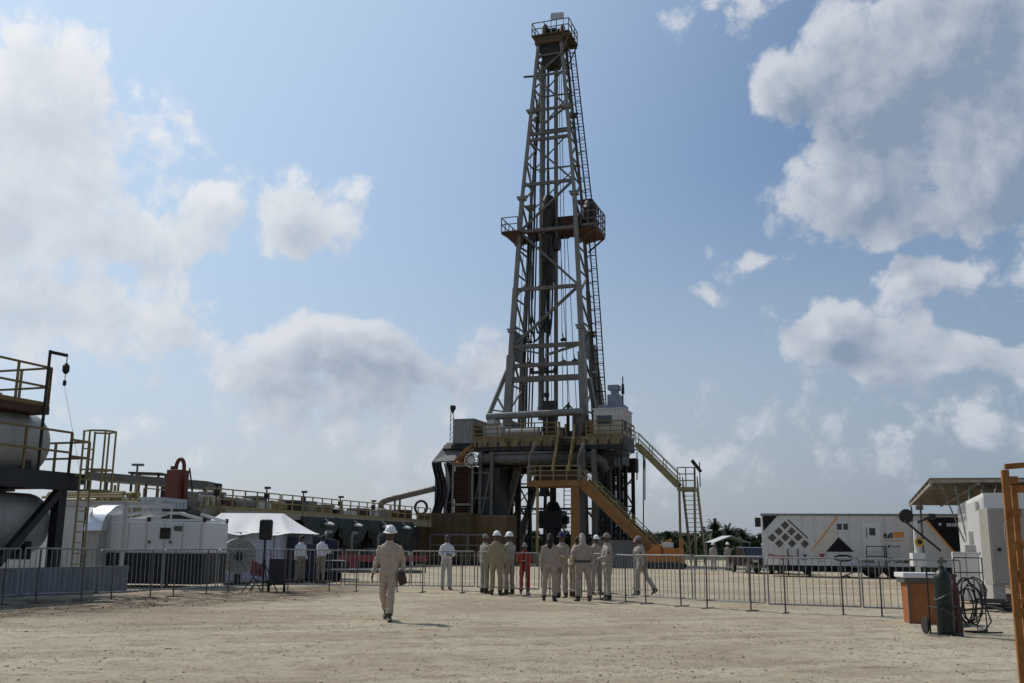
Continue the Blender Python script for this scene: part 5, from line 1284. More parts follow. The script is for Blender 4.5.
def make_barrier():
    t = thing('crowd_barrier', '', 'barrier', group='crowd barriers across the yard')
    H = 1.25; b = MB(); r = .019
    x0, x1 = -PL / 2 + .03, PL / 2 - .03; z0 = .20
    b.tube([(x0, 0, z0), (x0, 0, H - .02), (x0 + .02, 0, H), (x1 - .02, 0, H), (x1, 0, H - .02), (x1, 0, z0)], r, 8)
    b.tube([(x0, 0, z0), (x1, 0, z0)], r, 8)
    b.build('frame', M_GALV, t, True)
    b = MB(); n = 14
    for k in range(1, n): x = x0 + (x1 - x0) * k / n; b.tube([(x, 0, z0), (x, 0, H)], .0095, 6, cap=False)
    b.build('bars', M_GALV, t)
    for x in (x0 + .38, x1 - .38):
        f = MB(); f.bar((x, -.24, .012), (x, .24, .012), .06, .02); f.tube([(x, -.03, .02), (x, -.03, H - .03)], .019, 8); f.build('foot', mat('dull_steel_foot', (.11, .105, .095), .7, .1, .25, 6, .3), t)
    return t
rs = random.Random(21)
for i, (p, q) in enumerate(zip(nodes, nodes[1:])):
    o = proto and copy_tree(proto)
    if proto is None: proto = o = make_barrier()
    c = (p + q) / 2; d = q - p
    o.location = (c.x + rs.uniform(-.02, .02), c.y + rs.uniform(-.04, .04), ground_h(c.x, c.y)); o.rotation_euler = (R(rs.uniform(-1.2, 1.2)), R(rs.uniform(-.7, .7)), math.atan2(d.y, d.x) + R(rs.uniform(-1.5, 1.5)))
    px_ = 512 + 1000 * c.x / c.y; e = min(NM, key=lambda q: abs(q[0] - px_)); NM.remove(e)
    o['label'] = 'steel crowd barrier ' + e[1]

# ------------------------------------------------------------------ white exhibition trailer
DTR = 55.; TY = R(-15.0)
pl_ = at(762, 540, DTR); TL = lpx(Matrix.Translation((pl_.x, DTR, 0)) @ Matrix.Rotation(TY, 4, 'Z'), 1002, 540, y=0).x; ztop = zat(765, 513.5, DTR); zlo = zat(830, 557, DTR); zsk = zat(830, 565.5, DTR)
TRM = Matrix.Translation((pl_.x, DTR, 0)) @ Matrix.Rotation(TY, 4, 'Z')
tr = thing('exhibition_trailer', 'long white exhibition trailer with black diamonds and triangles on its side', 'trailer', TRM.translation, TY)
def tp(px, py, y=0.):
    return lpx(TRM, px, py, y=y)
b = MB(); b.b2((0, 0, zlo), (TL, 2.5, ztop - .09)); body = b.build('body', mat('trailer_white_paint', (.56, .555, .54), .5, 0, .06, .8, .28, (.36, .33, .28), 1.0, streak=.35), tr, bevel=.03)
b = MB()
for k in range(int(TL / .6)): b.b2((.3 + .6 * k, -.006, zlo + .02), (.315 + .6 * k, -.001, ztop - .1))
b.build('panel_seam', mat('seam_grey', (.34, .34, .33), .6), body)
b = MB(); b.b2((-.04, -.05, ztop - .09), (TL + .04, 2.55, ztop)); b.build('roof', mat('roof_edge_grey', (.20, .20, .20), .5, .2), tr)
b = MB(); b.b2((.0, -.03, zsk), (TL, -.001, zlo)); b.b2((0, 0, zsk), (TL, 2.5, zlo - .002)); b.build('skirt', M_WHITE, tr)
M_INK = mat('black_print', (.009, .009, .012), .6, var=.1, spec=.2)
M_ORP = mat('orange_print', (.60, .27, .06), .5, var=.1)
M_REDP = mat('crimson_print', (.33, .03, .06), .5, var=.1)
M_BLUP = mat('blue_print', (.03, .06, .20), .5, var=.1)
M_OLP = mat('olive_print', (.10, .11, .03), .5, var=.1)
M_CREAM = mat('cream_print', (.55, .51, .44), .5, var=.05)
def poly(name, pts, m, y=-.012, th=.006):
    b = MB(); q = [tp(x, yy) for x, yy in pts]; b.prism([V((v.x, y, v.z)) for v in q], (0, th, 0)); return b.build(name, m, body)
poly('graphic', [(762.6, 515.8), (777.5, 515.8), (763.5, 531)], M_INK)
pic = mat('photo_print', (.075, .06, .055), .4, 0, .85, 5., .5, (.16, .14, .13), 9)
for cx, cy in ((784.9, 525.2), (778.8, 531.4), (772.2, 537.6), (791.6, 531.4), (785.5, 537.2), (779.3, 543.4), (798.1, 537.2), (792, 543.4), (804.8, 543.9)):
    poly('picture', [(cx, cy - 4.4), (cx + 4.4, cy), (cx, cy + 4.4), (cx - 4.4, cy)], pic)
poly('graphic', [(787.2, 520), (788.2, 519.4), (808.3, 538), (807.6, 538.8)], M_INK)
poly('graphic', [(836.5, 516.5), (838.5, 516.5), (812.2, 551), (810.6, 551)], M_ORP)
poly('graphic', [(838.6, 537), (854, 551.8), (826, 551.8)], M_INK)
poly('graphic', [(836, 522), (836, 537), (824, 551.5), (811.5, 551.5)], M_CREAM, -.008)
b = MB(); a_, c_ = tp(837, 523.5), tp(848, 530); b.b2((a_.x, -.02, c_.z), (c_.x, -.002, a_.z)); w_ = b.build('window', M_GLASS, tr)
b = MB(); m_ = (a_.x + c_.x) / 2; b.b2((m_ - .03, -.03, c_.z), (m_ + .03, -.021, a_.z)); b.b2((a_.x - .05, -.028, a_.z), (c_.x + .05, -.003, a_.z + .05)); b.b2((a_.x - .05, -.028, c_.z - .05), (c_.x + .05, -.003, c_.z)); b.build('frame', M_WHITE, w_)
a_, c_ = tp(862, 522.5), tp(881.5, 551)
b = MB(); b.b2((a_.x, -.025, c_.z), (c_.x, -.002, a_.z)); dr = b.build('door', M_WHITE, tr, bevel=.008)
e, f = tp(869, 528), tp(875.5, 535.5); b = MB(); b.b2((e.x, -.035, f.z), (f.x, -.026, e.z)); b.build('pane', M_GLASS, dr)
e, f = tp(865.8, 527), tp(867, 538); b = MB(); b.b2((e.x, -.07, f.z), (f.x, -.045, e.z)); b.b2((e.x, -.046, e.z - .1), (f.x, -.026, e.z - .05)); b.b2((e.x, -.046, f.z + .05), (f.x, -.026, f.z + .1)); b.build('handle', M_BLACK, dr)
# landing with rails before the door
a_, c_ = tp(864.5, 545), tp(885, 562); b = MB(); b.b2((a_.x - .8, -1.1, zsk - .05), (c_.x + .1, -.04, zsk + .02)); ldg = b.build('door_landing', M_STEEL, tr)
b = MB(); rails(b, [(a_.x, -1.05, zsk + .02), (c_.x, -1.05, zsk + .02), (c_.x, -.1, zsk + .02)], 1.0, .022, 1.0, 2)
for k in range(3): x = a_.x - .85 - .28 * k; b.b2((x, -1.0, zsk - .28 - .24 * k), (x + .27, -.2, zsk - .24 - .24 * k))
b.bar((a_.x, -1.05, zsk), (a_.x - 1.3, -1.05, .05), .06); b.build('rail', M_STEELD, ldg)
for x in (a_.x + .05, c_.x):
    b = MB(); b.bar((x, -1.02, 0), (x, -1.02, zsk - .051), .06); b.build('leg', M_STEELD, ldg)
# marks and lettering
def word(s, px, py, hpx, m, bold=.0, shear=0., name='lettering', y=-.036):
    q = tp(px, py, y); return text(name, s, hpx * DTR / 1000 * 1.38, m, body, (q.x, y, q.z), ext=.003, bold=bold, shear=shear)
word('Omega.co', 768.2, 558.3, 4.2, M_REDP, .012)
word('nov', 801.5, 560, 2.6, M_BLUP, .008); poly('emblem', [(803, 554.4), (807, 554.4), (806, 557.2), (804, 557.2)], M_BLUP, -.040)
poly('emblem', [(819, 553.6), (825, 553.6), (824.2, 556), (822, 559.3), (819.8, 556)], M_REDP, -.040)
word('Sierra', 819.2, 561.8, 1.5, M_REDP)
b = MB(); q = tp(843.3, 558.2, -.04); b.lathe([(.5, 0), (.5, .006)], 28, Matrix.Translation(V((q.x, -.034, q.z))) @ Matrix.Diagonal((1, 1, .36, 1)) @ Matrix.Rotation(R(90), 4, 'X')); b.build('emblem', M_INK, body)
word('MCTS', 837.2, 559.8, 3.0, M_WHITE, .01, y=-.044)
word('Servicios', 857.8, 562.4, 3.0, M_OLP, .01); word('Tecnolaber', 887.3, 562.6, 4.3, M_INK, .012, .25)
word('full', 883.8, 538, 4.9, M_INK, .012, y=-.010); poly('emblem', [(893, 532), (904, 532), (904, 537.6), (893, 537.6)], M_ORP); word('Tecnom', 890.6, 547.2, 2.1, M_INK, y=-.010); poly('emblem', [(888, 545.2), (889.8, 545.2), (889.8, 547.4), (888, 547.4)], M_INK)
b = MB(); q = tp(884, 540.4); q2 = tp(905, 540.4); b.b2((q.x, -.012, q.z - .015), (q2.x, -.006, q.z + .015)); b.build('graphic', M_ORP, body)
# dark printed right end
poly('graphic', [(925, 517.2), (1002, 517.2), (1002, 556), (955, 556), (953, 550)], M_INK, -.016)
poly('graphic', [(916.5, 517.2), (925, 517.2), (955, 552), (948, 552)], M_CREAM, -.010); poly('graphic', [(922.6, 517.2), (925, 517.2), (955, 552), (953, 552)], M_ORP, -.020)
word('BRISM', 946.6, 526.3, 2.9, M_WHITE, .006, y=-.022); poly('emblem', [(940, 522.3), (942, 524.3), (940, 526.3), (938, 524.3)], M_CONT, -.022)
# running gear
b = MB(); b.b2((.3, .7, zsk - .32), (TL - .3, 1.8, zsk - .002)); 
for k in range(9): x = 1.8 + k * (TL - 3) / 9; b.b2((x, .02, .35), (x + .5, .6, zsk - .003))
b.b2((3.2, .3, .3), (5.4, 2.2, zsk - .33)); b.b2((6.2, .1, .28), (8.2, .5, .7)); b.build('chassis', M_BLACK, tr)
for x in (5.6, 6.7, TL - 3.4, TL - 2.3):
    for y in (.15, 2.0):
        b = MB(); b.lathe([(.15, -.15), (.40, -.15), (.46, -.1), (.46, .1), (.40, .15), (.15, .15)], 22, Matrix.Translation((x, y + .15, .46)) @ Matrix.Rotation(R(90), 4, 'X')); wl_ = b.build('wheel', M_RUBBER, tr, True)
        b = MB(); b.lathe([(.05, 0), (.24, 0), (.24, .02)], 16, Matrix.Translation((x, y - .005, .46)) @ Matrix.Rotation(R(90), 4, 'X')); b.build('rim', M_STEEL, wl_, True)
for x in (2.4, TL - .9):
    b = MB(); b.bar((x, .3, 0), (x, .3, zsk), .14); b.b2((x - .2, .1, 0), (x + .2, .5, .06)); b.build('support_leg', M_STEELD, tr)
for px in (788, 798): 
    q = tp(px, 556, -.1); b = MB(); b.tube([(q.x, -.1, .0), (q.x, -.1, tp(px, 549, -.1).z)], .035, 6); b.build('support_rod', M_BLACK, tr)
b = MB(); q = tp(759.5, 522); b.b2((-.35, .4, q.z - .25), (-.041, .7, q.z + .25)); b.build('side_lamp', M_STEELD, tr)
# white pickup seen below the trailer, dark pickup at its left end
def pickup(label, loc, rz, m):
    t = thing('pickup_truck', label, 'pickup', loc, rz, 'pickups near the trailer')
    b = MB(); prf = [(-2.6, .45), (2.55, .45), (2.6, .85), (2.5, 1.05), (1.25, 1.12), (.65, 1.75), (-.85, 1.78), (-1.0, 1.1), (-2.6, 1.1)]
    b.prism([V((x, -.85, z)) for x, z in prf], (0, 1.7, 0)); b.build('body', m, t, bevel=.07)
    for s, y in ((-1, -.862), (1, .852)):
        b = MB(); b.prism([V((1.05, y, 1.15)), V((.6, y, 1.66)), V((-.75, y, 1.68)), V((-.85, y, 1.15))], (0, .01, 0)); b.build('window', M_GLASS, t)
    b = MB(); b.prism([V((1.26, -.7, 1.16)), V((1.26, .7, 1.16)), V((.70, .62, 1.71)), V((.70, -.62, 1.71))], (.02, 0, .012)); b.build('windscreen', M_GLASS, t)
    for s in (-.6, .6):
        b = MB(); b.b2((2.56, s - .17, .78), (2.63, s + .17, .95)); b.build('headlight', M_WHITEG, t)
    b = MB(); b.b2((2.58, -.4, .62), (2.64, .4, .95)); b.build('grille', M_BLACK, t)
    b = MB(); b.b2((2.5, -.88, .40), (2.72, .88, .60)); b.build('bumper', M_STEEL, t)
    for x in (-1.65, 1.65):
        for y in (-.8, .8):
            b = MB(); b.lathe([(.2, -.11), (.36, -.11), (.39, -.06), (.39, .06), (.36, .11), (.2, .11)], 20, Matrix.Translation((x, y, .39)) @ Matrix.Rotation(R(90), 4, 'X')); w_ = b.build('wheel', M_RUBBER, t, True)
            b = MB(); b.lathe([(.03, -.115), (.2, -.115), (.2, .115), (.03, .115)], 14, Matrix.Translation((x, y, .39)) @ Matrix.Rotation(R(90), 4, 'X')); b.build('rim', M_STEELL, w_, True)
    return t
q = place(781, 61); pickup('white pickup parked behind the trailer, seen under its left half', q, R(-80), M_WHITE)
q = place(752, 62); pk_ = pickup('black pickup parked at the left end of the white trailer', q, R(-86), mat('black_car_paint', (.012, .012, .014), .25, 0, .2, 2)); pk_.scale = (.9, .9, .86)
# small open shed by the trees
t = thing('open_shed', 'small open shed with pale gable roof frame before the palms', 'shed', place(733, 150), R(10)); z0, z1 = zat(733, 543, 150), zat(733, 536.5, 150)
b = MB(); 
for y in (0, 3.5): b.prism([V((-2.9, y, z0 - .06)), V((-.1, y, z1)), V((2.9, y, z0 - .06)), V((2.9, y, z0 + .06)), V((-.1, y, z1 + .12)), V((-2.9, y, z0 + .06))], (0, .15, 0))
b.add([(-2.9, 0, z0 + .07), (-.1, 0, z1 + .13), (-.1, 3.6, z1 + .13), (-2.9, 3.6, z0 + .07), (2.9, 0, z0 + .07), (2.9, 3.6, z0 + .07)], [(0, 1, 2, 3), (1, 4, 5, 2)]); b.build('roof', M_WHITEG, t)
b = MB()
for x in (-2.7, 2.7):
    for y in (.1, 3.4): b.bar((x, y, 0), (x, y, z0), .16)
b.build('post', M_STEELL, t)

# ------------------------------------------------------------------ right side: container cabin, awning, cabinet, frames
RC = V((13.3, 28.4, 0)); RCM = Matrix.Translation(RC) @ MYAW
zc0, zc1 = .5, 3.05
t = thing('site_container', 'white container cabin raised on blocks under the slatted awning', 'container', RC, YAW)
b = MB(); b.b2((0, 0, zc0), (2.4, 8.5, zc1)); 
for k in range(28): b.b2((-.03, .12 + k * .3, zc0 + .15), (-.001, .27 + k * .3, zc1 - .12))
b.build('body', M_WHITE, t)
b = MB()
for x in (.1, 2.3):
    for y in (.15, 4.2, 8.2): b.b2((x - .15, y - .2, 0), (x + .15, y + .2, zc0 - .002))
b.build_each('block', M_CONC, t)
b = MB(); b.b2((-.16, 3.4, 1.5), (-.032, 4.2, 2.05)); b.b2((-.14, .9, 2.6), (-.032, 1.2, 2.85)); b.build_each('air_conditioner', M_WHITEG, t, bevel=.02)
# awning
AB = at(930, 481, 34.); zA = AB.z
AWM = Matrix.Translation((AB.x, 34., 0)) @ MYAW
t = thing('slatted_awning', 'long flat awning of weathered grey corrugated sheets on thin poles', 'awning', AWM.translation, YAW)
WA, LA = 7.0, 18.5
b = MB(); n = 52; vs, fs = [], []
for i in range(n * 2 + 1):
    y = LA * i / (n * 2); dz = .035 if i % 2 else 0.
    vs += [(0, y, zA + dz + .08), (WA, y, zA + dz + .02)]
for i in range(n * 2): fs.append((2 * i, 2 * i + 1, 2 * i + 3, 2 * i + 2))
b.add(vs, fs); b.add([(x, y, z + .006) for x, y, z in vs], [tuple(reversed(f)) for f in fs]); b.build('roof_sheet', mat('weathered_zinc_sheet', (.15, .135, .115), .6, .2, .25, 1.2, .5, (.08, .06, .045), 2), t)
b = MB()
for k in range(7): y = .05 + k * (LA - .1) / 6; b.bar((0, y, zA), (WA, y, zA - .05), .14, .22 if 0 < k < 6 else .10)
for x in (.03, 1.5, 3.2, WA - .03): b.bar((x, 0, zA - .09), (x, LA, zA - .09), .07, .09)
b.build('purlin', mat('grey_timber', (.25, .22, .185), .85, 0, .3, 4), t)
for k in range(5):
    p0 = V((.35 + .42 * k, .12, zA - .16))
    wall = AWM.inverted() @ (RCM @ V((-.06, 6.2 - k * 1.15, 0)))
    b = MB(); b.tube([p0, V((wall.x, wall.y, 1.75 - .1 * k))], .026, 6); b.build('brace', M_STEELL, t)
for x, y in ((.1, 9.5), (.1, 18.3), (6.8, .3), (6.8, 12.)):
    b = MB(); b.bar((x, y, 0), (x, y, zA - .14), .08); b.build('post', M_STEEL, t)
t = thing('gutter_lamp', 'small pale floodlight hanging below the awning corner', 'lamp', AWM @ V((.25, 13.6, zA - .47)), YAW)
b = MB(); b.b2((-.16, -.14, 0), (.16, .1, .2)); b.b2((-.02, 0, .2), (.02, .04, .285)); b.build('housing', M_STEELL, t, bevel=.02)
# grey cabinet
GC = at(1006, 560, 26.6); GC.z = 0
t = thing('electrical_cabinet', 'tall grey electrical cabinet with small window, on blocks before the white container', 'cabinet', GC, R(-10))
hz0, hz1 = zat(997, 585, 26.6), zat(997, 508, 26.6); w_ = .36
b = MB(); b.b2((-w_, 0, hz0), (w_ + .9, .8, hz1)); b.build('body', mat('cabinet_grey', (.29, .275, .245), .55, 0, .08, 1, .25, (.17, .15, .12), 2), t, bevel=.015)
b = MB(); b.b2((-w_ + .03, -.03, hz0 + .04), (w_ - .02, -.001, hz1 - .04)); b.b2((w_ + .02, -.03, hz0 + .04), (w_ + .86, -.001, hz1 - .04)); dr = b.build('door', MATS['cabinet_grey'], t, bevel=.01)
b = MB(); b.b2((.02, -.045, hz1 - .75), (.22, -.031, hz1 - .42)); wn = b.build('window', M_GLASS, dr); b = MB()
for s in ((.0, hz1 - .77, .02, hz1 - .40), (.221, hz1 - .77, .24, hz1 - .40), (.021, hz1 - .42, .22, hz1 - .40), (.021, hz1 - .77, .22, hz1 - .75)): b.b2((s[0], -.05, s[1]), (s[2], -.032, s[3]))
b.build('frame', M_WHITE, wn)
b = MB(); b.lathe([(.05, 0), (.05, .04)], 12, Matrix.Translation((-.15, -.031, hz0 + .9)) @ Matrix.Rotation(R(90), 4, 'X')); b.build('handle', M_STEELD, dr)
b = MB(); b.b2((-w_, .05, 0), (-w_ + .3, .7, hz0)); b.b2((w_ + .5, .05, 0), (w_ + .85, .7, hz0)); b.build_each('block', M_CONC, t)
# rubble and scrap under it
rs = random.Random(12)
for i, (px, D) in enumerate(((984, 27.6), (992, 27.9), (1003, 26.4), (1011, 26.2), (980, 28.6), (1000, 25.6))):
    q = place(px, D); s = rs.uniform(.14, .26); b = MB(); j = rs.random() * 40
    b.add([(p * (1 + .35 * noise.noise(p * 1.4 + V((j, 0, 0))))) * s * rs.uniform(.98, 1.02) for p in icv], icf); o = b.build('rubble_block', M_CONC, None); o.location = q + V((0, 0, s * .45)); o.rotation_euler = (0, 0, rs.random() * 3)
    tag(o, ['pale rubble block leftmost under the white container', 'pale rubble block just left of the grey cabinet foot', 'rubble block in front of the grey cabinet blocks', 'rubble block by the second cabinet block', 'rubble block behind the others at the container edge', 'rubble block lying nearest the rusted frame'][i], 'rubble', 'rubble below the cabinet')
b = MB()
for k in range(9): a = rs.random() * 3; c = V((rs.uniform(-.5, .5), rs.uniform(-.3, .3), .06 + .03 * k)); d = V((math.cos(a), math.sin(a), rs.uniform(-.1, .1))) * rs.uniform(.3, .7); b.bar(c - d, c + d, .07, .05)
o = b.build('scrap_heap', M_STEELD, None); o.location = place(1006, 25.2); tag(o, 'heap of dark scrap bars on the ground below the grey cabinet', 'scrap', kind='stuff')
# small white cabinet beside the barrier end
q = place(966, 29.); t = thing('white_cabinet', 'low white cabinet standing left of the container cabin', 'cabinet', q, YAW); h = zat(966, 552, 29.)
b = MB(); b.b2((-.34, 0, .06), (.34, .5, h)); b.build('body', M_WHITEG, t, bevel=.02); b = MB(); b.b2((-.3, -.02, .1), (-.02, -.001, h - .05)); b.b2((.02, -.02, .1), (.3, -.001, h - .05)); b.build('door', M_WHITE, t); b = MB(); b.b2((.0, .1, h), (.3, .4, h + .2)); b.build('top_box', M_WHITEG, t, bevel=.02)
# orange bin with flat white top
DO = 21.; q = place(917, DO); t = thing('orange_bin', 'faded orange metal bin with a flat grey white top', 'bin', q, R(-6)); t.scale = (.84, .84, 1); h = zat(915, 572.5, DO)
b = MB(); b.prism([V((-.31, -.30, 0)), V((.33, -.30, 0)), V((.33, -.30, h - .2)), V((-.34, -.30, h - .2))], (0, .65, 0)); b.build('body', mat('faded_orange_paint', (.32, .105, .03), .6, 0, .2, 2, .35, (.25, .08, .03), 3), t, bevel=.015)
b = MB()
for x in (-.335, .32): b.b2((x - .025, -.335, .0), (x + .025, -.302, h - .2))
b.b2((-.42, -.34, h - .199), (.42, .38, h - .1)); b.build('rim', M_STEEL, t, bevel=.01); b = MB(); b.b2((-.46, -.4, h - .099), (.46, .42, h)); b.build('top', M_WHITE, t, bevel=.015)
# instrument post rising behind it
DPo = 23.5; q = place(917.5, DPo); t = thing('signal_post', 'white post with a black round horn and yellow tag behind the orange bin', 'post', q, 0)
zt_ = zat(917.5, 521, DPo); b = MB(); b.tube([(0, 0, 0), (0, 0, zt_)], .055, 10); b.b2((-.14, -.1, zat(918, 566, DPo)), (.14, .1, zat(918, 553, DPo))); b.build('post', M_WHITE, t, True)
e = at(906, 516, DPo) - q; b = MB(); b.lathe([(.04, -.02), (.15, -.02), (.165, 0), (.15, .03), (.07, .12), (.05, .26), (.04, .27)], 24, Matrix.Translation(e) @ Matrix.Rotation(R(-80), 4, 'X') @ Matrix.Rotation(R(10), 4, 'Y')); b.tube([e + V((.04, .2, 0)), V((0, .05, zt_ - .02))], .025, 6); b.build('horn', M_BLACK, t, True)
e2 = at(932, 516.5, DPo) - q; b = MB(); b.tube([V((0, 0, zt_ - .05)), e2], .03, 8); b.tube([e2 + V((-.09, 0, 0)), e2 + V((.06, 0, 0))], .07, 10); b.build('sensor_arm', M_BLACK, t, True)
e3 = at(918, 542, DPo) - q; b = MB(); b.lathe([(.11, 0), (.11, .02)], 20, Matrix.Translation(e3 + V((0, -.07, 0))) @ Matrix.Rotation(R(90), 4, 'X')); tg = b.build('tag_plate', mat('yellow_tag', (.50, .34, .05), .5), t); b = MB(); b.lathe([(.055, 0), (.055, .02)], 16, Matrix.Translation(e3 + V((0, -.095, 0))) @ Matrix.Rotation(R(90), 4, 'X')); b.build('tag_mark', M_BLACK, tg)
b = MB(); b.tube([at(903, 521, DPo) - q + V((0, -.1, 0)), at(939, 551, DPo) - q + V((0, -.1, 0))], .026, 8); b.build('boom', M_BLACK, t)
# gas cylinder in its cart
DC = 18.; q = place(941, DC); t = thing('gas_cylinder', 'tall dark green gas cylinder standing strapped in a black cart', 'gas cylinder', q + V((0, 0, .04)), 0)
h = zat(941, 566, DC) - .04; r_ = .145
M_GRN = mat('dark_green_enamel', (.006, .015, .010), .4, 0, .2, 3, .3, (.04, .03, .02), 6)
b = MB(); pr = [(r_ * .95, 0), (r_, .03), (r_, h - .22)] + [(max(.05, r_ * math.cos(R(a))), h - .22 + .17 * math.sin(R(a))) for a in (15, 30, 45, 60, 72)] + [(.045, h - .03), (.045, h)]
b.lathe(pr, 28); b.build('shell', M_GRN, t, True)
b = MB(); b.tube([(0, 0, h), (0, 0, h + .12)], .03, 8); b.tube([(-.08, 0, h + .08), (.1, 0, h + .08)], .025, 8); b.tube([(0, 0, h + .12), (0, 0, h + .15)], .05, 8); b.build('valve', M_STEEL, t, True)
t = thing('cylinder_cart', 'black tubular cart frame holding the green gas cylinder', 'cart', q, 0)
b = MB()
for x in (-.2, .2): b.tube([(x, .18, 0.03), (x, .18, h * .95)], .014, 6); b.tube([(x, -.2, .03), (x, -.2, h * .42)], .012, 6); b.tube([(x, .18, h * .42), (x, -.2, h * .42)], .012, 6); b.tube([(x, -.2, .02), (x, .22, .02)], .014, 6)
for z in (.02, h * .42, h * .9): b.tube([(-.2, .18, z), (.2, .18, z)], .012, 6)
b.tube([(-.2, -.2, h * .42), (.2, -.2, h * .42)], .012, 6); b.b2((-.2, -.2, .015), (.2, .2, .035)); b.build('frame', M_BLACK, t)
for s in (-1, 1):
    b = MB(); b.lathe([(.05, -.02), (.14, -.02), (.15, 0), (.14, .02), (.05, .02)], 18, Matrix.Translation((s * .25, .26, .15)) @ Matrix.Rotation(R(90), 4, 'Y')); b.build('wheel', M_RUBBER, t, True)
b = MB(); 
for z, tl in ((h * .62, .1), (h * .35, -.08)): b.tube([((r_ + .008) * math.cos(a * .3142), (r_ + .008) * math.sin(a * .3142), z + tl * math.cos(a * .3142)) for a in range(20)], .009, 5, closed=True)
b.build('strap', M_STEEL, t)
# red extinguisher-like cylinder behind it
t = thing('red_cylinder', 'narrow dull red gas cylinder half hidden behind the green one', 'gas cylinder', place(952, 18.6), 0); h2 = zat(953, 574, 18.6)
b = MB(); b.lathe([(.075, 0), (.08, .02), (.08, h2 - .26), (.06, h2 - .17), (.03, h2 - .12), (.03, h2)], 20); b.build('shell', mat('dull_red_enamel', (.06, .014, .011), .45, 0, .2, 3, .3), t, True); b = MB(); b.tube([(-.05, 0, h2 - .03), (.06, 0, h2 - .03)], .025, 6); b.build('valve', M_STEEL, t)
# hose frame
DH = 18.8; q = place(967, DH); t = thing('hose_rack', 'black wire rack hung with coils of dark welding hose and cable', 'rack', q, R(-4))
b = MB(); hh_ = zat(967, 555, DH) - .05; 
for x in (-.24, .26):
    b.tube([(x, 0, .02), (x, 0, hh_)], .011, 6); b.tube([(x, .45, .02), (x, .45, hh_ * .7)], .011, 6); b.tube([(x, 0, .02), (x, .45, .02)], .011, 6)
for z in (.02, hh_ * .25, hh_ * .8, hh_): b.tube([(-.24, 0, z), (.26, 0, z)], .011, 6)
b.tube([(-.24, 0, .02), (.26, .1, hh_ * .25)], .009, 5); b.tube([(.26, 0, .02), (-.24, .1, hh_ * .25)], .009, 5); b.build('frame', M_STEELD, t)
rs = random.Random(4)
for k in range(7):
    b = MB(); cx, cz, rr_ = rs.uniform(-.12, .10), .52 + rs.uniform(-.06, .10), rs.uniform(.20, .34); ph = rs.random() * 6
    b.tube([(cx + rr_ * .62 * math.cos(a * .2094), -.04 + .03 * k + .03 * math.sin(a * .6 + ph), cz + rr_ * 1.25 * math.sin(a * .2094) + .03 * math.sin(a * .5 + ph)) for a in range(30)], .012, 6, closed=True); b.build('hose', M_RUBBER, t, True)
b = MB(); b.tube([(-.1, -.05, .9), (.05, -.08, .98), (.2, -.05, .92), (.28, -.06, .75), (.22, -.1, .5), (.3, -.12, .2), (.15, -.15, .03), (-.2, -.2, .02), (-.1, -.35, .02), (.3, -.3, .02), (.45, -.2, .02)], .014, 6); b.build('hose', M_BLACK, t, True)
# rusted orange frame in the right foreground
DF = 9.2; q = at(1012.5, 560, DF); t = thing('rusted_frame', 'rust orange tubular scaffold frame at the right edge', 'scaffold', V((q.x, DF, 0)), R(-14))
zt_ = zat(1003, 470, DF)
b = MB(); b.bar((0, 0, 0), (0, 0, zt_),   .062, .062, up=(0, 1, 0)); b.b2((-.1, -.1, 0), (.1, .1, .012)); b.build('post', M_RUSTP, t, bevel=.008)
b = MB(); b.bar((1.3, 0, 0), (1.3, 0, zt_ + .1),   .062, .062, up=(0, 1, 0)); b.build('post', M_RUSTP, t, bevel=.008)
b = MB(); b.bar((.0, 0, zt_ + .03), (1.3, 0, zt_ + .13),   .05, .05); b.build('top_rail', M_RUSTP, t, bevel=.008)
z3 = zat(1012, 574, DF); b = MB(); b.bar((.038, 0, z3), (1.262, 0, z3), .06, .06); b.bar((.038, 0, .35), (1.262, 0, .35), .05, .05); b.build('cross_rail', M_RUSTP, t, bevel=.006)
b = MB(); b.bar((.14, .35, 0), (.14, .35, zt_ - .12),   .05, .05, up=(0, 1, 0)); b.bar((.14, .35, zt_ - .15), (1.4, .35, zt_ - .12), .06, .06); b.bar((1.4, .35, 0), (1.4, .35, zt_ - .1), .06, .06, up=(0, 1, 0))
for k in range(7): b.box((.14, .35, .3 + .3 * k), (.075, .075, .07))
b.bar((0.0, .03, 1.0), (.14, .33, 1.0), .04, .04); b.build('side_ladder', M_RUSTP, t)
b = MB(); b.bar((.3, .3, .9), (1.3, .3, 2.0), .05); b.build('brace', M_RUSTP, t)
# ------------------------------------------------------------------ people
M_SKIN = mat('dark_brown_skin', (.10, .055, .035), .55, 0, .12, 8)
M_SKIN2 = mat('brown_skin', (.17, .095, .06), .55, 0, .12, 8)
M_EYE = mat('eye_dark', (.02, .016, .014), .3); M_LIP = mat('lip_brown', (.10, .04, .035), .5)
M_BOOT = mat('dark_work_boot', (.035, .026, .02), .6, 0, .3, 8, .4, (.16, .13, .10), 8)
def cloth(name, c): return mat(name, c, .85, 0, .12, 5, .25, tuple(x * .6 for x in c), 5, bump=.25, bscale=26, spec=.15)
C_BEIGE = cloth('beige_coverall', (.40, .325, .255)); C_PINKB = cloth('rosy_beige_coverall', (.325, .262, .215)); C_GREY = cloth('grey_beige_coverall', (.34, .305, .26)); C_TAN = cloth('tan_coverall', (.29, .235, .15)); C_RED = cloth('red_coverall', (.30, .026, .016))
C_WHT = cloth('white_cotton_shirt', (.58, .58, .60)); C_KHK = cloth('khaki_trousers', (.21, .18, .14)); C_GRYT = cloth('light_grey_trousers', (.40, .38, .35))
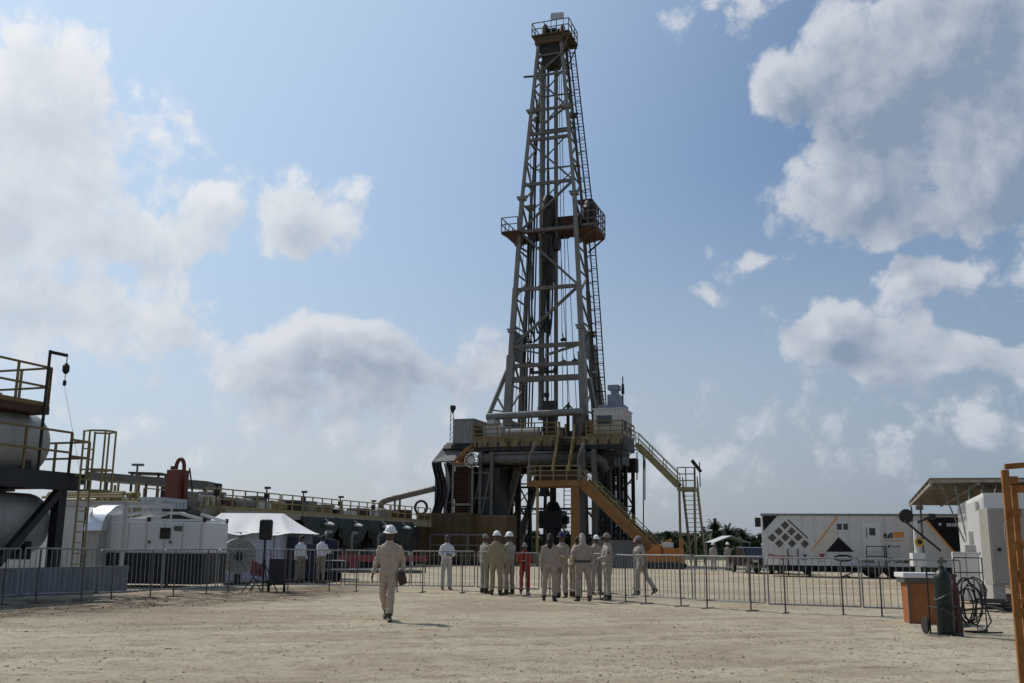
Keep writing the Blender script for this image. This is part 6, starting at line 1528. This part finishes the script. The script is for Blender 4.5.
M_HAT = mat('white_hard_hat', (.72, .72, .70), .3, 0, .05, 3, .1); M_BLUEC = mat('dark_blue_cap', (.02, .028, .07), .7, 0, .2, 6); M_GREYC = mat('grey_cap', (.20, .19, .18), .8, 0, .2, 6); M_HAIR = mat('black_hair', (.012, .010, .009), .7, 0, .3, 30, bump=.5, bscale=120)
M_ZIP = mat('pale_zip', (.50, .46, .40), .5); M_PATCH = mat('dark_sleeve_patch', (.06, .05, .06), .7)
M_BELT = mat('dark_belt', (.03, .025, .02), .6)
def ringloft(mb, rings, n=16, mi=0):
    """rings of (centre, rx, ry, yaw, tilt-axis matrix)"""
    vs, fs = [], []
    for c, rx, ry, M in rings:
        for j in range(n):
            a = 2 * math.pi * j / n; ca, sa = math.cos(a), math.sin(a)
            k = 1 / (abs(ca) ** 2.6 + abs(sa) ** 2.6) ** (1 / 2.6)
            vs.append(c + M @ V((rx * ca * k, ry * sa * k, 0)))
    m = len(rings)
    for i in range(m - 1):
        for j in range(n): fs.append((i * n + j, i * n + (j + 1) % n, (i + 1) * n + (j + 1) % n, (i + 1) * n + j))
    fs.append(tuple(range(n - 1, -1, -1))); fs.append(tuple((m - 1) * n + j for j in range(n)))
    mb.add(vs, fs, mi)
def nv(x): return V(x).normalized()
def head_mesh(skin_seed=0):
    """a head about its neck joint, facing -Y: skull, brow, nose, lips, chin, ears"""
    vs, fs, ms = [], [], []
    nu, nvv = 28, 22
    for j in range(nvv + 1):
        ph = math.pi * j / nvv
        for i in range(nu):
            th = 2 * math.pi * i / nu
            x, y, z = math.sin(ph) * math.sin(th), -math.sin(ph) * math.cos(th), math.cos(ph)
            X, Y, Z = x * .076, y * .096, z * .118
            if z < 0: X *= 1 - .26 * (-z) ** 1.3; Y = Y * (1 - .16 * (-z)) if y < 0 else Y * (1 - .40 * -z)
            if y < 0:
                fr = -y
                nose = math.exp(-((X / .013) ** 2)) * math.exp(-(((Z + .018) / .022) ** 2)) * .024 + math.exp(-((X / .008) ** 2)) * math.exp(-(((Z - .008) / .02) ** 2)) * .010
                brow = math.exp(-(((Z - .028) / .010) ** 2)) * .006 * (1 if abs(X) < .055 else 0)
                eye = -math.exp(-(((abs(X) - .032) / .014) ** 2)) * math.exp(-(((Z - .010) / .010) ** 2)) * .009
                lip = math.exp(-((X / .024) ** 2)) * math.exp(-(((Z + .058) / .010) ** 2)) * .007
                chin = math.exp(-((X / .026) ** 2)) * math.exp(-(((Z + .096) / .016) ** 2)) * .010
                Y -= (nose + brow + eye + lip + chin) * min(1, fr * 1.5)
            vs.append(V((X, Y, Z + .125)))
    for j in range(nvv):
        for i in range(nu):
            f = (j * nu + i, j * nu + (i + 1) % nu, (j + 1) * nu + (i + 1) % nu, (j + 1) * nu + i)
            c = sum((vs[k] for k in f), V()) / 4; m = 'skin'; z = c.z - .125
            if c.y < -.05 and abs(abs(c.x) - .032) < .011 and abs(z - .010) < .007: m = 'eye'
            if c.y < -.06 and abs(c.x) < .024 and abs(z + .058) < .009: m = 'lip'
            fs.append(f); ms.append(m)
    for s in (-1, 1):                                   # ears
        o = len(vs); n = 8
        for k in range(n):
            a = 2 * math.pi * k / n; p = V((s * .072, .012 + .016 * math.cos(a), .120 + .030 * math.sin(a))); vs.append(p); 
        for k in range(n):
            a = 2 * math.pi * k / n; vs.append(V((s * .090, .022 + .017 * math.cos(a), .122 + .031 * math.sin(a))))
        for k in range(n): fs.append((o + k, o + (k + 1) % n, o + n + (k + 1) % n, o + n + k)); ms.append('skin')
        fs.append(tuple(o + n + k for k in range(n))); ms.append('skin')
    return vs, fs, ms
HEAD = head_mesh()
def hand_parts(mb, w, fdir, palm_n, s, curl=.6, mi=1):
    """palm and five fingers from the wrist w along fdir; palm_n is the way the palm faces; s is +1 / -1 for thumb side"""
    f = nv(fdir); nrm = nv(V(palm_n) - f * f.dot(V(palm_n))); side = f.cross(nrm) * s
    ringloft(mb, [(w - f * .03, .024, .018, Matrix((side, nrm, f)).transposed()), (w + f * .02, .034, .016, Matrix((side, nrm, f)).transposed()), (w + f * .055, .042, .015, Matrix((side, nrm, f)).transposed()), (w + f * .092, .040, .012, Matrix((side, nrm, f)).transposed())], 10, mi)
    for k, (o, ln) in enumerate(((.030, .070), (.010, .080), (-.010, .074), (-.029, .056))):
        p = w + f * .080 + side * o; d = f.copy(); pts = [p]
        for seg in (.42, .32, .26):
            d = (d * math.cos(curl * .55) + nrm * math.sin(curl * .55)).normalized(); nrm2 = nrm
            p = p + d * ln * seg; pts.append(p)
            curl_d = d
        mb.tube(pts, [.0092, .0088, .0080, .0062], 6, mi)
    p = w + f * .022 + side * .030; d = nv(f * .55 + side * .75 + nrm * .3)
    mb.tube([p - d * .012, p + d * .03, p + d * .03 + nv(f * .9 + side * .2 + nrm * .4) * .03, p + d * .03 + nv(f * .9 + nrm * .5) * .052], [.013, .0115, .010, .007], 6, mi)
VOX = .0145
def person(label, pos, yaw, pose, top, bottom, hat='hard', H=1.74, skin=None, girth=1., head=(0, 0), hatmat=None, gloves=None, group='workers standing in the yard', belt=False):
    """yaw 0 faces the camera (-Y). pose: thigh/shank/upper arm/forearm directions for L and R, lean"""
    skin = skin or M_SKIN; k = H / 1.74
    P = dict(lean=0., hipx=.092, twist=0., armL=((.18, .02, -1), (.10, -.12, -1)), armR=((-.18, .02, -1), (-.10, -.12, -1)), legL=((.06, -.01, -1), (.02, .02, -1)), legR=((-.06, .01, -1), (-.02, .03, -1)), toeL=.15, toeR=-.15)
    P.update(pose)
    hip = V((0, 0, .93)); TM_ = Matrix.Rotation(P['lean'], 3, 'X') @ Matrix.Rotation(P['twist'], 3, 'Z')
    def T(x, y, z): return hip + TM_ @ (V((x, y, z)) - hip)
    body = MB(); I3 = Matrix.Identity(3); g = girth
    tor = [(0, .005, .83, .150, .108), (0, .0, .90, .176 * g, .128 * g), (0, .0, .98, .172 * g, .126 * g), (0, -.004, 1.08, .168 * g, .122 * g), (0, -.006, 1.20, .180 * g, .126 * g), (0, -.004, 1.31, .190 * g, .122), (0, .004, 1.375, .190, .106), (0, .010, 1.415, .158, .090), (0, .012, 1.445, .110, .078), (0, .008, 1.468, .074, .068), (0, .0, 1.50, .062, .064), (0, -.008, 1.56, .060, .062)]
    ringloft(body, [(T(x, y, z) if z > .93 else V((x, y, z)), rx, ry, TM_ if z > .93 else I3) for x, y, z, rx, ry in tor], 20)
    segs = []; low = []
    legs = {}
    for s, key, tk in ((1, 'legL', 'toeL'), (-1, 'legR', 'toeR')):
        h = V((s * P['hipx'], 0, .90)); d1, d2 = nv(P[key][0]), nv(P[key][1])
        kn = h + d1 * .41; an = kn + d2 * .41
        legs[key] = (h, kn, an, d2, P[tk])
        body.tube([h + V((0, 0, .04)), h.lerp(kn, .25), h.lerp(kn, .6), kn - d1 * .03, kn + d2 * .06, kn.lerp(an, .35), kn.lerp(an, .7), an + d2 * .005], [.092 * g, .098 * g, .084, .072, .070, .072, .068, .074], 14)
        f = V((math.sin(P[tk]) * 1., -math.cos(P[tk]), 0)); 
        tilt = max(-1.0, min(1.0, -d2.dot(f)))            # heel lifts as the shank swings back
        fwd = nv(f * 1. + V((0, 0, -max(0, tilt) * 1.0)))if tilt > .25 else f
        upv = nv(V((0, 0, 1)) - fwd * fwd.z); sd = fwd.cross(upv); Mx = Matrix((sd, upv, fwd)).transposed()
        base = an - upv * .055
        rings = [(base - fwd * .075, .030, .030), (base - fwd * .06, .042, .050), (base, .046, .056), (base + fwd * .06 - upv * .012, .046, .042), (base + fwd * .12 - upv * .024, .050, .030), (base + fwd * .17 - upv * .032, .044, .024), (base + fwd * .195 - upv * .036, .022, .014)]
        ringloft(body, [(c, rx, ry, Mx) for c, rx, ry in rings], 12)
        low += [c.z - ry for c, rx, ry in rings]
    arms = {}
    for s, key in ((1, 'armL'), (-1, 'armR')):
        sh = T(s * .172, .006, 1.362); d1, d2 = nv(P[key][0]), nv(P[key][1]); d1, d2 = TM_ @ d1, TM_ @ d2
        el_ = sh + d1 * .275; wr = el_ + d2 * .245
        arms[key] = (sh, el_, wr, d2)
        body.tube([sh - d1 * .03, sh + d1 * .04, sh.lerp(el_, .5), el_ - d1 * .02, el_ + d2 * .03, el_.lerp(wr, .5), wr - d2 * .005], [.056, .066, .062, .057, .055, .051, .048], 12)
    me = bpy.data.meshes.new('tmp'); me.from_pydata(body.v, [], body.f)
    bm = bmesh.new(); bm.from_mesh(me); bmesh.ops.recalc_face_normals(bm, faces=bm.faces); bm.to_mesh(me); bm.free()
    ob = bpy.data.objects.new('tmp', me); COL.objects.link(ob)
    r = ob.modifiers.new('r', 'REMESH'); r.mode = 'VOXEL'; r.voxel_size = VOX
    sm = ob.modifiers.new('s', 'SMOOTH'); sm.factor = .5; sm.iterations = 7
    m2 = bpy.data.meshes.new_from_object(ob.evaluated_get(bpy.context.evaluated_depsgraph_get()))
    bpy.data.objects.remove(ob)
    verts = [v.co.copy() for v in m2.vertices]; nrms = [v.normal.copy() for v in m2.vertices]; faces = [tuple(p.vertices) for p in m2.polygons]
    waist = .985; sd_ = hash(label) % 97 if False else sum(map(ord, label)) % 97
    def region(p):
        for key in legs:
            an, d2 = legs[key][2], legs[key][3]
            if (p - an).dot(d2) > -.03 and (p - an).length < .26: return 2
        q = TM_.inverted() @ (p - hip) + hip
        if q.z > 1.478 and abs(q.x) < .085: return 1
        inarm = any((p - a[1]).length < .30 and ((p - a[1]).dot(a[3]) > -.02 or (p - a[0]).length < .33) and min((p - (a[0].lerp(a[1], t))).length for t in (0, .3, .6, 1)) < .12 or min((p - a[1].lerp(a[2], t)).length for t in (0, .3, .6, 1)) < .085 for a in arms.values())
        if inarm and q.z > .75: return 0 if q.z > waist or min((p - a[1].lerp(a[2], t)).length for a in arms.values() for t in (0, .5, 1)) < .07 else 3
        return 0 if q.z > waist else 3
    reg_v = [region(p) for p in verts]
    out = MB()
    vv = []
    for p, n, rg in zip(verts, nrms, reg_v):
        if rg in (0, 3):
            q = p * 1.0 + V((sd_ * .37, 0, 0))
            fold = noise.noise(V((q.x * 8, q.y * 8, q.z * 5))) * .016 + (1 - abs(noise.noise(V((q.x * 11 + q.z * 9, q.y * 11, q.z * 19))))) ** 2 * .016 - .010 - .014 * math.exp(-((p.z - waist) / .022) ** 2) * (0 if rg == 3 and p.z < .9 else 1)
            p = p + n * fold
        vv.append(p)
    fm = []
    for f in faces:
        c = [reg_v[i] for i in f]; fm.append(max(set(c), key=c.count))
    out.v = [tuple(p) for p in vv]; out.f = faces; out.m = fm
    # hands
    for s, key in ((1, 'armL'), (-1, 'armR')):
        sh, el_, wr, d2 = arms[key]
        inward = TM_ @ V((-s * .9, -.2, 0)) if abs(d2.z) > .6 else V((0, .3, -1))
        th = 1 if f is not None else 1
        fwd_ = TM_ @ V((0, -1, 0)); sidev = d2.cross(nv(inward)); sgn = 1 if sidev.dot(fwd_) > 0 else -1
        if abs(d2.z) <= .6: sgn = 1 if sidev.dot(V((0, 0, 1))) > 0 else -1
        hand_parts(out, wr + d2 * .01, d2, inward, sgn, P.get('curl', .7), 4 if gloves else 1)
    # head on the neck
    HM = Matrix.Translation(T(0, -.010, 1.492)) @ (TM_ @ Matrix.Rotation(head[0], 3, 'Z') @ Matrix.Rotation(head[1] - P['lean'] * .6, 3, 'X')).to_4x4()
    mi = {'skin': 1, 'eye': 5, 'lip': 6}
    hv, hf, hm = HEAD; o = len(out.v); out.v += [tuple(HM @ p) for p in hv]; out.f += [tuple(i + o for i in f) for f in hf]; out.m += [mi[x] for x in hm]
    # collar
    dz = -min(low)
    t = thing('person', label, 'person', (pos[0], pos[1], ground_h(pos[0], pos[1])), yaw, group); t.scale = (k, k, k)
    out.v = [(x, y, z + dz) for x, y, z in out.v]
    out.build('body', [top, skin, M_BOOT, bottom, gloves or M_BOOT, M_EYE, M_LIP], t, True, ang=180)
    HM2 = Matrix.Translation((0, 0, dz)) @ HM @ Matrix.Translation((0, 0, .034 if hat == 'hard' else .016 if hat == 'cap' else 0))
    cl = MB(); Mc = Matrix.Translation((0, 0, dz)) @ Matrix.Translation(T(0, .002, 1.475)) @ TM_.to_4x4()
    ringloft(cl, [(Mc @ V((0, .008, -.035)), .088, .080, TM_), (Mc @ V((0, 0, .0)), .076, .074, TM_), (Mc @ V((0, 0, .022)), .071, .071, TM_)], 16); cl.build('collar', top, t, True)
    if top is not C_WHT and H > 1.6:
        dt = MB(); D4 = Matrix.Translation((0, 0, dz))
        def fr(x, z, o=0.): # a point on the chest front
            k_ = interp(z, [(.9, .140 * g), (1.08, .134 * g), (1.20, .138 * g), (1.31, .134), (1.375, .116), (1.415, .098)])
            return D4 @ T(x, -k_ * (1 - .9 * min(1, abs(x) / (.185 * g)) ** 2.6) ** .4 - o, z)
        dt.tube([fr(0, z, .004) for z in (.94, 1.05, 1.15, 1.25, 1.33, 1.40)], .006, 5); dt.build('zip', M_ZIP, t)
        for s in (-1, 1):
            pk = MB(); x0, x1 = s * .045, s * .125; vs = []
            for z in (1.19, 1.225, 1.26, 1.30):
                for i in range(5): vs.append(fr(x0 + (x1 - x0) * i / 4, z, .009))
            for z in (1.19, 1.225, 1.26, 1.30):
                for i in range(5): vs.append(fr(x0 + (x1 - x0) * i / 4, z, -.004))
            fs = [(j * 5 + i, j * 5 + i + 1, j * 5 + i + 6, j * 5 + i + 5) for j in range(3) for i in range(4)]; fs += [tuple(20 + q for q in reversed(f)) for f in fs]
            fs += [(i, 20 + i, 21 + i, i + 1) for i in range(4)] + [(15 + i, 16 + i, 36 + i, 35 + i) for i in range(4)] + [(5 * j, 5 * j + 5, 25 + 5 * j, 20 + 5 * j) for j in range(3)] + [(4 + 5 * j, 24 + 5 * j, 29 + 5 * j, 9 + 5 * j) for j in range(3)]
            pk.add(vs, fs); pk.build('pocket', bottom, t)
        for s, key in ((1, 'armL'), (-1, 'armR')):
            sh, el_, wr, d2 = arms[key]; u_ = (el_ - sh).normalized(); c_ = sh.lerp(el_, .55); pt_ = MB(); nn_ = u_.cross(V((0, 1, 0))).normalized() * (1 if s > 0 else -1)
            if nn_.x * s < 0: nn_ = -nn_
            pt_.box((0, 0, 0), (.012, .055, .065), M=D4 @ Matrix.Translation(c_ + nn_ * .066) @ nn_.to_track_quat('X', 'Z').to_matrix().to_4x4()); pt_.build('sleeve_patch', M_PATCH, t, bevel=.004)
    if belt:
        b = MB(); ringloft(b, [(V((0, 0, .985 + dz)), .190 * g, .144 * g, I3), (V((0, 0, 1.03 + dz)), .190 * g, .144 * g, I3)], 22); b.build('belt', M_BELT, t, True)
    if hat == 'hard':
        b = MB(); pr = []
        for i in range(9):
            a = math.pi / 2 * i / 8; pr.append((.114 * math.cos(a), .150 + .120 * math.sin(a)))
        pr[-1] = (.004, pr[-1][1])
        b.lathe([(.105, .142)] + pr, 26, HM2 @ Matrix.Diagonal((.93, 1.12, 1, 1)))
        vs, fs = [], []; n = 30
        for ring, (rx, ry, z) in enumerate(((.100, .12, .150), (.138, .158, .138), (.138, .158, .131), (.100, .12, .143))):
            for j in range(n):
                a = 2 * math.pi * j / n; ex = .028 * max(0, -math.cos(a)) ** 2
                vs.append(HM2 @ V((rx * math.sin(a), (ry + ex) * math.cos(a), z - .012 * max(0, -math.cos(a)))))
        for i in range(3):
            for j in range(n): fs.append((i * n + j, i * n + (j + 1) % n, (i + 1) * n + (j + 1) % n, (i + 1) * n + j))
        b.add(vs, fs)
        for x in (-.03, 0, .03): b.tube([HM2 @ V((x, .128 * math.cos(q), .152 + (.122 - abs(x) * .25) * math.sin(q))) for q in (.35, .8, 1.2, 1.57, 1.94, 2.34, 2.79)], .0055, 5)
        b.build('hard_hat', hatmat or M_HAT, t, True, ang=40)
    elif hat == 'cap':
        b = MB(); pr = [(.088, .128)] + [(.090 * math.cos(math.pi / 2 * i / 7) + .001, .145 + .110 * math.sin(math.pi / 2 * i / 7)) for i in range(8)]
        b.lathe(pr, 22, HM2 @ Matrix.Translation((0, .004, 0)) @ Matrix.Diagonal((.93, 1.17, 1, 1)))
        vs = [HM2 @ V((x, y, z)) for z0 in (0, -.007) for x, y, z in [(-.074, -.07, .150 + z0), (-.066, -.13, .141 + z0), (-.03, -.172, .133 + z0), (.03, -.172, .133 + z0), (.066, -.13, .141 + z0), (.074, -.07, .150 + z0)]]
        b.add(vs, [(0, 1, 2, 3, 4, 5), (11, 10, 9, 8, 7, 6)] + [(i, (i + 1) % 6, 6 + (i + 1) % 6, 6 + i) for i in range(6)]); b.build('cap', hatmat or M_BLUEC, t, True, ang=40)
    elif hat in ('hair', 'longhair'):
        b = MB(); vs, fs = [], []; nu, nq = 22, 12
        for j in range(nq + 1):
            ph = math.pi * .62 * j / nq
            for i in range(nu):
                th = 2 * math.pi * i / nu; front = max(0, math.cos(th)); p2 = ph * (1 - .42 * front)
                vs.append(HM2 @ V((.086 * math.sin(p2) * math.sin(th), -.107 * math.sin(p2) * math.cos(th) + .006, .128 + .126 * math.cos(p2) - (.16 * max(0, j / nq - .6) * (1 - front) if hat == 'longhair' else 0))))
        for j in range(nq):
            for i in range(nu): fs.append((j * nu + i, j * nu + (i + 1) % nu, (j + 1) * nu + (i + 1) % nu, (j + 1) * nu + i))
        b.add(vs, fs)
        if hat == 'longhair':
            ringloft(b, [(HM2 @ V((0, .085, .16)), .060, .035, I3), (HM2 @ V((0, .10, .06)), .075, .038, I3), (HM2 @ V((0, .115, -.06)), .070, .034, I3), (HM2 @ V((0, .115, -.16)), .035, .02, I3)], 12)
        b.build('hair', hatmat or M_HAIR, t, True, ang=180)
    t['_dz'] = dz
    t['_wrist'] = [list((arms['armL'][2] + V((0, 0, dz))) * k), list((arms['armR'][2] + V((0, 0, dz))) * k)]
    return t
def pg(px, py): q = onground(px, py); return (q.x, q.y)
BACK = math.pi
walkp = dict(legL=((-.08, -.38, -1), (-.05, -.02, -1)), legR=((-.06, .02, -1), (.22, .95, -1)), armL=((.32, .16, -1), (.06, -.62, -1)), armR=((-.30, -.08, -1), (-.22, -.32, -1)), hipx=.085, lean=.03)
VOX = .011
a = person('man in beige coverall and white hard hat walking forward with a dark bag', pg(387.5, 621), R(4), walkp, C_BEIGE, C_BEIGE, 'hard', 1.76, girth=1.10, skin=mat('deep_brown_skin', (.045, .027, .018), .5, 0, .12, 8), head=(0, .10), group='workers in the yard')
VOX = .0145
wr = V(a['_wrist'][0]); wl_ = a.matrix_basis @ (V((wr.x / a.scale.x, wr.y / a.scale.x, wr.z / a.scale.x)))
b = MB(); rs = random.Random(1); nn = 9
ringloft(b, [(V((0, 0, z)), rx, ry, Matrix.Identity(3)) for z, rx, ry in ((-.15, .07, .03), (-.14, .115, .055), (-.02, .125, .065), (.08, .115, .05), (.11, .09, .025))], 18)
b.tube([(-.08, 0, .09), (-.06, -.01, .15), (.05, -.01, .15), (.08, 0, .09)], .010, 6)
bg_ = b.build('hand_bag', mat('dark_maroon_leather', (.045, .015, .014), .5, 0, .25, 8), None, True, ang=60)
bg_.scale = (.70, .95, .92); bg_.location = (wl_.x - .01, wl_.y - .06, wl_.z - .09); bg_.rotation_euler = (R(8), R(-18), R(35)); tag(bg_, 'small dark maroon bag held at the side of the walking man', 'bag')
# loners and pairs
fold = dict(armL=((.22, -.22, -1), (-.85, -.62, .12)), armR=((-.22, -.22, -1), (.85, -.66, .02)))
G = 'workers in the yard'
person('person in white shirt, pale trousers and dark blue cap standing with folded arms', pg(446, 590), R(20), dict(fold, lean=.02), C_WHT, C_GRYT, 'cap', 1.73, group=G, hatmat=M_BLUEC)
person('man in white shirt and khaki trousers, nearer the loudspeaker', pg(299, 583.5), R(52), dict(armL=((.15, -.1, -1), (.05, -.45, -1))), C_WHT, C_KHK, 'hair', 1.72, group=G, head=(.2, .15))
person('man in white shirt and khaki trousers, nearer the walking man', pg(320, 584), R(-28 + 180), dict(armL=((.2, -.35, -1), (-.1, -1, .1)), armR=((-.2, -.35, -1), (.1, -1, .1)), lean=.05), C_WHT, C_KHK, 'hair', 1.74, group=G, girth=1.08, head=(0, .2))
# left knot around the white hats
person('man in grey coverall and dark cap at the left edge of the group', pg(484.5, 593.5), R(125), dict(armR=((-.15, -.2, -1), (.1, -.8, -.5))), C_GREY, C_GREY, 'cap', 1.74, group=G, hatmat=M_GREYC)
person('man in tan coverall and white hard hat seen from behind', pg(496, 595.5), R(168), dict(armL=((.2, -.05, -1), (.05, -.3, -1)), armR=((-.22, .0, -1), (-.05, -.25, -1))), C_TAN, C_TAN, 'hard', 1.80, group=G, girth=1.08)
person('man in grey coverall and white hard hat gesturing beside the tan one', pg(509, 594.5), R(-130), dict(armL=((.3, -.5, -.8), (.2, -1, .2)), armR=((-.2, -.25, -1), (.5, -.9, .1))), C_GREY, C_PINKB, 'hard', 1.79, group=G)
person('short person in bright red coverall with folded arms', pg(524.5, 594), R(5), dict(fold), C_RED, C_RED, 'cap', 1.50, group=G, hatmat=M_GREYC)
# right knot
person('long haired person in rosy beige coverall standing with back turned', pg(550, 601.5), R(168), dict(hipx=.095, twist=.1, legL=((.12, -.08, -1), (.06, .02, -1)), legR=((-.06, .03, -1), (-.01, .06, -1)), armL=((.20, 0, -1), (.03, -.10, -1)), armR=((-.18, 0, -1), (-.04, -.10, -1))), C_PINKB, C_PINKB, 'longhair', 1.76, group=G)
person('man in rosy coverall and dark blue helmet facing the long haired person', pg(562, 598), R(-35), dict(armL=((.2, -.2, -1), (-.5, -.85, -.1)), armR=((-.2, -.2, -1), (.5, -.8, -.3))), C_PINKB, C_PINKB, 'hard', 1.78, group=G, hatmat=M_BLUEC)
person('dark haired man leaning in behind the cloth hooded one', pg(573.5, 597), R(110), dict(lean=.18, armL=((.1, -.3, -1), (.0, -.8, -.5)), armR=((-.1, -.3, -1), (.1, -.8, -.5))), C_PINKB, C_PINKB, 'hair', 1.72, group=G, head=(0, .25))
person('stocky man in beige coverall with dark belt and pale cloth hood seen from behind', pg(583, 601.5), R(196), dict(hipx=.10, twist=-.12, legL=((.07, -.06, -1), (.03, .06, -1)), legR=((-.13, .02, -1), (-.07, .03, -1)), armL=((.35, -.1, -1), (-.3, -.7, -.8)), armR=((-.35, -.1, -1), (.3, -.7, -.8)), lean=.06), C_PINKB, C_PINKB, 'longhair', 1.78, group=G, girth=1.14, belt=True, hatmat=cloth('pale_hood_cloth', (.33, .29, .26)), head=(0, .15))
person('slim man in white cap half hidden between two others', pg(596.5, 595.5), R(35), dict(), C_PINKB, C_PINKB, 'cap', 1.74, group=G, hatmat=M_HAT)
person('man in grey beige coverall and grey cap in profile, hands before him', pg(607.5, 600.5), R(-78), dict(armL=((.12, -.35, -1), (-.2, -1, -.25)), armR=((-.15, -.25, -1), (.1, -.9, -.5))), C_GREY, C_GREY, 'cap', 1.78, group=G, girth=1.06, hatmat=M_GREYC)
person('man in pale coverall and white cap striding away to the left', pg(642, 595.5), R(-112), dict(legL=((.02, -.30, -1), (.02, .02, -1)), legR=((-.02, .34, -1), (0, .70, -1)), armL=((.15, .35, -1), (.05, .1, -1)), armR=((-.15, -.30, -1), (-.1, -.45, -1)), lean=.08), C_GREY, C_GREY, 'cap', 1.76, group=G, hatmat=M_GREYC, head=(0, .2))
person('man in white cap mostly hidden behind the striding man', pg(637.5, 589), R(-100), dict(), C_GREY, C_GREY, 'cap', 1.70, group=G, hatmat=M_HAT)
# far pair
person('distant man in grey coverall and white hard hat, left of the far pair', (13.45, 67.5), R(-20), dict(), C_GREY, C_GREY, 'hard', 1.74, group=G)
person('distant man in grey coverall and white hard hat, right of the far pair', (14.55, 68.2), R(30), dict(armL=((.2, -.2, -1), (-.6, -.7, .1))), C_GREY, C_GREY, 'hard', 1.76, group=G)
for o in bpy.data.objects:
    for k_ in ('_dz', '_wrist'):
        if k_ in o: del o[k_]
